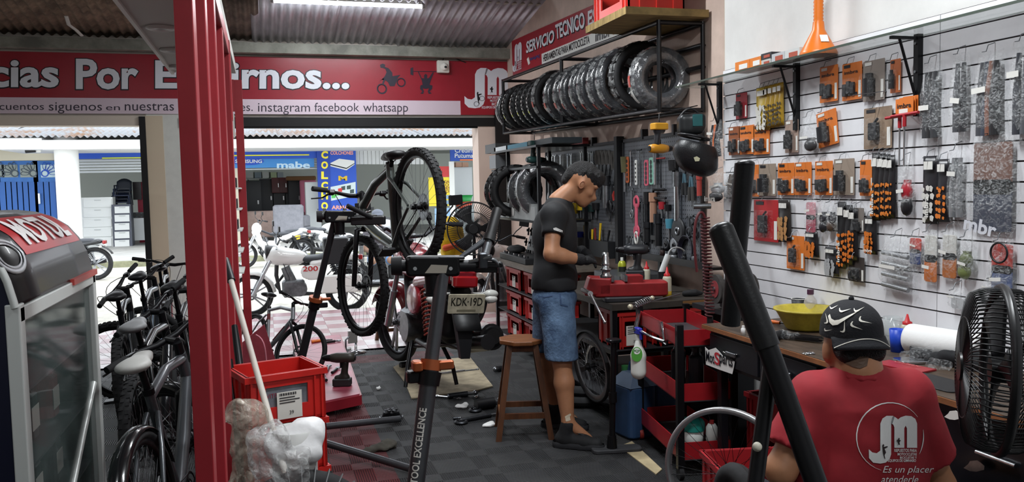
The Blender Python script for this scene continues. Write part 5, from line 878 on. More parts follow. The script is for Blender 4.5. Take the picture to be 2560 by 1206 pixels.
headp = [('e', hl(-.01, 0, .03), (.1, .078, .095), hR), ('e', hl(.035, 0, -.04), (.06, .058, .085), hR), C(hl(.05, 0, -.085), hl(.06, 0, -.1), .04, .034), C(hl(.085, 0, -.015), hl(.11, 0, -.045), .011, .016), ('e', hl(.1, 0, -.052), (.012, .02, .01), hR), ('e', hl(.083, 0, -.082), (.014, .026, .008), hR), ('e', hl(.085, -.035, .022), (.014, .03, .01), hR), ('e', hl(.085, .035, .022), (.014, .03, .01), hR), ('e', hl(.062, -.045, -.03), (.02, .018, .018), hR), ('e', hl(.062, .045, -.03), (.02, .018, .018), hR), ('e', hl(-.005, -.08, -.01), (.022, .009, .032), hR), ('e', hl(-.005, .08, -.01), (.022, .009, .032), hR)]
nk = mp(1397, 505)
sn, sf_ = mp(1385, 540, -.19), mp(1398, 532, .2); en, ef = mp(1378, 636, -.27), mp(1395, 640, .28); wn, wf = mp(1452, 650, -.2), mp(1455, 628, .1)
hn, hf2 = mp(1392, 775, -.09), mp(1375, 775, .09); kn, kf = mp(1405, 905, -.17), mp(1368, 905, .13); an, af = mp(1420, 1058, -.2), mp(1388, 1010, .22)
bodyp = headp+[C(hl(-.04, 0, -.06), nk, .058, .068), C(sn, sf_, .07, .07), C(mp(1388, 560), mp(1385, 690), .115, .115), ('e', mp(1388, 590), (.13, .17, .17), hR*0+frame((0, 0, 0), HR, HF, UPZ)), ('e', mp(1386, 745), (.13, .165, .12), frame((0, 0, 0), HR, HF, UPZ)), C(sn, en, .056, .044), C(en, along(en, wn, .35), .045, .046), C(along(en, wn, .35), wn, .046, .03), C(sf_, ef, .056, .044), C(ef, wf, .045, .03), C(hn, kn, .09, .058), C(kn, along(kn, an, .35), .056, .06), C(along(kn, an, .35), an, .06, .038), C(hf2, kf, .09, .058), C(kf, along(kf, af, .35), .056, .06), C(along(kf, af, .35), af, .06, .038)]
for a in (an, af): q = V((a.x, a.y, .05)); bodyp.append(C(a, q+HR*.12, .036, .03))
body = blob('body', bodyp, SKIN, man, .011, .022)
# face details
for s in (-1, 1):
    MB(T(hl(.088, s*.033, .008)) @ hR).sph((0, 0, 0), (.006, .014, .005), 10, 6).go('eyelid', mat('#5a3a2c', .5), body); MB(T(hl(.09, s*.034, .03)) @ hR).tube([(0, -.02, -.002), (.004, 0, .003), (-.004, .022*s*s, -.002)], .004, 6).go('eyebrow', HAIR, body)
MB(T(hl(.094, 0, -.083)) @ hR).tube([(-.004, -.022, 0), (.004, 0, 0), (-.004, .022, 0)], .003, 5).go('lips', mat('#8a5146', .5), body); MB(T(hl(-.006, -.09, -.01)) @ hR).ring(.018, .004, 16, 6, RX(90) @ S3(.8, 1.3, 1)).go('ear_rim', mat('#a06a4e', .5), body)
blob('hair', [('e', hl(-.012, 0, .05), (.11, .077, .092), hR), ('e', hl(.062, 0, .078), (.055, .066, .048), hR), C(hl(-.09, 0, .03), hl(-.105, 0, -.03), .045, .03), C(hl(.08, -.03, .05), hl(.08, .03, .05), .026, .026)], HAIR, man, .008, .02, (.003, 160))
shirtp = [C(sn+UPZ*.004, sf_+UPZ*.004, .083, .083), C(mp(1388, 560), mp(1385, 690), .128, .126), ('e', mp(1388, 590), (.142, .185, .18), frame((0, 0, 0), HR, HF, UPZ)), ('e', mp(1386, 705), (.145, .182, .2), frame((0, 0, 0), HR, HF, UPZ)), C(nk-UPZ*.03, nk-UPZ*.08, .085, .1)]
ze = mp(1386, 722).z; cn, cf = along(sn, en, .52), along(sf_, ef, .52)
TEE = mat('#16171a', .75, noise=.2, scale=9, bump=.25, bscale=7); sh_ = blob('t_shirt', [C(sn, along(sn, en, .62), .074, .07), C(sf_, along(sf_, ef, .62), .074, .07)]+cutter([((cn), (en-sn).normalized(), .16), ((cf), (ef-sf_).normalized(), .16)])+shirtp+cutter([((mp(1386, 700).x, mp(1386, 700).y, ze), (0, 0, -1), .6)]), TEE, man, .011, .03, (.003, 22))
decal(sh_, [[(1383, 571), (1390, 569), (1407, 577), (1406, 582), (1398, 580), (1384, 575)]], mat('#c9c9c6', .5), 'sleeve_tag', sh_, .004, 1)
JEAN = mat('#5c7592', .85, noise=.45, scale=6, bump=.3, bscale=60, col2='#2c405c'); zh = mp(1405, 885).z
jp = [('e', mp(1386, 745), (.143, .178, .11), frame((0, 0, 0), HR, HF, UPZ)), C(hn+UPZ*.03, along(hn, kn, 1.1), .11, .098), C(hf2+UPZ*.03, along(hf2, kf, 1.1), .11, .098)]
jn = blob('denim_shorts', jp+cutter([((kn.x, kn.y, zh), (0, 0, -1), .8), ((hn.x, hn.y, mp(1386, 712).z), (0, 0, 1), .5)]), JEAN, man, .011, .02, (.003, 26))
decal(jn, [[(1330, 735), (1360, 742), (1380, 738), (1380, 741), (1360, 745), (1330, 738)], [(1398, 735), (1402, 735), (1404, 760), (1420, 765), (1420, 768), (1401, 764)]], mat('#2f4464', .8), 'pocket_seam', jn, .004, 1)
def shoe(a, dirv, par):
    b = V((a.x, a.y, 0)); d = V(dirv).normalized(); blob('shoe', [C(b-d*.04+UPZ*.05, b+d*.1+UPZ*.045, .045, .04), C(b+d*.1+UPZ*.04, b+d*.18+UPZ*.035, .042, .034), C(b-d*.02+UPZ*.06, a-UPZ*.01, .048, .046)], mat('#1c1d1f', .8, noise=.3, scale=40), par, .008, .02)
    so = blob('shoe_sole', [C(b-d*.055+UPZ*.018, b+d*.08+UPZ*.018, .047, .044), C(b+d*.08+UPZ*.018, b+d*.19+UPZ*.02, .046, .038)], mat('#26272a', .8), par, .008, .01, cut=lambda vs: (vs[:, 2] > -.001) & (vs[:, 2] < .04)); MB().tube([b+d*.03+UPZ*.1, b+d*.09+UPZ*.088, b+d*.12+UPZ*.08], [.014, .012, .008], 6, flat=.4).go('laces', BLACK, par)
dsh = (HR*.93-HF*.35).normalized(); shoe(an, dsh, man); shoe(af, dsh, man); GLV = mat('#141518', .7, bump=.3, bscale=120)
hub_c = onD(1508, 655, 5.2); fingers(wn, hub_c-HR*.01+V((0, 0, .0)), HF, (UPZ*.3+HF*-.6), GLV, man, curl=.6); fingers(wf, hub_c+HF*.06, -HF, UPZ, GLV, man); blob('glove_cuff', [C(along(en, wn, .86), wn, .036, .036)], GLV, man, .007, .01); blob('glove_cuff', [C(along(ef, wf, .86), wf, .036, .036)], GLV, man, .007, .01)
decal(body, [[(1412, 1042), (1434, 1030), (1442, 1040), (1438, 1048), (1415, 1055)]], mat('#cbbfa8', .7), 'ankle_patch', man, .004, 1)
# ---- seated mechanic, seen from behind
S_D = 2.42
def sp(x, y, dy=0.): return onD(x, y, S_D+dy)
sm_ = thing('person', 'person in red printed T-shirt and black cap seated at the desk, seen from behind', 'person'); FR3 = frame((0, 0, 0), HR, HF, UPZ)
hd3 = sp(2132, 862, .06); nb = sp(2146, 925, .03); sl, sr = sp(2038, 1000, .05), sp(2262, 990, .05); el, er = sp(1952, 1175, .02), sp(2350, 1215, .1); wl_, wr_ = sp(1990, 1190, .34), sp(2290, 1200, .38); pv = V((sp(2150, 1000, .05).x, sp(2150, 1000, .05).y, .52))
kl, kr = pv+HR*(-.2)+HF*.4+UPZ*-.02, pv+HR*.2+HF*.4+UPZ*-.02; fl_, fr_ = kl+UPZ*-.45+HF*.02, kr+UPZ*-.45+HF*.02
hp3 = [('e', hd3+UPZ*.02, (.078, .098, .092), FR3), ('e', hd3+HF*.05-UPZ*.05, (.06, .06, .08), FR3), C(hd3+HF*.09-UPZ*.02, hd3+HF*.115-UPZ*.04, .012, .016), ('e', hd3-HR*.08-UPZ*.025, (.008, .022, .032), FR3), ('e', hd3+HR*.08-UPZ*.025, (.008, .022, .032), FR3)]
b3 = blob('body', hp3+[C(hd3-UPZ*.06, nb, .062, .068), C(sl, sr, .062, .062), C(sp(2150, 1030, .08), pv, .11, .13), C(sl, el, .052, .044), C(el, wl_, .043, .03), C(sr, er, .052, .044), C(er, wr_, .043, .03), C(pv-HR*.09, kl, .085, .06), C(pv+HR*.09, kr, .085, .06), C(kl, fl_, .058, .042), C(kr, fr_, .058, .042), C(fl_, fl_+HF*.14-UPZ*.01, .04, .03), C(fr_, fr_+HF*.14-UPZ*.01, .04, .03)], SKIN, sm_, .011, .022)
for w3, s3 in ((wl_, 1), (wr_, -1)): fingers(w3, w3+HF*.1+HR*.03*s3, HR*s3, UPZ, SKIN, sm_, nm='hand')
TR = mat('#931d27', .8, noise=.12, scale=14, bump=.2, bscale=9)
tee = blob('t_shirt', [C(sl, along(sl, el, .8), .076, .08), C(sr, along(sr, er, .75), .076, .08)]+cutter([(along(sl, el, .72), (el-sl).normalized(), .14), (along(sr, er, .68), (er-sr).normalized(), .15)])+[C(sl+UPZ*.0, sr+UPZ*.0, .078, .078), C(sp(2146, 950, .04), sp(2148, 1000, .045), .08, .125), ('e', sp(2150, 1080, .06), (.2, .13, .2), FR3), C(sp(2150, 1090, .06), pv, .15, .155), ('e', sp(2150, 1200, .05), (.19, .14, .2), FR3)]+cutter([(pv-UPZ*.03, (0, 0, -1), .5), (nb+UPZ*.01, (0, 0, 1), .09)]), TR, sm_, .009, .03, (.0022, 24))
blob('collar', [C(nb+(-HR*math.cos(a)*.066+HF*(math.sin(a)*.066))-UPZ*.012, nb+(-HR*math.cos(a+.5)*.066+HF*(math.sin(a+.5)*.066))-UPZ*.012, .009, .009) for a in np.arange(0, 6.28, .5)], TR, sm_, .005, .006)
blob('trousers', [C(pv-HR*.09, kl, .1, .075), C(pv+HR*.09, kr, .1, .075), ('e', pv, (.19, .15, .12), FR3), C(kl, fl_+UPZ*.05, .072, .055), C(kr, fr_+UPZ*.05, .072, .055)], mat('#22252c', .85), sm_, .014, .03)
blob('hair', [('e', hd3+UPZ*.01-HF*.008, (.076, .088, .07), FR3), C(hd3-UPZ*.012-HF*.06-HR*.04, hd3-UPZ*.012-HF*.06+HR*.04, .03, .03)], HAIR, sm_, .008, .02, (.002, 200))
cc = sp(2128, 815, .06); CAPM = mat('#15161b', .85, bump=.15, bscale=200); cap = blob('cap', [('e', cc+UPZ*.0, (.084, .104, .078), FR3), ('e', cc-UPZ*.03, (.083, .102, .05), FR3)], CAPM, sm_, .006, .02, cut=lambda vs: vs[:, 2] > cc.z-.034)
brimf = lambda a, r: cc-UPZ*(.012+.034*r+.012*a*a)-HF*(.098-.05*a*a+.03*r)+HR*(.077*a*(1+.04*r))
MB().grid(lambda u, v: brimf(2*u-1, v), 16, 4).go('cap_brim', CAPM, cap, solid=.006); MB().tube([brimf(i/10, .25+.55*abs(i/10)**2)-HF*.004+UPZ*.001 for i in range(-10, 11)], .0016, 5).go('brim_piping', mat('#e6e2d6', .5), cap); MB().sph(cc+UPZ*.081, .008).go('cap_button', CAPM, cap)
def swoosh(cx, cy, L, ang, fl=1):
    P = [(-.5, -.06), (-.46, .14), (-.36, .24), (-.2, .22), (.5, -.24), (-.16, .06), (-.3, .08), (-.4, .02), (-.44, -.12)]; ca, sa = math.cos(math.radians(ang)), math.sin(math.radians(ang)); return [(cx+L*(x*ca-y*fl*sa), cy+L*(x*sa+y*fl*ca)) for x, y in P]
WP = mat('#e6e2d6', .5); decal(cap, [swoosh(2110, 795, 80, 0), swoosh(2085, 768, 22, 0), swoosh(2112, 776, 30, 12), swoosh(2148, 774, 28, 0), swoosh(2066, 797, 26, -75), swoosh(2110, 818, 30, -60), swoosh(2140, 818, 34, 48), swoosh(2162, 804, 34, 40), swoosh(2070, 826, 20, 20)], WP, 'cap_emblem', cap, .004, 2)
decal(b3, [[(2108, 893), (2122, 888), (2140, 898), (2152, 890), (2172, 893), (2168, 915), (2150, 922), (2132, 918), (2112, 908)]], mat('#5c4638', .6), 'neck_tattoo', sm_, .003, 2)
q3 = lambda L, x0, y0, w3, h3: [(x0+(x-560)/550*w3, y0+(y-345)/515*h3) for x, y in L]; WS = mat('#e3e2e0', .6); lg = (2172, 1040, 122, 120)
def arcstrip(cx, cy, r, a0, a1, w3, n=22): A = [math.radians(a0+(a1-a0)*i/n) for i in range(n+1)]; return [(cx+r*math.cos(a), cy+r*1.02*math.sin(a)) for a in A]+[(cx+(r-w3*math.sin(math.pi*i/n)-.6)*math.cos(A[i]), cy+(r-w3*math.sin(math.pi*i/n)-.6)*1.02*math.sin(A[i])) for i in range(n, -1, -1)]
decal(tee, [q3(JP, *lg), q3(MP, *lg), arcstrip(2225, 1093, 85, 105, 325, 2.5), arcstrip(2225, 1093, 85, -12, 30, 2)], WS, 'shirt_print', tee, .004, 2); decal(tee, [q3(RUN, *lg), q3(CYC, *lg)], mat('#2a2020', .7), 'shirt_figure', tee, .007, 0); decal(tee, [q3([(835, 347), (812, 430), (826, 432), (850, 362)], *lg)], mat('#8a8a8c', .7), 'shirt_print_fold', tee, .006, 1)
decal(tee, [('text', s, x0, y0, x1, y1, dict(bold=.02)) for s, x0, y0, x1, y1 in (('REPUESTOS PARA', 2236, 1123, 2292, 1131), ('MOTOCICLETAS', 2244, 1133, 2292, 1140), ('BICICLETAS Y', 2250, 1142, 2292, 1148), ('EQUIPOS DE GIMNASIO', 2220, 1149, 2290, 1157))]+[('text', 'Es un placer', 2207, 1166, 2335, 1188, dict(shear=.3)), ('text', 'atenderle', 2203, 1190, 2296, 1208, dict(shear=.3))], WS, 'shirt_lettering', tee, .005)
ch_ = thing('work_chair', 'dark chair under the seated person', 'chair'); MB().rbox(pv-UPZ*.13, (.42, .42, .06), .06, RZ(-16)).go('seat', BLACK, ch_)
for sx in (-1, 1):
    for sy in (-1, 1): q = pv+HR*.17*sx+HF*.17*sy; MB().cyl((q.x, q.y, pv.z-.15), (q.x+sx*.02, q.y, 0), .015, n=8).go('leg', BLKM, ch_)
# ---------------------------------------------------------------- right wall: glass shelf, packs on hooks, desk
SX = XW-.02
def wallbox(bx, X=SX):
    """pixel box on a side-wall plane -> frame (x along -Y, y up, z into the room), width, height"""
    x0, y0, x1, y1 = bx; x1 += 1000*(x1 < x0); xc, yc = (x0+x1)/2, (y0+y1)/2; ya, yb = onX(x0, yc, X).y, onX(x1, yc, X).y; zt_, zb_ = onX(xc, y0, X).z, onX(xc, y1, X).z
    return frame((X, ya, zb_), (0, -1, 0), (0, 0, 1), (-1, 0, 0)), ya-yb, zt_-zb_
gl = thing('glass_shelf', 'long glass shelf on black brackets above the slatted wall', 'shelf'); MB().b2((2.555, 1.2, 2.2), (XW-.02, 4.9, 2.208)).go('glass_plate', mat('#8f9a90', .03, alpha=.42, spec=.7), gl); MB().b2((2.551, 1.2, 2.199), (2.556, 4.9, 2.209)).go('polished_edge', mat('#4d564e', .2), gl)
for y in (4.64, 3.86, 3.0, 2.1):
    b = MB(); b.b2((XW-.045, y-.013, 1.86), (XW-.018, y+.013, 2.21)); b.b2((2.575, y-.008, 2.186), (XW-.02, y+.008, 2.199)); k_ = b.go('bracket', BLKM, gl); MB().cyl((2.62, y, 2.19), (XW-.04, y, 1.93), .006, n=8).go('brace', BLKM, k_)
    for z in (2.17, 2.05, 1.9): MB().cyl((XW-.045, y, z), (XW-.05, y, z), .006, n=8).go('screw', STEEL, k_)
fn = thing('funnel', 'orange plastic funnel standing upside down on the glass shelf', 'funnel'); c = onX(2046, 100, 2.66); c.z = 2.209; OR = mat('#d8701a', .35); MB(T(c)).lathe([(.088, 0), (.09, .012), (.086, .02), (.03, .125), (.026, .165)], 28).go('cone', OR, fn); b = MB(T(c)); b.lathe([(.026, .16)]+[(.021+.004*(i % 2), .168+.0085*i) for i in range(22)]+[(.018, .36)], 18); b.go('corrugated_spout', OR, fn); MB(T(c) @ RZ(-100)).box((.06, 0, .075), (.002, .04, .04), RY(-28)).go('tag', LW, fn)
for i, (x0, y0, x1, y1, c1, lab) in enumerate(((1845, 118, 1882, 157, '#d9791f', 'orange spark plug box first on the glass shelf'), (1882, 110, 1912, 145, '#d9791f', 'second orange box on the glass shelf'), (1911, 117, 1935, 135, '#b9b9b5', 'small grey carton under the black box on the glass shelf'), (1910, 98, 1937, 117, '#26262a', 'black topped little box on the glass shelf'), (1937, 102, 1970, 130, '#b4b6b8', 'silver carton on the glass shelf'), (1970, 96, 2008, 124, '#c3c5c3', 'white carton next to the funnel'))):
    m4, w_, h_ = wallbox((x0, y0, x1, y1), 2.62); y_ = m4.translation.y-w_/2; z_ = 2.2085 if i != 3 else 2.2085+.034; hh = .06 if i < 2 else .034 if i in (2, 3) else .052; t = thing('carton', lab, 'box', 'cartons on the glass shelf'); MB().b2((2.6, y_-w_/2+.002, z_), (2.68, y_+w_/2-.002, z_+hh)).go('box', mat(c1, .5), t); MB().b2((2.598, y_-w_*.35, z_+hh*.25), (2.6, y_+w_*.2, z_+hh*.7)).go('label', LW if i < 2 else mat('#a64a34', .5), t)
PLAST = film('#dfe2e2', .02, .16, 45); CLR = film('#e0e3e4', .04, .34, 55); ORC = mat('#d0712a', .45); DKC = mat('#232326', .45); STK = mat('#d9d8d2', .6)
def hook(par, w_, h_, dx=0): MB().tube([(w_/2+dx, h_+.03, -.012), (w_/2+dx, h_+.02, .02), (w_/2+dx, h_-.005, .03), (w_/2+dx, h_-.008, .05)], .0018, 5).go('hook', STEEL, par)
def pack(bx, lab, card=None, style='pads', tilt=0, txt_=True, seed=0, top=.34, grp='orange blister packs on the slatted wall', off=.012, cat='blister pack'):
    m4, w_, h_ = wallbox(bx, SX-off); r = random.Random(seed or int(bx[0]*7+bx[1])); t = thing('blister_pack', lab, cat, grp, mw=m4 @ T(w_/2, h_, 0) @ RZ(tilt) @ T(-w_/2, -h_, 0)); card = card or ORC
    MB().rbox((w_/2, h_/2, 0), (w_, h_, .002), .004).go('card', card, t); hook(t, w_, h_)
    if style == 'pads':
        MB().b2((w_*.12, h_*.12, .001), (w_*.78, h_*(.2), .004)).go('inner_print', DKC, t); b = MB()
        for i in range(3): b.rbox((w_*(.22+.2*i), h_*.32+r.uniform(-.01, .01), .012), (w_*.17, h_*r.uniform(.3, .4), .014), .003)
        b.go('brake_pad', BLACK, t); MB().rbox((w_*.42, h_*.33, .012), (w_*.72, h_*.5, .026), .008).go('bubble', PLAST, t, bevel=.005)
    elif style == 'cyl': MB().cyl((w_*.42, h_*.12, .018), (w_*.42, h_*.55, .018), w_*.2, n=14).cyl((w_*.42, h_*.55, .018), (w_*.42, h_*.68, .018), w_*.12, n=12).go('part', BLACK, t); MB().rbox((w_*.42, h_*.38, .02), (w_*.66, h_*.62, .042), .012).go('bubble', PLAST, t, bevel=.006)
    elif style == 'tool': MB().rbox((w_*.45, h_*.42, .016), (w_*.3, h_*.42, .022), .006).cyl((w_*.45, h_*.6, .016), (w_*.6, h_*.72, .016), .006, n=8).go('part', BLACK, t); MB().rbox((w_*.45, h_*.42, .016), (w_*.74, h_*.66, .03), .01).go('bubble', PLAST, t, bevel=.005)
    MB().b2((w_*.84, h_*.06, .002), (w_*.96, h_*.5, .003)).go('barcode_strip', STK, t); MB().b2((w_*.1, h_*(1-top*.35), .002), (w_*.42, h_*(.96), .003)).go('price_tag', STK if r.random() < .5 else DKC, t)
    if txt_: txt('imbra', T(w_*.12, h_*(1-top*.85), .002), w_*.7, h_*.09, INK, t, bold=.02)
    return t
o_ = ['leftmost', 'second', 'third', 'fourth', 'fifth', 'sixth', 'last']
for i, bx in enumerate(((2050, 165, 2095, 255), (2106, 157, 2155, 250))): pack(bx, ['left', 'right'][i]+' orange brake pad pack in the top row under the glass shelf')
pack((2158, 150, 2212, 252), 'clear pack with one long dark part in the top row', mat('#8a8078', .5), 'cyl', txt_=False); pack((2226, 148, 2252, 232), 'narrow pack with a small black cylinder ending the top row', mat('#b5653a', .5), 'cyl', txt_=False)
pack((1840, 233, 1868, 297), 'small red-backed pack left of the yellow packs', mat('#8d1f2a', .5), 'cyl', txt_=False)
for i, bx in enumerate(((1822, 317, 1850, 388), (1848, 314, 1886, 386), (1884, 312, 1924, 386))): pack(bx, ['left, darkest', 'middle', 'right'][i]+' of three orange packs below the yellow ones', mat('#8a4a24', .5) if i == 0 else None, seed=i+40)
pack((1963, 300, 1996, 382), 'narrow dark pack left of the clear bag in the middle rows', mat('#9a8478', .5), 'cyl', txt_=False); pack((2040, 278, 2090, 366), 'tilted orange pack with dark round part', None, 'cyl', tilt=8); pack((2160, 268, 2230, 372), 'large brown pack with black tool beside the red T-handles', mat('#8f7a66', .5, noise=.3), 'tool', txt_=False)
for i, bx in enumerate(((1880, 412, 1898, 492), (1897, 410, 1940, 490), (1945, 408, 1986, 488), (1987, 406, 2029, 488), (2038, 403, 2082, 488), (2085, 397, 2136, 488), (2150, 400, 2184, 490))): pack(bx, o_[i]+' pack in the long orange row behind the black bar end', mat('#8f8072', .5) if i in (1, 5) else None, 'cyl' if i in (1, 5) else 'pads', txt_=i in (2, 3, 4))
pack((1967, 590, 2011, 674), 'lone orange pack hanging low under the red charger', None, 'tool', txt_=False); pack((1885, 500, 1946, 604), 'red boxed pack with black grip in the lower left', mat('#a81c22', .4), 'tool', txt_=False); pack((2135, 520, 2160, 582), 'tiny dark pack with orange label low on the wall', mat('#77706a', .5), 'pads', txt_=False); pack((2122, 643, 2161, 705), 'lowest small pack with orange print and barcode', mat('#3a3330', .5), 'pads', txt_=False)
def strip(bx, lab, cols, label_text=None, seed=1, n=1, grp='black and orange packs on the slatted wall'):
    """long narrow pouch: black foil with an orange cracked pattern"""
    m4, w_, h_ = wallbox(bx, SX-.014); r = random.Random(seed); t = thing('pouch_pack', lab, 'pouch', grp, mw=m4); c0, c1 = cols
    MB().grid(lambda u, v: (w_*u*(1-.12*v), h_*v, .004+.014*math.sin(math.pi*u)*math.sin(math.pi*min(1, v*1.3))), 6, 8).go('pouch', mat(c0, .3), t, solid=.002); hook(t, w_, h_)
    for k in range(15):
        x, y, s = w_*(.22+.24*(k % 3)+r.uniform(-.05, .05)), h_*(.08+.11*(k//3)+r.uniform(-.02, .02)), w_*r.uniform(.09, .15); MB(T(x, y, .0225-.012*abs(x/w_-.5))).prism([(s*q*math.cos(a), s*q*1.3*math.sin(a)) for a, q in ((.3, 1), (1.5, .8), (2.6, 1), (3.8, .9), (5.2, 1))], .001).go('facet_print', mat(c1, .5), t)
    MB().b2((w_*.2, h_*.8, .018), (w_*.75, h_*.92, .02)).go('header_label', STK, t)
    if label_text: txt(label_text, T(w_*.62, h_*.1, .026) @ RZ(90) if w_ < h_*.4 else T(w_*.12, h_*.06, .024), h_*.3 if w_ < h_*.4 else w_*.75, w_*.3 if w_ < h_*.4 else h_*.09, STK, t, bold=.02)
    return t
for i, x in enumerate((2182, 2196, 2208, 2220)): strip((x, 382+2*i, x+22, 552-i*2), ['first', 'second', 'third', 'fourth'][i]+' black and orange lever pouch in the bundle right of the orange row', ('#1d1c1e', '#c9742a'), 'imbra' if i == 0 else None, seed=i+3)
for i, x in enumerate((2096, 2112, 2124)): strip((x, 505+8*i, x+24, 672-10*i), ['first', 'second', 'third'][i]+' tall black and orange pouch hanging low on the wall', ('#1b1b1d', '#c46a22'), 'imbra' if i == 0 else None, seed=i+9)
strip((2165, 540, 2196, 636), 'short black and orange pouch right of the tall ones', ('#1b1b1d', '#c46a22'), 'imbra', 13); strip((2310, 390, 2350, 560), 'large black and white pouch with orange cracks and barcode', ('#222226', '#c8c6c0'), 'imbra', 15); strip((2345, 398, 2378, 555), 'orange cracked pouch half behind the black and white one', ('#26262a', '#cc7028'), None, 17); strip((2015, 580, 2050, 642), 'black pouch with orange corner and bright chrome part', ('#1c1c1f', '#c46a22'), None, 19); strip((1948, 500, 1981, 602), 'black and orange pouch beside the red boxed pack', ('#2b2826', '#a87a4a'), None, 21); strip((2065, 618, 2100, 690), 'dark crinkled pouch low on the wall', ('#2a2a2d', '#9a9ca0'), None, 23)
for i, x in enumerate((1893, 1912, 1924, 1936, 1947)): strip((x, 218-3*i, x+(34 if i == 0 else 15), 326-3*i), ['first and fullest', 'second', 'third', 'fourth', 'fifth'][i]+' of the yellow backed tool packs', ('#a8862a' if i else '#b59a3a', '#3a342c' if i else '#c9c7bf'), None, 30+i, grp='yellow tool packs')
def bag(bx, lab, inner='tubes', cols=('#2a2b2e',), seed=0, cat='plastic bag', film=None, depth=.03, tag_=True, off=.012, grp='clear bags on the slatted wall', X=None):
    m4, w_, h_ = wallbox(bx, X or SX-off); r = random.Random(seed+int(bx[0])); t = thing('parts_bag', lab, cat, grp, mw=m4); ph = r.uniform(0, 6)
    def f_(u, v):
        e = math.sin(math.pi*u)**.5*min(1, 4*v)*min(1, 3*(1-v)); c = .5+(u-.5)*(.72+.28*math.sin(math.pi*(1-v)**1.5)); return (w_*c, h_*v, .006+depth*e+.006*math.sin(17*u+9*v+ph)*math.sin(23*v+5*u)*e)
    MB().grid(f_, 10, 16).go('film', film or CLR, t, solid=.0015); hook(t, w_, h_)
    for k, c in enumerate(cols):
        m = mat(c, .35, .4 if c.startswith('#8') or c.startswith('#9') else 0)
        if inner == 'tubes': x = w_*(.25+.5*(k+.5)/len(cols)); MB().tube([(x, h_*.1, .014), (x+w_*.05*math.sin(k*2), h_*.5, .018), (x+w_*.02, h_*.88, .012)], [w_*.13, w_*.11, w_*.07], 10).go('part', m, t)
        elif inner == 'lump': x, y = w_*r.uniform(.35, .65), h_*(.2+.5*k/max(1, len(cols)))
        if inner == 'lump': MB().sph((x, y, .018), (w_*.3, h_*.17, .018), 12, 8).box((x, y+h_*.1, .014), (w_*.3, h_*.2, .014)).go('part', m, t)
        elif inner == 'bars': y = h_*(.12+.75*k/len(cols)); MB().cyl((w_*.15, y, .016), (w_*.8, y-h_*.05, .016), .011, n=10).go('part', m, t)
        elif inner == 'flat': MB().rbox((w_*.5, h_*(.3+.35*k), .006), (w_*.7, h_*.5, .006), .01).go('part', m, t)
    if tag_: MB(T(w_*r.uniform(.2, .4), h_*r.uniform(.3, .7), depth+.01)).box((.02, 0, 0), (w_*.4, h_*.06, .001), RZ(r.uniform(-12, 8))).go('tag', STK, t)
    return t
bag((2003, 290, 2052, 382), 'crinkled clear bag with little dark part beside the tilted pack', 'lump', ('#3a3a3c',)); bag((2303, 155, 2366, 366), 'long clear bag of dark mirrors, leftmost of the big bags', 'tubes', ('#3c3d40', '#2b2b2d', '#3c3d40')); bag((2378, 132, 2436, 352), 'long clear bag of dark stems, second big bag', 'tubes', ('#4a4b4f', '#333336'), depth=.036); bag((2436, 126, 2524, 362), 'wide clear bag with dark blue and brown parts, third big bag', 'tubes', ('#45464b', '#3c414c', '#7a5040', '#2b2b2d'), depth=.04); bag((2524, 100, 2600, 362), 'clear bag cut by the right frame edge at the top', 'tubes', ('#3a3c42', '#55575c'))
bag((2372, 372, 2424, 562), 'clear bag with pale long tubes', 'tubes', ('#8b8d90', '#5b5d60', '#8b8d90')); b_o = bag((2418, 330, 2556, 592), 'large clear bag with blue and orange card at the right', 'flat', ('#3a3f4e', '#6d4a3c'), depth=.05, tag_=False); m4, w_, h_ = wallbox((2430, 535, 2530, 585), SX-.075); txt('imbr', m4 @ RZ(-8), w_, h_*.8, mat('#c9cbd2', .4), None, 'lettering', bold=.03, par_=None) if False else txt('mbr', T(w_*.25, h_*.35, .062) @ RZ(-10), w_*.85, h_*.75, mat('#c9cbd2', .4), b_o, bold=.03)
bag((2200, 588, 2300, 732), 'clear bag full of grey metal brackets', 'bars', ('#8a8c8e', '#8f9194', '#8a8c8e', '#77797c'), depth=.045); bag((2272, 588, 2312, 665), 'red and blue card bag behind the grey brackets', 'flat', ('#30406e', '#c03a2a'), depth=.01); bag((2308, 575, 2352, 712), 'clear bag with white cracked print and orange base', 'flat', ('#c46a22', '#c9c8c2')); bag((2353, 575, 2402, 702), 'clear bag with white and orange cracked print next to a twin', 'flat', ('#b5682e', '#c4c2bc')); bag((2398, 588, 2450, 702), 'clear bag with olive green fabric part', 'lump', ('#6f7a4a', '#59633c')); bt = bag((2472, 596, 2546, 745), 'blue and red bag with coiled black cable', 'flat', ('#4a5a82', '#b8362a'), depth=.03); m4, w_, h_ = wallbox((2470, 605, 2525, 660), SX-.05); MB(m4).ring(min(w_, h_)*.45, .004, 28, 6, T(w_/2, h_/2, 0)).go('cable_coil', BLACK, label='coiled black cable hanging on the blue and red bag', cat='cable')
bag((2248, 398, 2292, 545), 'clear bag with a red mirror and black stem', 'lump', ('#1f1f22', '#a02430')); bag((2014, 497, 2046, 586), 'pink wrapped pack hanging beside dark bags', 'flat', ('#a8485c', '#c98a94'), depth=.02); bag((2050, 500, 2076, 584), 'left of two dark bags in the lower rows', 'lump', ('#26262a', '#2e2e33')); bag((2074, 502, 2098, 582), 'right of two dark bags in the lower rows', 'lump', ('#55453c', '#2e2e33')); bag((2455, 690, 2530, 760), 'clear bag with a chrome bar low at the right', 'bars', ('#8a8c8e',)); bag((2375, 720, 2420, 775), 'little clear bag above the paper roll', 'flat', ('#b0b2b4',))
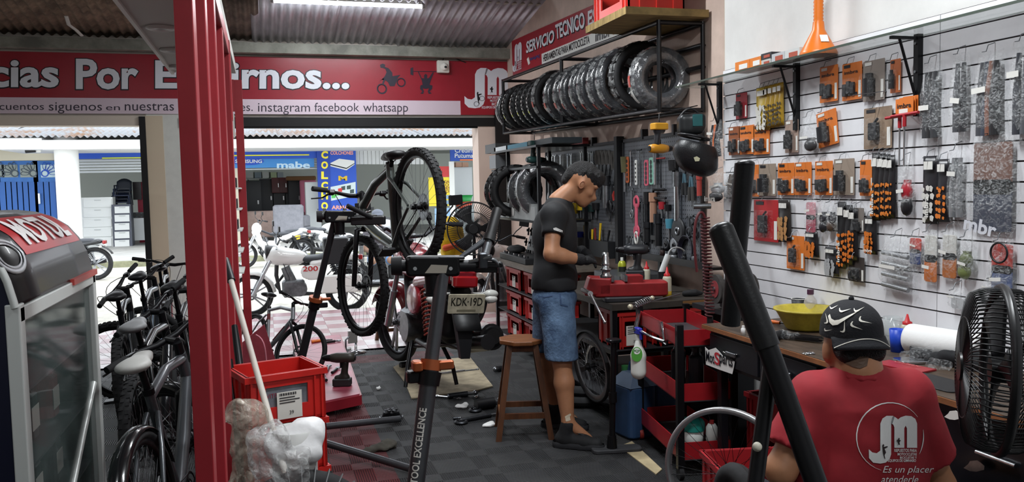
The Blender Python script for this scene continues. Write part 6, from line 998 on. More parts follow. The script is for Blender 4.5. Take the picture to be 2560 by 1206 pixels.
g1 = bag((1775, 430, 1832, 507), 'black and white bag with brand word behind the bar end', 'lump', ('#26262a', '#b9bbbe'), depth=.03, off=.03); txt('imbra', T(.01, .008, .045), .13, .035, STK, g1, bold=.03); bag((1818, 428, 1856, 492), 'grey bag behind the black and white one', 'tubes', ('#6a6058', '#3c3c3f')); bag((1776, 300, 1812, 402), 'bundle of black pouches with orange heads at the far end of the wall', 'tubes', ('#2a2a2d', '#c4602a', '#2a2a2d'))
for k in range(2):
    m4, w_, h_ = wallbox((2214+14*k, 285-4*k, 2300+8*k, 415), SX-.05-.02*k); t = thing('t_handle_tool', ['front', 'rear'][k]+' red T-handle wrench hanging on the slatted wall', 'wrench', 'T-handle wrenches'); MB(m4).cyl((0, h_-.01, 0), (w_*.85, h_-.005, 0), .007, n=10).cyl((w_*.42, h_-.01, 0), (w_*.42, h_-.06, 0), .0085, n=10).go('handle', mat('#a3202a', .4), t); MB(m4).cyl((w_*.42, h_-.05, 0), (w_*.42, 0, 0), .0042, n=8).go('shaft', CHROME, t)
for k in range(3): m4, w_, h_ = wallbox((2240+9*k, 246-3*k, 2284+6*k, 286-3*k), SX-.03-.012*(2-k)); t = thing('hang_tag', ['front', 'middle', 'rear'][k]+' orange hang tag above the red T-handles', 'tag', 'orange hang tags'); MB(m4).b2((0, 0, 0), (w_, h_, .002)).go('card', ORC, t); txt('imbra', m4 @ T(w_*.1, h_*.4, .0025), w_*.8, h_*.3, INK, t, bold=.02); MB(m4).b2((w_*.2, h_*.05, .0022), (w_*.7, h_*.35, .003)).go('price_tag', STK, t)
MB().tube([(XW-.02, onX(2225, 228, XW).y, onX(2225, 228, XW).z), (XW-.2, onX(2225, 228, XW).y, onX(2225, 228, XW).z-.02)], .002, 5).go('wire_hook', STEEL, label='empty wire hook over the orange tags', cat='hook')
# wall pipe at the corner
MB().cyl((2.93, 4.9, .2), (2.93, 4.9, 3.7), .018, n=12).go('wall_pipe', mat('#cfcabc', .5), label='cream vertical pipe at the end of the slatted wall', cat='pipe')
# ---- desk
dk = thing('desk', 'dark wooden workshop desk along the slatted wall', 'desk'); ZD = .85; DWOOD = mat('#4a3c30', .55, noise=.5, scale=7, stretch=(4, .8, 4)); MB().b2((2.19, 1.7, ZD-.022), (XW-.02, 3.92, ZD)).go('desk_top', DWOOD, dk); MB().b2((2.183, 1.7, ZD-.022), (2.19, 3.92, ZD-.002)).go('edge_band', mat('#8a5836', .5, noise=.3), dk); DKB = mat('#16171c', .35, noise=.2)
MB().b2((2.215, 2.45, ZD-.2), (2.235, 3.88, ZD-.03)).go('front_apron', DKB, dk); MB().b2((2.22, 1.7, 0), (2.7, 2.45, ZD-.03)).go('pedestal', DKB, dk)
for k in range(3): d_ = MB().b2((2.205, 1.75, .06+.25*k), (2.22, 2.42, .29+.25*k)).go('drawer', mat('#101116', .3), dk); MB().cyl((2.195, 2.0, .2+.25*k), (2.195, 2.15, .2+.25*k), .008, n=8).go('drawer_pull', CHROME, d_)
for a, c in ((2.98, 3.4), (3.42, 3.86)): d_ = MB().b2((2.197, a, ZD-.18), (2.215, c, ZD-.04)).go('drawer', DKB, dk, bevel=.003); MB().rbox((2.187, (a+c)/2, ZD-.11), (.012, .09, .02), .004).go('drawer_pull', STEEL, d_)
for y in (2.5, 3.84):
    for x in (2.26, 2.68): MB().b2((x-.02, y-.02, 0), (x+.02, y+.02, ZD-.03)).go('leg', DKB, dk)
def dpl(px, py): return onX(px, py, 2.194)
o_2 = dpl(1764, 935); m4 = frame(o_2, (0, -1, 0), (0, 0, 1), (-1, 0, 0)); inv = m4.inverted(); SP = [(inv @ dpl(x, y))[:2] for x, y in ((1764, 868), (1772, 876), (1790, 870), (1800, 880), (1808, 890), (1838, 905), (1836, 918), (1832, 936), (1800, 925), (1766, 912))]; poly(dk, SP, m4 @ T(0, 0, .002), mat('#e0dedb', .4), 'brand_sticker', .001)
for s, x0, y0, x1, y1, c in (('Mot', 1767, 884, 1788, 903, INK), ('S', 1788, 884, 1802, 910, mat('#b5303a', .4)), ('parts', 1801, 893, 1834, 916, INK)): a, bq = inv @ dpl(x0, y1), inv @ dpl(x1, y0); txt(s, m4 @ T(a.x, a.y, .004), abs(bq.x-a.x), abs(bq.y-a.y), c, dk, bold=.02)
MB(m4).tube([inv @ dpl(1808, 880), inv @ dpl(1820, 887), inv @ dpl(1842, 887)], .002, 5).go('sticker_swirl', STK, dk)
for k, (x, y, r) in enumerate(((2392, 1038, 20), (2445, 1165, 24), (2330, 1150, 16))): P = [inv @ dpl(x+r*math.cos(a)*(1+.3*math.sin(3*a)), y+r*.6*math.sin(a)) for a in np.arange(0, 6.2, .7)]; poly(dk, [(float(q[0]), float(q[1])) for q in P][::-1], m4 @ T(0, 0, .012), STK if k != 1 else STEEL, 'sticker', .001)
def on(px, py, z=ZD, r=.04): p = onZ(px, py, z); return V((min(p.x, XW-.022-r), p.y, z+.0005))
def aw(px, py, X): p = onX(px, py, X); return V((X, p.y, ZD+.0005))
# things on the desk
def tt(name, lab, cat, p, rz=0): return thing(name, lab, cat, mw=T(p) @ RZ(rz))
p = on(2030, 826); t = tt('bowl', 'yellow stained plastic bowl on the desk', 'bowl', p+V((-.01, .03, 0))); t.scale = (1.25, 1.25, 1.1); YB_ = mat('#b5a43a', .5, noise=.3, scale=14); MB().lathe([(0, .004), (.075, .004), (.082, .012), (.118, .085), (.128, .09), (.128, .098), (.112, .095), (.076, .016), (0, .012)], 36).go('shell', YB_, t)
t = tt('cup', 'small green plastic cup beside the yellow bowl', 'cup', on(1980, 815)); MB().lathe([(0, 0), (.036, 0), (.04, .052), (.036, .052), (.033, .006), (0, .006)], 24).go('shell', mat('#5fae2c', .4), t)
t = tt('drink_bottle', 'clear plastic bottle with purple cap behind the bowl', 'bottle', aw(2026, 790, 2.685)); MB().lathe([(0, 0), (.034, 0), (.036, .01), (.033, .05), (.036, .1), (.03, .125), (.014, .15), (.014, .158)], 24).go('body', mat('#cfc9c4', .08, alpha=.4, spec=.8), t); MB().cyl((0, 0, .155), (0, 0, .18), .017, n=16).go('cap', mat('#4a2a44', .4), t); MB().lathe([(.0365, .03), (.0345, .05), (.0365, .07)], 20, a0=0, a1=200).go('label', mat('#8a5a78', .5), t)
t = tt('paper_cup', 'red and black paper cup next to the clear bottle', 'cup', aw(1997, 785, 2.685)); MB().lathe([(0, 0), (.028, 0), (.038, .12), (.036, .12), (.027, .004)], 22).go('shell', mat('#26262a', .5), t); MB().lathe([(.0295, .0), (.0365, .085)], 22, a0=120, a1=260).go('red_print', mat('#b01f28', .5), t); MB().ring(.038, .002, 24, 5, T(0, 0, .12)).go('rim', STK, t)
t = tt('file_handle', 'black ribbed handle standing behind the cap', 'handle', aw(2166, 770, 2.7)); MB().cyl((0, 0, 0), (0, 0, .11), .014, .016, 14).go('grip', RUBBER, t); MB().cyl((0, 0, .11), (0, 0, .118), .017, n=14).go('cap', BLACK, t)
t = tt('cup', 'blue plastic cup near the seated person', 'cup', on(2243, 880)); MB().lathe([(0, 0), (.026, 0), (.033, .098), (.031, .098), (.024, .004), (0, .004)], 26).go('shell', mat('#1c44b8', .4), t); t = tt('glass_cup', 'clear plastic tumbler behind the blue cup', 'cup', aw(2231, 850, 2.66)); MB().lathe([(0, 0), (.03, 0), (.042, .13), (.04, .13), (.028, .005)], 26).go('shell', mat('#c9d0d0', .08, alpha=.35, spec=.8), t)
def squeeze(lab, p, h=.17, r=.026, liquid=None):
    t = tt('squeeze_bottle', lab, 'bottle', p); MB().lathe([(0, 0), (r, 0), (r*1.04, .01), (r*1.04, h*.62), (r*.9, h*.68), (r*.55, h*.71)], 20).go('body', mat('#c9c3ae', .3, alpha=.8), t); MB().lathe([(r*.72, h*.7), (r*.72, h*.77), (r*.4, h*.8), (r*.12, h), (0, h)], 18).go('nozzle_cap', mat('#b81f24', .4), t)
    if liquid: MB().lathe([(0, .004), (r*1.05, .004), (r*1.05, h*.22), (0, h*.22)], 20).go('liquid', mat(liquid, .3), t)
squeeze('pale squeeze bottle with red tip beside the blue cup', aw(2268, 835, 2.68), .15, .028)
t = tt('paper_towel_roll', 'large white paper towel roll lying on the desk', 'paper roll', aw(2362, 840, 2.655), 0); MB().lathe([(.02, -.16), (.06, -.16), (.062, -.15), (.062, .15), (.06, .16), (.02, .16), (.02, -.16)], 32, T(0, 0, .063) @ RX(90) @ RY(12)).go('roll', mat('#e6e6e4', .8, bump=.05, bscale=70), t); MB().lathe([(.017, -.162), (.02, -.162), (.02, .162), (.017, .162)], 18, T(0, 0, .063) @ RX(90) @ RY(12)).go('core', mat('#b39a78', .8), t)
t = tt('tape_roll', 'black round tin in front of the paper roll', 'tin', aw(2308, 862, 2.6)); MB().lathe([(0, 0), (.05, 0), (.052, .04), (.048, .042), (.044, .01), (0, .01)], 28).go('shell', BLACK, t); t = tt('parts_tray', 'steel tray with crumpled film on the desk', 'tray', on(2300, 905), -8); MB().rbox((0, 0, .006), (.2, .1, .012), .02).go('tray', CHROME, t); blob('film', [('e', (0, 0, .03), (.085, .045, .02)), ('e', (.05, .01, .035), (.04, .03, .02))], CLR, t, .008, .02, (.004, 80, 1))
p = on(2375, 915); blob('work_gloves', [('e', p+V((.0, 0, .03)), (.05, .05, .03)), ('e', p+V((.03, -.08, .035)), (.05, .06, .035)), ('e', p+V((-.01, .06, .02)), (.04, .05, .02))], mat('#17181b', .8), None, .008, .02, (.006, 60, 1), label='heap of black cloth gloves on the desk', cat='gloves')
t = tt('booklet', 'red printed booklet beside the neck of the seated person', 'booklet', on(2260, 920), 12); MB().box((0, 0, .004), (.1, .21, .006)).go('cover', mat('#9a1e26', .4), t); txt('VITRIX', T(.02, .07, .0075) @ RZ(-90), .12, .02, mat('#c96a6a', .5), t, bold=.01); t = tt('rubber_mat', 'thin black mat sheet on the desk edge', 'mat', on(2320, 955), 4); MB().rbox((0.01, 0, .002), (.16, .32, .004), .02).go('sheet', mat('#141416', .5), t); MB().ring(.03, .0015, 24, 4, T(0, .05, .004)).go('print', mat('#5a564c', .5), t)
p = on(2340, 925); blob('film_scrap', [('e', p+V((0, 0, .02)), (.035, .03, .02)), ('e', p+V((.02, -.02, .02)), (.03, .02, .02))], CLR, None, .006, .015, (.004, 110, 1), label='crumpled clear film scrap on the red booklet end', cat='film')
t = tt('cable_ties', 'bundle of black cable ties in a clear bag on the desk', 'cable ties', on(1995, 852), -58); b = MB()
for k in range(26): b.box((random.uniform(-.005, .03), random.uniform(-.022, .022), .006+random.uniform(0, .022)), (.2, .0035, .0018), RZ(random.uniform(-4, 4)))
b.go('ties', BLACK, t, kind='stuff'); blob('film', [('e', (-.06, 0, .018), (.07, .035, .022))], CLR, t, .007, .02, (.004, 90, 1))
t = tt('screwdriver', 'orange-handled screwdriver next to the green cup', 'screwdriver', on(1938, 812), -70); MB().cyl((-.05, 0, .012), (.03, 0, .012), .011, .009, 10).go('handle', mat('#d0662a', .4), t); MB().cyl((.03, 0, .012), (.11, 0, .012), .004, n=8).go('shaft', DSTEEL, t); t = tt('vial', 'tiny white vial at the far desk corner', 'vial', on(1858, 838)); MB().lathe([(0, 0), (.011, 0), (.011, .03), (.006, .036)], 14).go('body', WHITE, t); MB().cyl((0, 0, .034), (0, 0, .045), .007, n=10).go('cap', WHITE, t)
t = tt('chain_link', 'chrome master link lying on the desk', 'chain link', on(2021, 886)); MB().ring(.014, .003, 20, 6, T(-.012, 0, .003)).ring(.014, .003, 20, 6, T(.012, 0, .003)).go('plates', CHROME, t); t = tt('mallet', 'small black mallet head on the desk behind the frame tube', 'mallet', on(1942, 850), 30); MB().cyl((-.045, 0, .02), (.045, 0, .02), .02, n=14).go('head', RUBBER, t); MB().cyl((.04, 0, .02), (.09, 0, .02), .012, n=10).go('tip', RUBBER, t)
# bench grinder on its block at the desk end
t = thing('grinder_stand', 'dark block carrying the bench grinder', 'stand'); MB().b2((2.56, 4.27, 0), (2.72, 4.6, ZD-.03)).go('block', mat('#1b1c1f', .6), t); MB().b2((2.52, 4.22, ZD-.03), (2.73, 4.64, ZD)).go('plate', mat('#26272a', .5), t)
g = thing('bench_grinder', 'bench grinder with red-hubbed wheel at the far desk end', 'grinder'); c = onX(1838, 722, 2.63); c = V((c.x, c.y, ZD+.12)); ax = (_r*.95+_f*.2); ax.z = 0; ax.normalize(); MB().cyl(c-ax*.075, c+ax*.075, .055, n=22).go('motor', mat('#232429', .4), g); MB().rbox((c.x, c.y, ZD+.03), (.14, .14, .06), .02).b2((c.x-.03, c.y-.03, ZD+.03), (c.x+.03, c.y+.03, c.z)).go('base', mat('#1d1e22', .5), g)
for s, nm in ((-1, 'grinding_wheel'), (1, 'buffing_wheel')): q = c+ax*s*.115; wq = MB().cyl(q-ax*.014, q+ax*.014, .085, n=30).go(nm, mat('#3a3634', .9, noise=.3, scale=40), g); MB().cyl(q-ax*.017, q+ax*.017, .05, n=22).go('hub_disc', mat('#8a2f34', .6), wq); MB().cyl(q-ax*.026, q+ax*.026, .014, n=12).go('nut', STEEL, wq); MB().cyl(c, q, .012, n=10).go('spindle', STEEL, g)
# ---- black fan at the right edge
fan('big black fan at the right edge beside the seated person', onD(2497, 925, 1.95), .19, (lambda d: -V((d.y, -d.x, 0)).normalized()*.985-d*.15)(ray(2497, 925)), mat('#141416', .35), mat('#1b1c1f', .4), True, 84, name='standing_fan', drum=True)
# ---- black tube frame in the foreground, wheel rim behind it
ef_ = thing('exercise_rig', 'black padded tube frame of exercise gear in the right foreground', 'frame'); TB = mat('#111113', .4, bump=.04, bscale=200)
a, m_, e = onD(1803, 575, 1.35), onD(1928, 893, 1.3), onD(2042, 1215, 1.25); MB().tube([a, along(a, m_, .5), along(a, m_, .93)], [.0205, .0205, .02], 20).go('padded_tube', TB, ef_); MB().sph(a, (.0205, .0205, .012), 18, 8, zto(m_-a)).go('end_cap', mat('#1b1b1e', .35), ef_); MB().tube([along(a, m_, .9), m_, e, e+(e-m_)*.8], .017, 16).go('main_tube', BLKM, ef_)
a2, e2 = onD(1862, 410, 1.55), onD(1836, 700, 1.6); MB().tube([a2, e2, e2+(e2-a2)*.4], .0185, 18).go('rear_tube', TB, ef_); MB().sph(a2, (.0185, .0185, .008), 18, 8).go('rear_end_cap', mat('#1b1b1e', .35), ef_); a3, e3 = onD(1928, 905, 1.32), onD(1888, 1215, 1.3); MB().tube([a3, e3, e3+(e3-a3)*.6], .0125, 12).go('upright', BLKM, ef_); q = onD(1893, 1118, 1.29); MB().sph(q, (.0075, .0075, .0075)).go('white_plug', mat('#c9c4b4', .5), ef_); fl = onD(1890, 1206, 1.3); MB().b2((fl.x-.25, fl.y-.04, 0), (fl.x+.25, fl.y+.04, .04)).b2((fl.x-.02, fl.y-.02, .02), (fl.x+.02, fl.y+.02, 1.0)).go('floor_bar', BLKM, ef_)
rim_ = thing('bare_bicycle_rim', 'silver bare bicycle rim with spokes below the desk', 'wheel'); c = onD(1822, 1190, 3.0); n_ = (-_f*.75-_r*.55); n_.z = 0; n_.normalize(); M4 = T(c) @ frame((0, 0, 0), n_.cross(V((0, 0, 1))), V((0, 0, 1)), n_) ; Rr = .243; MB(M4).lathe([(Rr-.016, -.012), (Rr, -.013), (Rr+.004, -.006), (Rr+.004, .006), (Rr, .013), (Rr-.016, .012), (Rr-.016, -.012)], 56).go('rim', mat('#b9bbbd', .3, .8), rim_); b = MB(M4)
for i in range(36): a = 2*math.pi*i/36; a_2 = a+(.7 if i % 2 else -.7); b.cyl((.02*math.cos(a_2), .02*math.sin(a_2), .02*(1 if (i//2) % 2 else -1)), ((Rr-.012)*math.cos(a), (Rr-.012)*math.sin(a), 0), .001, n=3, cap=False)
b.go('spokes', BLKM, rim_, kind='stuff'); MB(M4).cyl((0, 0, -.04), (0, 0, .04), .014, n=14).cyl((0, 0, -.026), (0, 0, -.02), .028, n=16).cyl((0, 0, .02), (0, 0, .026), .028, n=16).go('hub', CHROME, rim_)
MB().b2((c.x-.12, c.y+.05, 0), (c.x+.1, c.y+.16, c.z-Rr-.002)).go('rim_block', BLACK, label='low black block under the bare rim', cat='block'); c = onD(1845, 1210, 2.7); MB(T(c.x, c.y, c.z-.06) @ RY(90)).ring(.09, .035, 30, 10).go('rubber_roller', RUBBER, label='black rubber roller at the bottom edge by the rim', cat='roller'); c = onD(1850, 1120, 3.55); crate('red crate with parts under the desk behind the rim', T(c.x+.05, c.y, 0.0) @ RZ(-12), .34, .26, .42, mat('#a3242a', .45), img=False, lbl=False, name='parts_crate'); c = onD(1880, 1000, 3.95); crate('tall red crate under the desk drawer', T(2.5, 3.6, 0) @ RZ(-90), .4, .25, .5, mat('#8f1c22', .5), img=False, lbl=False, name='parts_crate')
# ---- red tool cart
ct = thing('tool_cart', 'red three-tier tool cart with black posts', 'cart'); P1, P2 = V((2.09, 3.99, 0)), V((2.2, 4.72, 0)); ux = (P1-P2).normalized(); L1 = (P1-P2).length; uy = V((-ux.y, ux.x, 0)); W2 = .3; RC = mat('#9c1d24', .35, noise=.12); M4 = frame(P2, ux, uy, (0, 0, 1))
for k, (z, h) in enumerate(((.1, .1), (.42, .1), (.72, .09))):
    b = MB(M4); b.b2((0, 0, z), (L1, W2, z+.006)); t_ = b.go('tray', mat('#3a3a3d', .5), ct)
    for A, B in (((0, 0, z), (L1, .006, z+h)), ((0, W2-.006, z), (L1, W2, z+h)), ((0, 0, z), (.006, W2, z+h)), ((L1-.006, 0, z), (L1, W2, z+h))): MB(M4).b2(A, B).go('tray_side', RC, t_)
for x in (0, L1):
    for y in (0, W2): MB(M4).b2((x-.018, y-.018, .06), (x+.018, y+.018, .84)).go('post', BLKM, ct); MB(M4).cyl((x, y-.012, .035), (x, y+.012, .035), .035, n=16).go('caster', mat('#8a2a22', .5) if x == 0 else RUBBER, ct)
hA, hB = onD(1588, 824, 4.66), onD(1662, 857, 4.42); MB().tube([M4 @ V((0, 0, .8)), hA, hB, M4 @ V((L1*.6, 0, .8))], .013, 10).go('push_handle', CHROME, ct)
def onc(x, y, z): return M4 @ V((x, y, z))
oil('black oil bottle with red cap on the middle cart tier', onc(L1*.5, .12, .427), '#1b1c20', h=.25, w_=.12, d=.08, rz=60, grp='bottles on the cart'); oil('second black oil bottle on the middle cart tier', onc(L1*.75, .16, .427), '#202126', cap='#26262a', h=.25, w_=.11, d=.08, rz=60, grp='bottles on the cart')
t = thing('tub', 'made-up teal lidded tub on the lowest cart tier', 'tub', mw=T(onc(L1*.8, .12, .107))); MB().lathe([(0, 0), (.055, 0), (.065, .13), (0, .13)], 24).go('body', mat('#c9ccc8', .4), t); MB().lathe([(.07, .12), (.07, .16), (.06, .175), (0, .175)], 24).go('lid', mat('#1f7f74', .4), t); t = thing('spray_can', 'white and red spray can on the lowest cart tier', 'can', mw=T(onc(L1*.92, .2, .107))); MB().lathe([(0, 0), (.032, 0), (.032, .15), (.02, .17), (0, .17)], 20).go('can', mat('#b9bab6', .35), t); MB().cyl((0, 0, .17), (0, 0, .19), .012, n=12).go('nozzle', mat('#a02a2a'), t)  # the teal-lidded piece is made up, a solid stand-in for a glass reflection
sb = thing('spray_bottle', 'white spray bottle with green label and blue trigger hanging on the cart', 'bottle'); c = hA+V((.008, -.02, -.215)); k_ = 1.0; blob('body', [('c', c+V((0, 0, -.02)), c+V((0, 0, .07)), .043, .042), ('c', c+V((0, 0, .07)), c+V((0, 0, .15)), .036, .016)], mat('#dcdcd6', .35), sb, .007, .02); MB().cyl(c+V((0, 0, .15)), c+V((0, 0, .19)), .014, n=12).go('collar', mat('#d0d0cc'), sb); MB().rbox(c+V((0, 0, .21)), (.03, .06, .035), .008).rbox(c+V((0, -.035, .19)), (.014, .014, .05), .004).go('trigger_head', mat('#2a2f9a', .4), sb); m4, w_, h_ = pframe(1578, 868, 1606, 905, lambda x, y: onD(x, y, (c-EYE).dot(_f)-.048)); MB(m4).prism([(w_/2+w_*.5*math.cos(a*.26), h_/2+h_*.5*math.sin(a*.26)) for a in range(24)], .001).go('label', mat('#4f9a3a', .5), sb); MB(m4).prism([(w_/2+w_*.3*math.cos(a*.26), h_*.72+h_*.22*math.sin(a*.26)) for a in range(24)], .001, T(0, 0, .0012)).go('label_disc', LW, sb); txt('PQP', m4 @ T(w_*.22, h_*.62, .003), w_*.55, h_*.2, mat('#2f7a2c'), sb, bold=.02)
for k, (x, lab) in enumerate(((-.1, 'large blue fluid canister standing beside the cart'), (.24, 'second blue canister under the cart tiers'))):
    c = onc(x, -.02+.1*k, 0); t = thing('fluid_canister', lab, 'canister', mw=T(c.x, c.y, 0) @ RZ(10)); BL = mat('#2d4668', .45, noise=.2); 
    if k: c.z = 0; t.matrix_basis = T(onc(-.24, .17, 0)) @ RZ(10)
    MB().rbox((0, 0, .17), (.2, .24, .34), .035).go('body', BL, t, bevel=.01); MB().add([(-.1, -.12, .33), (.1, -.12, .33), (.1, .12, .33), (-.1, .12, .33), (-.05, -.08, .41), (.05, -.08, .41), (.05, .04, .41), (-.05, .04, .41)], [(0, 1, 5, 4), (1, 2, 6, 5), (2, 3, 7, 6), (3, 0, 4, 7), (4, 5, 6, 7)]).go('shoulder', mat('#5a6a80', .4), t); MB().tube([(0, -.07, .4), (0, -.05, .46), (0, .02, .46), (0, .04, .4)], .012).go('handle', BL, t); MB().cyl((0, .08, .38), (0, .08, .43), .026, n=14).go('cap', mat('#2f6a3a', .5), t)
t = thing('pedestal_post', 'black post with flat dusty foot left of the canister', 'post'); c = onZ(1530, 1130, 0); MB().cyl((c.x, c.y, .02), (c.x+.02, c.y, .66), .018, n=14).cyl((c.x, c.y, .02), (c.x, c.y, .1), .032, .026, 16).cyl((c.x+.01, c.y, .3), (c.x+.01, c.y, .36), .025, n=14).go('tube', BLKM, t); MB().rbox((c.x+.03, c.y, .012), (.3, .1, .024), .03, RZ(-10)).go('foot', mat('#3a3b3e', .7, noise=.4), t); MB().rbox((c.x+.02, c.y, .67), (.08, .08, .02), .02).go('top_plate', BLKM, t)
P = [onZ(x, y, .002) for x, y in ((1548, 1118), (1580, 1105), (1655, 1175), (1640, 1188))]; MB().add([(p.x, p.y, .001) for p in P]+[(p.x, p.y, .006) for p in P], [(3, 2, 1, 0), (4, 5, 6, 7)]+[(i, (i+1) % 4, 4+(i+1) % 4, 4+i) for i in range(4)]).go('newspaper', mat('#b5a582', .9, noise=.2), label='folded newspaper on the floor under the cart', cat='paper')
# ---------------------------------------------------------------- rear workshop wall: banner, tyre rack, pegboards, bench
def pw(x, y): return onX(x, y, XR-.01)
def quad(par, P, m, name, off=.0, plane=pw, th=.004):
    Q = [plane(*p)+V((-off, 0, 0)) for p in P]; MB().add(Q+[q+V((-th, 0, 0)) for q in Q], [tuple(range(len(Q)))[::-1], tuple(range(len(Q), 2*len(Q)))]+[(i, (i+1) % len(Q), len(Q)+(i+1) % len(Q), len(Q)+i) for i in range(len(Q))]).go(name, m, par)
def qtxt(s, P, m, par, off=.008, plane=pw, **kw):
    """P: lower-left, lower-right, upper-left pixel corners of the lettering"""
    a, b_, c_ = (plane(*p)+V((-off, 0, 0)) for p in P); ux_, uy_ = b_-a, c_-a; txt(s, Matrix(), 1, 1, m, par, warp=lambda u, v: a+ux_*u+uy_*v, **kw)
sb_ = thing('banner', 'red motorcycle service banner high on the workshop side wall', 'banner'); q_ = [(1280, 103), (1283, 192), (1695, 38), (1690, -80)]; quad(sb_, q_, mat('#a02230', .4, noise=.1), 'sheet'); quad(sb_, [(1356, 135), (1357, 167), (1553, 87), (1550, 56)], LW, 'white_strip', .006); quad(sb_, [(1690, -80), (1695, 38), (1702, 36), (1697, -80)], LW, 'edge')
qtxt('SERVICIO', ((1316, 136), (1388, 108), (1318, 106)), INK, sb_, .006, bold=.05, name='lettering_outline'); qtxt('SERVICIO', ((1317, 134), (1387, 106), (1318, 104)), WT, sb_, .01, bold=.03); qtxt('TECNICO', ((1392, 102), (1466, 72), (1390, 64)), INK, sb_, .006, bold=.05, name='lettering_outline'); qtxt('TECNICO', ((1392, 99), (1465, 69), (1390, 62)), WT, sb_, .01, bold=.03); qtxt('ESPECIALIZADO', ((1472, 68), (1690, -30), (1472, 28)), WT, sb_, .01, bold=.03)
qtxt('HERRAMIENTAS PARA MOTOCICLETA', ((1361, 155), (1477, 108), (1360, 138)), INK, sb_, .012, bold=.02); qtxt('imbr', ((1491, 105), (1531, 90), (1491, 80)), INK, sb_, .012, bold=.03); qtxt('a', ((1534, 88), (1544, 84), (1532, 64)), mat('#c9773a', .5), sb_, .012, bold=.03); qtxt('BAJAJ', ((1327, 154), (1350, 145), (1327, 145)), mat('#33417f', .5), sb_, .008, bold=.03); quad(sb_, [(1319, 148), (1323, 163), (1327, 158), (1323, 143)], LW, 'badge', .006); qtxt('AUTECO', ((1322, 178), (1347, 168), (1322, 170)), mat('#c07a80', .5), sb_, .008) if False else None; qtxt('HERO', ((1556, 80), (1590, 66), (1556, 58)), LW, sb_, .01) if False else qtxt('KAC', ((1556, 82), (1590, 68), (1556, 60)), LW, sb_, .01)
a, b_, c_ = pw(1283, 182), pw(1306, 172), pw(1283, 112); M_ = frame(a+V((-.008, 0, 0)), (b_-a).normalized(), (c_-a).normalized()); logo(M_, (b_-a).length, (c_-a).length*.95, sb_, WT, INK)
# steel tyre rack
rk = thing('tyre_rack', 'black steel wall rack holding the row of tyres', 'rack'); XF_, YN, YF = 2.635, 5.29, 9.18
def rz_(y, top): t_ = (y-YN)/(YF-YN); return (2.693+.085*t_) if top else (2.097+.095*t_)
for x in (XF_, 2.97):
    for top in (0, 1): MB().tube([(x, YN, rz_(YN, top)), (x, YF, rz_(YF, top))], .018, 4).go('long_rail', BLKM, rk)
    for y in (YN, 7.25, YF): MB().tube([(x, y, rz_(y, 0)-.015), (x, y, rz_(y, 1)+.015)], .018, 4).go('post', BLKM, rk)
for y in (YN, 7.25, YF):
    for top in (0, 1): MB().tube([(XF_, y, rz_(y, top)), (2.97, y, rz_(y, top))], .016, 4).go('cross_bar', BLKM, rk)
for z in (.3, .45): MB().tube([(2.975, YN, rz_(YN, 0)+z), (2.975, YF, rz_(YF, 0)+z)], .02, 4).go('back_rail', BLKM, rk)
WRAP = mat('#5a5c5f', .2, scale=5, bump=.8, bscale=16, spec=1., coat=.9, col2='#3c3d40'); WRAP2 = mat('#2a2b2e', .22, bump=.8, bscale=16, coat=.9, col2='#45474a', scale=5); TW = mat('#1a1a1c', .6, noise=.3, scale=30)
def tyre(lab, m4, R_, w_, m, grp, treads=0, bands=(), film_=True):
    t = thing('tyre', lab, 'tyre', grp, mw=m4); ri = R_-w_*.85; MB(RX(90)).lathe([(ri, -w_*.35), (R_-w_*.5, -w_*.52), (R_-w_*.12, -w_*.42), (R_, 0), (R_-w_*.12, w_*.42), (R_-w_*.5, w_*.52), (ri, w_*.35), (ri+.006, w_*.3), (R_-w_*.2, 0), (ri+.006, -w_*.3), (ri, -w_*.35)], 48).go('carcass', m, t)
    if treads:
        b = MB(RX(90))
        for i in range(treads):
            for s in (-1, 1): b.box((0, 0, 0), (.012, R_*3.4/treads, w_*.32), RZ(360*i/treads+s*3) @ T(R_-.008, 0, s*w_*.25) @ RX(s*28))
        b.go('tread_block', TW, t, kind='stuff')
    for a0, wd, c in bands: MB(RX(90)).lathe([(R_-w_*.48, -w_*.54), (R_-w_*.1, -w_*.47), (R_+.004, -.0), (R_+.002, w_*.2)], 8, a0=a0-wd/2, a1=a0+wd/2).go('label', mat(c, .5), t)
    if film_:
        b = MB(RX(90))
        for i in range(18): a0 = 20*i; b.lathe([(R_-w_*.55, -w_*.56), (R_-w_*.1, -w_*.5), (R_+.006, 0), (R_-w_*.1, w_*.5)], 2, a0=a0, a1=a0+15)
        b.go('film_wrap', film('#dfe2e2', .1, .55, 26), t, kind='stuff')
    return t
tx = [1235, 1252, 1270, 1284, 1297, 1310, 1327, 1352, 1375, 1395, 1418, 1438, 1462, 1486, 1520]
for i, px in enumerate(tx):
    y = onX(px, 270, 2.55).y-.08; w_ = .085 if i < 6 else .1; R_ = [.25, .255, .25, .25, .25, .25, .27, .255, .255, .26, .26, .265, .265, .27, .27][i]; kn = 1 <= i <= 5
    tyre(f'{ORD[i]} tyre from the entrance in the wall rack'+(', knobby with white lettering' if kn else ', black with open tread' if i in (6, 14) else ', wrapped in shiny film'), T(2.8, y, rz_(y, 0)+.02+R_) @ RZ((i*37) % 9-4), R_, w_, TW if kn or i in (6, 14) else WRAP2, 'tyres in the wall rack', 26 if kn or i == 14 else 0, [(200+7*i, 26, '#d6d6d2'), (165+5*i, 12, '#b04a3c')] if not kn else [(180+3*k+6*i, 4, '#c9c9c4') for k in range(-12, 12, 3)]+[(205, 9, '#c9cf3c')], not kn)
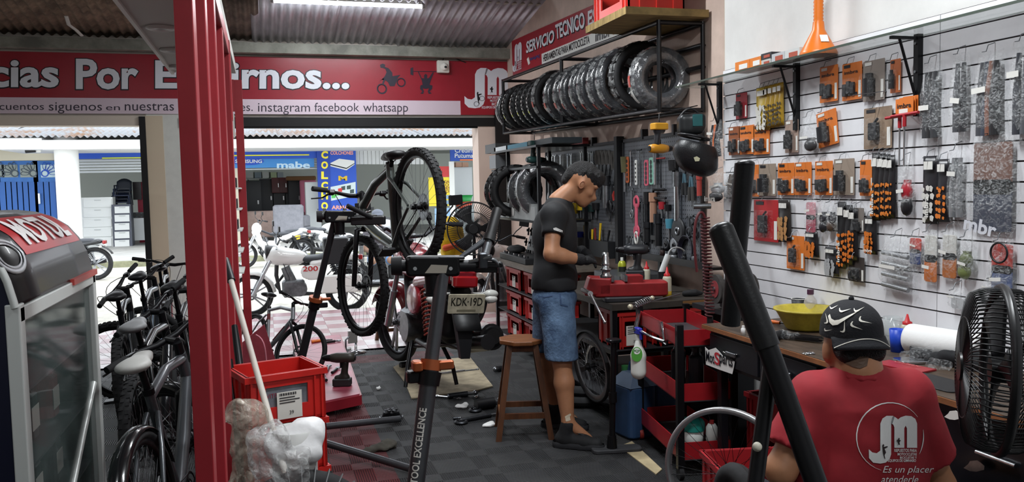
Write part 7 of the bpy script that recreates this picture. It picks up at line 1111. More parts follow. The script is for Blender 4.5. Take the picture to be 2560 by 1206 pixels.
tyre('nearest fat tyre in the wall rack, wrapped in grey film strips', T(2.8, 5.62, rz_(5.5, 0)+.015+.235) @ RZ(-6), .235, .15, WRAP, 'tyres in the wall rack', 0, [(185, 20, '#b5453a'), (215, 26, '#d9d9d5')])
# crate and plank on top of the rack
pk_ = thing('plank', 'thick wooden plank laid over the end of the tyre rack', 'plank'); MB().b2((2.36, 5.22, 2.725), (2.98, 5.95, 2.775)).go('board', mat('#8a7448', .8, noise=.4, scale=5, stretch=(1, 6, 1)), pk_); crate('red crate on the plank above the tyre rack', T(2.62, 5.6, 2.777) @ RZ(-90), .62, .42, .22, mat('#b5281f', .4), img=False, lbl=False)
# wall pegboards
def peg_mat():
    m = bpy.data.materials.new('pegboard'); m.use_nodes = True; nt = m.node_tree; N, L = nt.nodes, nt.links; b = N['Principled BSDF']; b.inputs['Roughness'].default_value = .45; tc = N.new('ShaderNodeTexCoord'); sx_ = N.new('ShaderNodeSeparateXYZ'); L.new(tc.outputs['Object'], sx_.inputs[0])
    def mth(op, a, c):
        n = N.new('ShaderNodeMath'); n.operation = op
        for i, q in enumerate((a, c)):
            if isinstance(q, (int, float)): n.inputs[i].default_value = q
            elif q is not None: L.new(q, n.inputs[i])
        return n.outputs[0]
    fr_ = [mth('ABSOLUTE', mth('SUBTRACT', mth('FRACT', mth('DIVIDE', sx_.outputs[k], .032), None), .5), None) for k in (1, 2)]; d = mth('ADD', mth('MULTIPLY', fr_[0], fr_[0]), mth('MULTIPLY', fr_[1], fr_[1])); h = mth('LESS_THAN', d, .035)
    mx = N.new('ShaderNodeMix'); mx.data_type = 'RGBA'; mx.inputs[6].default_value = (*lin('#5a5d63'), 1); mx.inputs[7].default_value = (*lin('#141416'), 1); L.new(h, mx.inputs[0]); L.new(mx.outputs[2], b.inputs['Base Color']); return m
PM = peg_mat(); XP = 2.965
for i, (x0, x1, lab) in enumerate(((1367, 1549, 'grey perforated tool board behind the mechanic'), (1560, 1756, 'grey perforated tool board behind the drill and bottles'))):
    ya, yb = onX(x0, 500, XP).y, onX(x1, 500, XP).y; t = thing('pegboard', lab, 'tool board'); MB().b2((XP, yb, .98), (XP+.02, ya, 1.96)).go('panel', PM, t); MB().b2((XP-.012, yb, 1.945), (XP+.02, ya, 1.97)).b2((XP-.012, ya-.02, .98), (XP+.02, ya, 1.97)).b2((XP-.012, yb, .98), (XP+.02, yb+.02, 1.97)).go('board_frame', mat('#2a2b2f', .5), t)
    for k in range(2): y = ya+(yb-ya)*(.3+.4*k); MB().b2((XP-.02, y-.015, 1.95), (XP+.03, y+.015, 2.03)).go('hanger', BLKM, t)
MB().b2((XP-.05, onX(1553, 500, XP).y-.03, .9), (XP+.02, onX(1553, 500, XP).y+.03, 2.0)).go('board_post', mat('#17171a', .5), label='black post between the two tool boards', cat='post'); t = thing('spirit_level_box', 'small red box lying on top of the left tool board', 'box'); m4, w_, h_ = wallbox((1429, 347, 1464, 362), XP-.03); MB(m4).b2((0, 0, -.03), (w_, h_, .03)).go('body', mat('#8a2f30', .5), t); MB(m4).b2((w_*.3, h_*.3, .03), (w_*.6, h_*.7, .033)).go('window', STEEL, t)
def ptool(bx, lab, kind, m=None, m2=None, grp='tools on the wall boards', cat='tool', name='hand_tool', tilt=0, XX=XP-.025):
    m4, w_, h_ = wallbox(bx, XX); w_ = max(w_, .012); t = thing(name, lab, cat, grp, mw=m4 @ T(w_/2, h_, 0) @ RZ(tilt) @ T(-w_/2, -h_, 0)); m = m or STEEL; m2 = m2 or BLACK; c = w_/2
    if kind == 'spanner': MB().box((c, h_*.5, 0), (w_*.42, h_*.8, .006)).ring(w_*.5, w_*.18, 14, 6, T(c, h_*.06, 0), sz=.5).go('shank', m, t); MB().box((c-w_*.35, h_*.93, 0), (w_*.3, h_*.12, .007), RZ(12)).box((c+w_*.35, h_*.93, 0), (w_*.3, h_*.12, .007), RZ(-12)).box((c, h_*.875, 0), (w_*.95, h_*.05, .007)).go('open_jaw', m, t)
    elif kind == 'plier':
        for s in (-1, 1): MB().tube([(c+s*w_*.12, h_*.95, 0), (c+s*w_*.4, h_*.75, 0), (c+s*w_*.28, h_*.42, 0)], [w_*.16, w_*.18, w_*.14], 7).go('handle', m2, t)
        MB().box((c, h_*.38, 0), (w_*.6, h_*.16, .01)).add([(c-w_*.3, h_*.3, .005), (c+w_*.3, h_*.3, .005), (c, 0, .005), (c-w_*.3, h_*.3, -.005), (c+w_*.3, h_*.3, -.005), (c, 0, -.005)], [(0, 1, 2), (5, 4, 3), (0, 3, 4, 1), (1, 4, 5, 2), (2, 5, 3, 0)]).go('jaw', m, t)
    elif kind == 'driver': MB().cyl((c, h_, 0), (c, h_*.55, 0), w_*.42, w_*.36, 10).go('handle', m2, t); MB().cyl((c, h_*.56, 0), (c, 0, 0), w_*.14, n=8).go('shaft', m, t)
    elif kind == 'tee': MB().cyl((0, h_*.97, 0), (w_, h_*.97, 0), .007, n=8).go('cross_handle', m2, t); MB().cyl((c, h_*.97, 0), (c, 0, 0), .005, n=8).cyl((c, 0, 0), (c, h_*.1, 0), .009, n=8).go('shaft', m, t)
    elif kind == 'bar': MB().rbox((c, h_/2, 0), (w_*.8, h_, .008), w_*.2).go('bar', m, t); [MB().cyl((c, h_*(.15+.17*k), .004), (c, h_*(.15+.17*k), .006), w_*.2, n=10).go('hole', BLACK, t) for k in range(5)]
    elif kind == 'rod': MB().cyl((c, 0, 0), (c, h_, 0), w_*.4, n=10).go('rod', m, t); MB().cyl((c, h_*.7, 0), (c, h_, 0), w_*.5, n=10).go('sleeve', m2, t)
    elif kind == 'ringkey': MB().tube([(c, h_*.14, 0), (c-w_*.06, h_*.5, 0), (c, h_*.84, 0)], [w_*.28, w_*.24, w_*.28], 8, flat=.4).ring(w_*.42, w_*.15, 20, 6, T(c, h_*.88, 0), sz=.6).ring(w_*.42, w_*.15, 20, 6, T(c, h_*.12, 0), sz=.6).go('wrench_body', m, t); MB().ring(w_*.35, w_*.09, 18, 6, T(c, -h_*.05, .004) @ S3(.8, 1.3, 1)).go('hanging_ring', STK, t)
    elif kind == 'cutter':
        for s in (-1, 1): MB().tube([(c+s*w_*.3, 0, 0), (c+s*w_*.22, h_*.45, 0)], w_*.17, 8).go('grip', m2, t); MB().tube([(c+s*w_*.22, h_*.42, 0), (c+s*w_*.08, h_*.8, 0)], w_*.1, 8).go('arm', m, t)
        MB().rbox((c, h_*.88, 0), (w_*.5, h_*.2, .014), .006).go('jaw', DSTEEL, t)
    elif kind == 'disc': MB(T(c, h_/2, 0)).lathe([(0, .0), (w_*.5, 0), (w_*.5, .012), (w_*.35, .02), (w_*.15, .012), (0, .012)], 28).go('disc', m, t); MB(T(c, h_/2, .016)).ring(w_*.12, w_*.05, 16, 6).go('bore', m2, t)
    elif kind == 'clamp': MB().tube([(w_*.1, h_*.1, 0), (w_*.1, h_*.92, 0), (w_*.9, h_*.92, 0)], .01, 6).go('frame', m, t); MB().rbox((w_*.5, h_*.3, 0), (w_, h_*.16, .02), .006).rbox((w_*.6, h_*.9, 0), (w_*.8, h_*.12, .02), .006).go('jaw', m2, t); MB().cyl((w_*.9, 0, 0), (w_*.9, h_*.4, 0), .005, n=8).go('screw', STEEL, t)
    elif kind == 'chain': MB().tube([(c+w_*.3*math.sin(i*.9), h_*(1-i/16), .004*(i % 2)) for i in range(17)], w_*.18, 6).go('chain', m, t); MB().ring(w_*.3, w_*.1, 14, 6, T(c, h_, 0)).go('ring', m, t)
    return t
SP = 'spanners on the left tool board'
for i, (x, y0, y1) in enumerate(((1369, 390, 428), (1374, 388, 442), (1380, 386, 440), (1387, 386, 424), (1401, 386, 424), (1419, 384, 440), (1428, 384, 428))): ptool((x-3, y0, x+3, y1), ORD[i]+' spanner from the left in the upper spanner row', 'spanner', CHROME, grp=SP, cat='spanner', name='spanner')
for i, x in enumerate((1452, 1458, 1465, 1472, 1477, 1481)): ptool((x-3, 378, x+3, 417), ORD[i]+' short spanner in the group above the mechanic', 'spanner', CHROME, grp=SP, cat='spanner', name='spanner')
for i, x in enumerate((1494, 1503, 1512, 1522, 1534)): ptool((x-5, 374, x+5, 440 if i != 4 else 462), ORD[i]+' grey-gripped pliers in the row right of the short spanners', 'plier', STEEL, mat('#4a4744', .7), grp='grey pliers on the left tool board', cat='pliers', name='pliers', tilt=180*0)
for i, (x, y0, y1, k, m, m2, lab) in enumerate(((1375, 450, 500, 'spanner', STEEL, None, 'lower spanner at the left end of the board'), (1390, 448, 490, 'spanner', STEEL, None, 'lower spanner second from the left end'), (1405, 440, 470, 'ringkey', STEEL, None, 'small ring spanner above the shoulder'), (1500, 440, 500, 'plier', STEEL, mat('#2a2b2f'), 'dark pliers in the middle of the left board'), (1516, 440, 520, 'rod', STEEL, None, 'long steel punch on the left board'), (1530, 455, 520, 'spanner', DSTEEL, None, 'adjustable spanner with ring on the left board'), (1538, 478, 520, 'plier', CHROME, mat('#a5302c'), 'red-handled pliers near the black post'), (1524, 500, 555, 'plier', STEEL, BLACK, 'long-nose pliers beside the red pair'), (1437, 508, 552, 'plier', STEEL, YELLOW, 'yellow-handled pliers right of the black shirt'), (1452, 510, 545, 'driver', STEEL, YELLOW, 'yellow screwdriver beside the yellow pliers'), (1466, 512, 550, 'driver', STEEL, mat('#1f3a38'), 'dark green screwdriver in the lower left board'), (1478, 515, 548, 'driver', STEEL, mat('#1f3a38'), 'second dark green screwdriver in the lower left board'), (1490, 508, 545, 'driver', STEEL, BLACK, 'black screwdriver in the lower left board'), (1450, 580, 610, 'driver', STEEL, mat('#2338a8'), 'blue-handled key tool near the gloved hands'), (1464, 582, 625, 'spanner', CHROME, None, 'chrome tool hanging beside the blue one'))): ptool((x-5, y0, x+5, y1), lab, k, m, m2)
RB_ = 'right'
PINK2 = mat('#d0586e', .5); MINT = mat('#7fb5a0', .5)
for (bx, lab, k, m, m2) in (((1557, 392, 568, 480), 'olive long-handled tool at the left of the right board', 'driver', STEEL, mat('#5a5636')), ((1564, 392, 573, 458), 'orange strip tool beside the olive handle', 'bar', mat('#b5582a', .5), None), ((1573, 375, 581, 466), 'long chrome T-bar on the right board', 'tee', CHROME, CHROME), ((1587, 400, 593, 463), 'white strip with holes on the right board', 'bar', LW, None), ((1594, 372, 604, 470), 'tall steel T-handle wrench on the right board', 'tee', STEEL, DSTEEL), ((1610, 400, 622, 465), 'pink drilled strip on the right board', 'bar', PINK2, None), ((1622, 394, 635, 462), 'mint green drilled strip on the right board', 'bar', MINT, None), ((1636, 382, 642, 462), 'slanted chrome rod beside the mint strip', 'rod', CHROME, STEEL), ((1642, 394, 662, 470), 'red crossbar T-wrench on the right board', 'tee', DSTEEL, mat('#8f2a2a')), ((1575, 470, 583, 540), 'long steel spanner left of the pink ring wrench', 'spanner', STEEL, None), ((1585, 494, 598, 590), 'pink double ring wrench on the right board', 'ringkey', PINK2, None), ((1600, 495, 612, 600), 'large dark spanner beside the pink wrench', 'spanner', DSTEEL, None), ((1613, 480, 620, 580), 'thin dark pry bar on the right board', 'rod', DSTEEL, BLACK), ((1628, 482, 638, 556), 'copper coloured pipe on the right board', 'rod', mat('#b58a72', .4, .3), mat('#b58a72', .4, .3)), ((1630, 472, 665, 505), 'black bar clamp on the right board', 'clamp', BLACK, BLACK), ((1650, 505, 660, 546), 'red screwdriver on the right board', 'driver', STEEL, mat('#a3202c')), ((1664, 512, 674, 548), 'black screwdriver next to the red one', 'driver', STEEL, BLACK), ((1612, 555, 624, 605), 'black knurled puller on the right board', 'rod', BLACK, DSTEEL), ((1628, 540, 640, 618), 'dark bearing puller hanging low on the right board', 'clamp', DSTEEL, BLACK), ((1640, 535, 650, 615), 'long black socket bar low on the right board', 'rod', BLACK, DSTEEL), ((1676, 400, 692, 460), 'black rubber-handled hammer under the helmet', 'driver', DSTEEL, RUBBER), ((1688, 430, 700, 552), 'silver bicycle pump hanging under the helmet', 'rod', CHROME, STEEL), ((1704, 420, 718, 488), 'blue-grey cutter left of two under the helmet', 'cutter', mat('#4a6a78'), mat('#222224')), ((1720, 425, 736, 502), 'blue-grey cutter right of two under the helmet', 'cutter', mat('#4a6a78'), mat('#3a3836')), ((1744, 432, 752, 490), 'red pole at the right end of the tool board', 'rod', mat('#a03a34'), mat('#a03a34')), ((1682, 562, 714, 594), 'black grinding disc hanging low on the right board', 'disc', mat('#26272a', .5), STEEL), ((1668, 548, 680, 600), 'teal glue tool left of the black disc', 'driver', STEEL, mat('#4a8fa5')), ((1716, 540, 728, 585), 'dark spanner above the cable coil', 'spanner', DSTEEL, None), ((1730, 545, 742, 600), 'bundle of hex keys right of the disc', 'chain', DSTEEL, None), ((1566, 590, 576, 625), 'short spanner behind the drill', 'spanner', DSTEEL, None), ((1578, 592, 588, 630), 'second short spanner behind the drill', 'spanner', STEEL, None), ((1596, 612, 615, 632), 'round black socket near the drill', 'disc', BLACK, STEEL), ((1660, 600, 676, 622), 'steel ring socket behind the lamp', 'disc', DSTEEL, BLACK), ((1678, 606, 700, 624), 'second steel ring socket behind the lamp', 'disc', STEEL, BLACK)): ptool(bx, lab, k, m, m2)
m4, w_, h_ = wallbox((1700, 600, 736, 652), XP-.04); b = MB(m4); [b.ring(w_*(.4+.03*k), .004, 26, 5, T(w_*.5, h_*.5, .006*k)) for k in range(4)]; b.go('cable_coil', mat('#1c1a2a', .5), label='dark coiled cable on the right tool board', cat='cable')
# hung from the rack
def hang_drill(px, py, D, lab, body, acc, bat, rz, s): p = onD(px, py, D); drill('cordless_drill', lab, T(p) @ RZ(rz) @ RX(180) @ RZ(0), body, acc, bat, s=s)
hang_drill(1648, 308, 5.2, 'yellow cordless drill hanging upside down under the tyre rack', '#26262a', '#c98a22', '#cf9526', 10, .85); hang_drill(1336, 352, 7.8, 'dark teal drill hanging upside down over the tyre shelf', '#26312f', '#2a4a48', '#1f3836', 10, .95)
p = onD(1648, 306, 5.2); MB().tube([p, p+V((0, 0, .05)), V((2.66, p.y+.05, 2.08))], .004, 6).go('drill_hook', BLKM, label='wire hook over the yellow drill', cat='hook'); p = onD(1336, 350, 7.8); MB().tube([p, p+V((0, 0, .06)), V((2.62, p.y, 2.14))], .004, 6).go('drill_hook', BLKM, label='wire hook over the teal drill', cat='hook')
# welding helmet and bag
wh = thing('welding_helmet', 'black welding helmet hanging beside the tool board', 'helmet'); c = onD(1735, 385, 5.0); R3 = frame((0, 0, 0), HR, HF, UPZ)
hs = blob('shell', [('e', c+UPZ*.02, (.125, .12, .1), R3), ('e', c+HR*.03-UPZ*.05, (.115, .11, .075), R3 @ RY(25)), ('b', c+HR*.02-UPZ*.03, (.1, .1, .08), .06, R3 @ RY(18)), ('-b', c+UPZ*.13-HF*.02, (.3, .3, .06), .01, R3 @ RY(16))], mat('#16171a', .4, bump=.1, bscale=150), wh, .009, .04); MB().tube([c+HR*(.09*math.cos(a*.35))+HF*(.09*math.sin(a*.35))+UPZ*(.1-.02*math.cos(a*.35)) for a in range(18)], .008, 6, closed=True).go('headband', BLACK, wh); decal(hs, [[(1734, 394), (1742, 391), (1750, 396), (1748, 403), (1738, 404)]], mat('#c9c8a8', .5), 'badge', wh, .005, 1)
bg_ = thing('tool_bag', 'teal and black battery charger hanging above the helmet', 'charger'); c = onD(1726, 312, 5.0); blob('body', [('b', c, (.075, .06, .06), .03, R3), ('b', c+HR*.04+UPZ*.015, (.04, .062, .045), .02, R3)], mat('#1d2022', .4), bg_, .008, .02); MB().rbox(c+HR*.03-HF*.062+UPZ*.02, (.06, .012, .07), .01, RZ(-16)).go('teal_panel', mat('#1f5a5c', .4), bg_); MB().tube(bez(c+UPZ*.05-HR*.06, c+UPZ*.14, c+UPZ*.05+HR*.06), .007, 6).go('strap', BLACK, bg_); MB().tube([c+UPZ*.1, V((2.72, YN+.02, 2.1))], .004, 6).go('hanger', BLKM, bg_)
MB().tube([onD(1690, 420, 5.1)+V((0, 0, .1)), onD(1690, 420, 5.1)], .006, 6).go('helmet_strap', BLACK, label='short black strap under the helmet', cat='strap')
# coiled hose
hz = thing('air_hose', 'dark red coiled air hose hanging at the corner', 'hose'); c0, c1 = onD(1762, 545, 4.75), onD(1775, 790, 4.75); d = c1-c0; b = MB(); b.tube([c0+d*(i/260)+HR*.026*math.cos(i*.72)+HF*.026*math.sin(i*.72) for i in range(261)], .0045, 5); b.go('coil', mat('#4d1b1e', .45), hz); MB().tube(bez(c0, c0+V((-.02, 0, .08)), c0+V((-.1, 0, .02)), c0+d*.55+HR*-.06, n=14), .008, 6).go('hose_end', mat('#5a2226', .45), hz); MB().cyl(c1, c1+V((0, 0, -.06)), .018, n=10).go('coupling', mat('#2a2a2c', .4, .5), hz); q = onD(1755, 516, 4.8); MB().cyl(q-HR*.05, q+HR*.05, .016, n=12).go('valve', STEEL, hz)
# ---- vise bench
vb = thing('workbench', 'dark steel workbench carrying the red vise', 'workbench'); ZB = .82; b0, b1 = V((2.12, 4.95, 0)), V((2.94, 6.3, 0)); MB().b2((b0.x, b0.y, ZB-.04), (b1.x, b1.y, ZB)).go('worktop', mat('#3a342e', .6, noise=.4, scale=5), vb); MB().b2((b0.x+.5, b0.y-.004, ZB-.03), (b1.x, b0.y, ZB-.006)).go('wood_edge', mat('#7a5630', .6), vb)
for x in (b0.x+.02, 2.5, b1.x-.03):
    for y in (b0.y+.03, b1.y-.03): MB().b2((x-.018, y-.018, 0), (x+.018, y+.018, ZB-.04)).go('leg', BLKM, vb)
for z in (.5, .16):
    for y in (b0.y+.03, b1.y-.03): MB().b2((b0.x, y-.014, z-.014), (b1.x, y+.014, z+.014)).go('rail', BLKM, vb)
    MB().b2((b0.x+.006, b0.y, z-.014), (b0.x+.034, b1.y, z+.014)).go('rail', BLKM, vb); MB().b2((b0.x, b0.y, z+.014), (b1.x, b1.y, z+.02)).go('lower_shelf', mat('#26272a', .6), vb)
for k, (x, w2, lab) in enumerate(((2.27, .2, 'narrow red crate with paper label under the vise bench'), (2.66, .42, 'wide red crate with picture card under the vise bench'))): cr_ = crate(lab, T(x, b0.y+.2, .521), w2, .34, .24, mat('#a8221f', .45), 'crates under the vise bench', lbl=k == 0, img=k == 1, name='storage_crate'); 
txt('VITPIX', T(-.1, -.165, .11) @ RX(90), .08, .02, mat('#d9c9c4'), cr_, bold=.02)
crate('dark red crate on the floor shelf of the vise bench', T(2.65, b0.y+.2, .181), .4, .34, .24, mat('#7a1a1c', .5), img=False, lbl=False, name='storage_crate')
def bn(px, py, z=ZB): p = onZ(px, py, z); return V((p.x, p.y, z+.0005))
vz = thing('bench_vise', 'red bench vise on the workbench corner', 'vise'); RV = mat('#8f1f22', .45, noise=.2, scale=12); vx = onZ(1560, 757, ZB); M4 = T(vx.x+.03, vx.y+.1, ZB) @ RZ(-14) @ S3(1.3, 1.3, 1.12); MB(M4).rbox((0, 0, .015), (.2, .16, .03), .02).go('base', mat('#26262a', .5), vz); MB(M4).rbox((.04, 0, .07), (.38, .11, .09), .02).go('body', RV, vz, bevel=.006); MB(M4).b2((.02, -.05, .11), (.1, .05, .15)).go('fixed_jaw', RV, vz); MB(M4).add([(-.2, -.055, .04), (-.06, -.055, .04), (-.06, .055, .04), (-.2, .055, .04), (-.17, -.055, .15), (-.06, -.055, .14), (-.06, .055, .14), (-.17, .055, .15)], [(0, 3, 2, 1), (4, 5, 6, 7), (0, 1, 5, 4), (1, 2, 6, 5), (2, 3, 7, 6), (3, 0, 4, 7)]).go('moving_jaw', RV, vz, bevel=.012)
for x in (-.055, .012): MB(M4).b2((x-.007, -.06, .12), (x+.007, .06, .155)).go('jaw_plate', STEEL, vz)
MB(M4).cyl((-.06, 0, .08), (.02, 0, .08), .02, n=14).go('slide', STEEL, vz); hx_ = onD(1476, 735, 4.95); MB().cyl(hx_, onD(1512, 806, 4.85), .007, n=10).sph(onD(1512, 806, 4.85), .011).cyl(M4 @ V((-.2, 0, .07)), hx_, .016, n=12).go('screw_bar', CHROME, vz)
hub = thing('wheel_hub', 'silver machined hub held over the vise', 'hub'); c = onD(1514, 664, 5.15); MB(T(c)).lathe([(0, -.075), (.036, -.075), (.036, -.06), (.026, -.05), (.026, -.03), (.034, -.028), (.034, -.02), (.022, -.015), (.022, .05), (.019, .055), (.019, .08), (0, .08)], 24).go('shell', mat('#b9bbbd', .25, 1., noise=.2, scale=40), hub); MB(T(c)).lathe([(.0225, .0), (.025, .004), (.025, .012), (.0225, .016)], 24).go('collar', CHROME, hub)
p = bn(1588, 742); p.z = ZB+.13; drill('impact_driver', 'black impact driver standing on the vise', T(p) @ RZ(160), '#1d1e21', '#202226', '#25272b', s=1.05, cat='impact driver')
t = thing('spray_can', 'lime green lubricant can behind the vise', 'can', mw=T(bn(1560, 712)+V((.03, .1, 0)))); MB().lathe([(0, 0), (.032, 0), (.032, .15), (.022, .17), (.014, .175)], 22).go('can', mat('#a3a82a', .35, .2), t); MB().lathe([(.0325, .05), (.0325, .13)], 16, a0=180, a1=330).go('label', mat('#20221c', .5), t); MB().cyl((0, 0, .172), (0, 0, .2), .012, n=12).go('nozzle', LW, t)
squeeze('squeeze bottle with red tip behind the vise body', bn(1613, 722)+V((.06, .1, 0)), .19, .027); squeeze('squeeze bottle with yellow oil and red tip at the bench front', bn(1668, 745), .21, .029, '#b5952a')
t = thing('work_lamp', 'white tube work lamp with black grip on the bench', 'lamp', mw=T(bn(1652, 735)+V((.03, .05, 0)))); MB().cyl((0, 0, 0), (0, 0, .15), .026, n=14).go('grip', BLACK, t); MB().cyl((0, 0, .14), (.045, -.02, .27), .021, n=14).go('lamp_tube', mat('#d9dcdc', .3), t); MB().tube(bez((.045, -.02, .27), (.06, -.02, .33), (.13, -.03, .33), (.17, -.02, .29)), .006, 6).go('cord', mat('#a9abab', .4), t)
sk_ = thing('shock_spring', 'chrome shock spring with rod sticking out over the bench edge', 'spring'); a, c = onD(1576, 768, 4.75), onD(1640, 742, 4.85); d = c-a; x_, y_ = fix(d); MB().tube([a+d*(.18+.6*i/70)+(x_*math.cos(i*.72)+y_*math.sin(i*.72))*.016 for i in range(71)], .0032, 5).go('coil', CHROME, sk_); MB().sph(a, .017).sph(a+d*.85, .014).go('eyelet', mat('#b9b09a', .4, .4), sk_); MB().cyl(a, onD(1700, 735, 4.95), .004, n=8).go('rod', STEEL, sk_)
p = bn(1712, 742); blob('grip_piece', [C(p+V((0, 0, .02)), p+HR*.07+V((0, 0, .025)), .02, .024), C(p+HR*.07+V((0, 0, .025)), p+HR*.11+V((0, 0, .02)), .02, .014)], RUBBER, None, .007, .01, label='dark rubber grip piece lying at the bench back', cat='grip'); MB().b2((2.5, b1.y-.6, ZB), (2.92, b1.y-.1, ZB+.09)).go('parts_tin', mat('#55575a', .4, .4), label='flat grey parts tin at the back of the bench', cat='tin')
t = thing('bench_ledge', 'narrow black ledge below the right tool board', 'ledge'); MB().b2((2.84, 5.0, 1.0), (2.96, 6.2, 1.02)).b2((2.84, 5.0, 1.0), (2.85, 6.2, 1.05)).go('ledge_board', BLKM, t)
for k in range(2): MB().b2((2.93, 5.2+.7*k, .82), (2.96, 5.24+.7*k, 1.0)).go('support', BLKM, t)
for i, (y, r, h, c) in enumerate(((5.3, .022, .06, '#6a6c70'), (5.45, .018, .05, '#2a2a2d'), (5.62, .025, .045, '#8a8c90'), (5.8, .02, .07, '#3a2a28'))): t = thing('small_jar', ORD[i]+' little container on the ledge below the tool board', 'container', 'containers on the ledge', mw=T(2.9, y, 1.021)); MB().lathe([(0, 0), (r, 0), (r, h*.8), (r*.8, h*.85), (r*.8, h), (0, h)], 16).go('body', mat(c, .4, .3), t); MB().cyl((0, 0, h*.9), (0, 0, h*1.1), r*.85, n=14).go('lid', BLACK, t)
# tool holder cup behind the hub
t = thing('tool_holder', 'dark holder with yellow and grey tool handles on the left board', 'holder'); m4, w_, h_ = wallbox((1455, 600, 1530, 640), XP-.06); MB(m4).b2((0, 0, -.04), (w_, h_, .04)).go('cup', mat('#1d1e21', .5), t)
for i in range(7): MB(m4).cyl((w_*(.12+.12*i), h_*.8, 0), (w_*(.1+.13*i), h_*(1.8+.25*math.sin(i*2)), .02*math.sin(i*3)), .009, .012, 8).go('tool_handle', [YELLOW, STEEL, YELLOW, mat('#7a2a2a'), YELLOW, STEEL, BLACK][i], t)
# wheels leaning under the bench
for i, (px, py, D_, lab) in enumerate(((1478, 872, 5.35, 'bicycle wheel with silver rim leaning below the bench'), (1500, 880, 5.9, 'second bicycle wheel behind the silver one'))):
    t = thing('spare_bicycle_wheel', lab, 'wheel', 'loose wheels under the bench'); c = onD(px, py, D_); Rw = .235; c.z = Rw+.12*0+.2 if i == 0 else .27; wheel(t, T(c) @ RZ(96) @ RX(-6), Rw, .014, mat('#c3c5c8', .3, .7), disc=False, nsp=28, rimh=.03)
for i, z in enumerate((.045, .125)): MB(T(2.22, 5.75, z) @ RX(4*i)).ring(.24-.02*i, .04, 40, 10).go('flat_tyre', RUBBER, label=['lower', 'upper'][i]+' black tyre lying flat on the floor behind the stool', cat='tyre', group='tyres on the floor')
# ---- shelf unit with tool case, tyres and crates
su = thing('shelf_unit', 'black steel shelf unit with red crates left of the mechanic', 'shelf'); xa, xb, yc_, yd = 2.3, 2.9, 6.95, 8.4
for x in (xa, xb):
    for y in (yc_, yd): MB().b2((x-.016, y-.016, 0), (x+.016, y+.016, .82)).go('post', BLKM, su)
for z in (.1, .34, .58): MB().b2((xa, yc_, z-.01), (xb, yd, z)).go('shelf_board', mat('#2a2b2e', .5), su)
MB().b2((xa-.06, yc_-.05, .82), (xb+.05, yd+.05, .85)).go('top_board', mat('#6b6259', .6, noise=.3), su)
for k in range(3):
    for j in range(2): crate(f"red crate on the {['lowest', 'middle', 'upper'][k]} tier of the shelf unit, {['near', 'far'][j]} one", T(xa+.22, yc_+.35+.62*j, .101+.24*k) @ RZ(-90), .5, .36, .2, mat('#b5221f', .45), 'crates in the shelf unit', lbl=True, img=False, name='storage_crate')
def px(xx, yy, X): return onX(xx, yy, X)
ts = thing('tyre_shelf', 'tall black shelf frame standing on the shelf unit', 'shelf'); za = .851
for y in (7.25, 8.25):
    for x in (2.4, 2.85): MB().b2((x-.015, y-.015, 1.25 if x < 2.6 else za), (x+.015, y+.015, 1.96)).go('post', BLKM, ts)
for z in (1.27, 1.96): MB().b2((2.36, 7.2, z-.02), (2.88, 8.75, z)).go('shelf_board', BLKM, ts)
MB().b2((2.36, 7.2, 1.75), (2.38, 8.75, 1.77)).go('upper_rail', BLKM, ts)
for i, (y, R_, w_, mm) in enumerate(((7.55, .28, .16, WRAP), (7.85, .27, .13, WRAP2), (8.15, .27, .11, TW), (8.35, .27, .11, TW))): tyre(['front big tyre wrapped in silver film on the tyre shelf', 'second wrapped tyre on the tyre shelf', 'third tyre with red label on the tyre shelf', 'rearmost tyre on the tyre shelf'][i], T(2.55 if i < 2 else 2.45, y, 1.272+R_) @ RZ(-14), R_, w_, mm, 'tyres on the tyre shelf', 24 if i > 1 else 0, [(190, 18, '#b5323a'), (170, 10, '#d6d6d2')] if i > 1 else (), i < 2)
t = thing('lamp_box', 'grey printed box with red rag in front of the wrapped tyre', 'box'); MB().b2((2.37, 7.3, 1.271), (2.42, 7.42, 1.4)).go('flap', mat('#9a9c9c', .5), t); a, c = onX(1250, 530, 2.39), onX(1330, 495, 2.39); MB().b2((2.385, min(a.y, c.y), 1.271), (2.45, max(a.y, c.y), 1.271+.15)).go('carton', mat('#a3a6a5', .5, noise=.15), t); q = onX(1298, 492, 2.43); MB().sph((2.383, (a.y+c.y)/2+.05, 1.34), (.005, .05, .05)).go('window', LW, t); blob('rag', [('e', (2.43, q.y, 1.44), (.05, .09, .03)), ('e', (2.43, q.y-.06, 1.43), (.04, .05, .025))], mat('#a01f2c', .8), None, .01, .02, (.005, 60, 1), label='red rag on the grey printed box', cat='rag')
for (x0, y0, x1, y1, c, lab) in ((1265, 343, 1322, 363, '#1f6a80', 'teal tool carton on top of the tyre shelf'), (1235, 347, 1268, 363, '#c4c8ca', 'white end carton on top of the tyre shelf'), (1318, 342, 1380, 362, '#20272b', 'dark lettered carton on top of the tyre shelf'), (1213, 342, 1238, 372, '#3a3a3a', 'dark jar box at the end of the tyre shelf')): a, c_ = onX(x0, y1, 2.42), onX(x1, y0, 2.42); MB().b2((2.42, min(a.y, c_.y), 1.961), (2.7, max(a.y, c_.y), 1.961+max(.05, abs(c_.z-a.z)*.9))).go('tool_carton', mat(c, .5), label=lab, cat='box')
MB().b2((2.34, 8.5, 1.78), (2.5, 8.75, 1.92)).go('grey_bin', mat('#77797c', .5), label='grey bin hanging under the top of the tyre shelf', cat='bin')
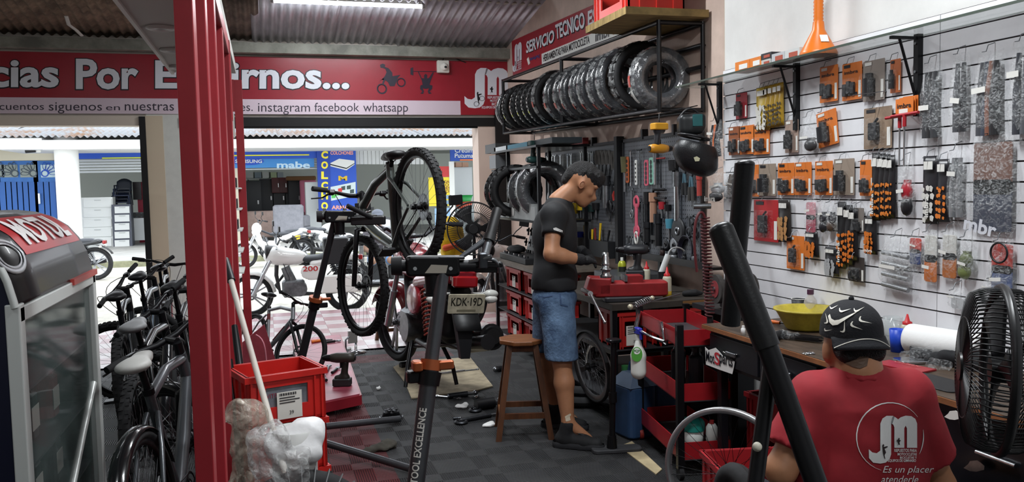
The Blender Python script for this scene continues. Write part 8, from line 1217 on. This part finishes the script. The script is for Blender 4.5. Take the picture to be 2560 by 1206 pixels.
tc_ = thing('socket_case', 'open black socket set case on the shelf unit', 'tool case'); BC = mat('#1b1c1f', .45); y0, y1 = onX(1238, 600, 2.45).y, onX(1345, 600, 2.45).y; ya, yb = y1, min(y0, 8.35); MB().b2((2.32, ya, .851), (2.62, yb, .91)).go('case_base', BC, tc_, bevel=.006); lid = MB().box((2.66, (ya+yb)/2, 1.04), (.04, yb-ya, .36), RY(14)).go('case_lid', BC, tc_, bevel=.006)
for j in range(3):
    n = (9, 7, 12)[j]
    for i in range(n): y = ya+.06+(yb-ya-.12)*i/(n-1); MB().cyl((2.63-.028*j, y, 1.13-.12*j), (2.60-.028*j, y, 1.13-.12*j+.004), .014-.002*(j % 2), n=10).cyl((2.615-.028*j, y, 1.08-.11*j), (2.625-.028*j, y, 1.16-.11*j), .009, n=8).go('socket', CHROME if (i+j) % 3 == 0 else BLKM, lid)
for i in range(10): y = ya+.05+(yb-ya-.1)*i/9; MB().cyl((2.36, y, .912), (2.36, y, .93), .012, n=10).go('socket', CHROME if i % 2 else DSTEEL, tc_)
c = onX(1290, 622, 2.45); blob('black_cap_cloth', [('e', (2.45, c.y, .95), (.09, .14, .04)), ('e', (2.42, c.y-.08, .94), (.06, .08, .03))], mat('#131315', .8), None, .012, .02, (.004, 40), label='black cloth lying in the open socket case', cat='cloth')
MB().b2((2.32, 7.05, .851), (2.42, 7.2, .868)).go('paper_stack', STK, label='small white paper stack on the shelf unit front', cat='paper')
# ---------------------------------------------------------------- put every thing's origin at its base
def world_pts(o, mw, acc):
    m = mw @ o.matrix_basis
    if o.type == 'MESH' and len(o.data.vertices):
        n = len(o.data.vertices); a = np.zeros(n*3, 'f'); o.data.vertices.foreach_get('co', a); a = a.reshape(-1, 3)
        lo, hi = a.min(0), a.max(0)
        for x in (lo[0], hi[0]):
            for y in (lo[1], hi[1]):
                for z in (lo[2], hi[2]): acc.append(m @ V((float(x), float(y), float(z))))
    for c in KIDS.get(o, []): world_pts(c, m, acc)
for o in [o for o in SC.objects if o.parent is None and o.type in ('MESH', 'EMPTY')]:
    if o.matrix_basis != Matrix(): continue
    acc = []; world_pts(o, Matrix(), acc)
    if not acc: continue
    b = V(((min(p.x for p in acc)+max(p.x for p in acc))/2, (min(p.y for p in acc)+max(p.y for p in acc))/2, min(p.z for p in acc)))
    if o.type == 'EMPTY':
        o.location = b
        for c in KIDS.get(o, []): c.matrix_basis = Matrix.Translation(-b) @ c.matrix_basis
    elif o.data.users == 1:
        o.data.transform(Matrix.Translation(-b)); o.location = b
        for c in KIDS.get(o, []): c.matrix_basis = Matrix.Translation(-b) @ c.matrix_basis
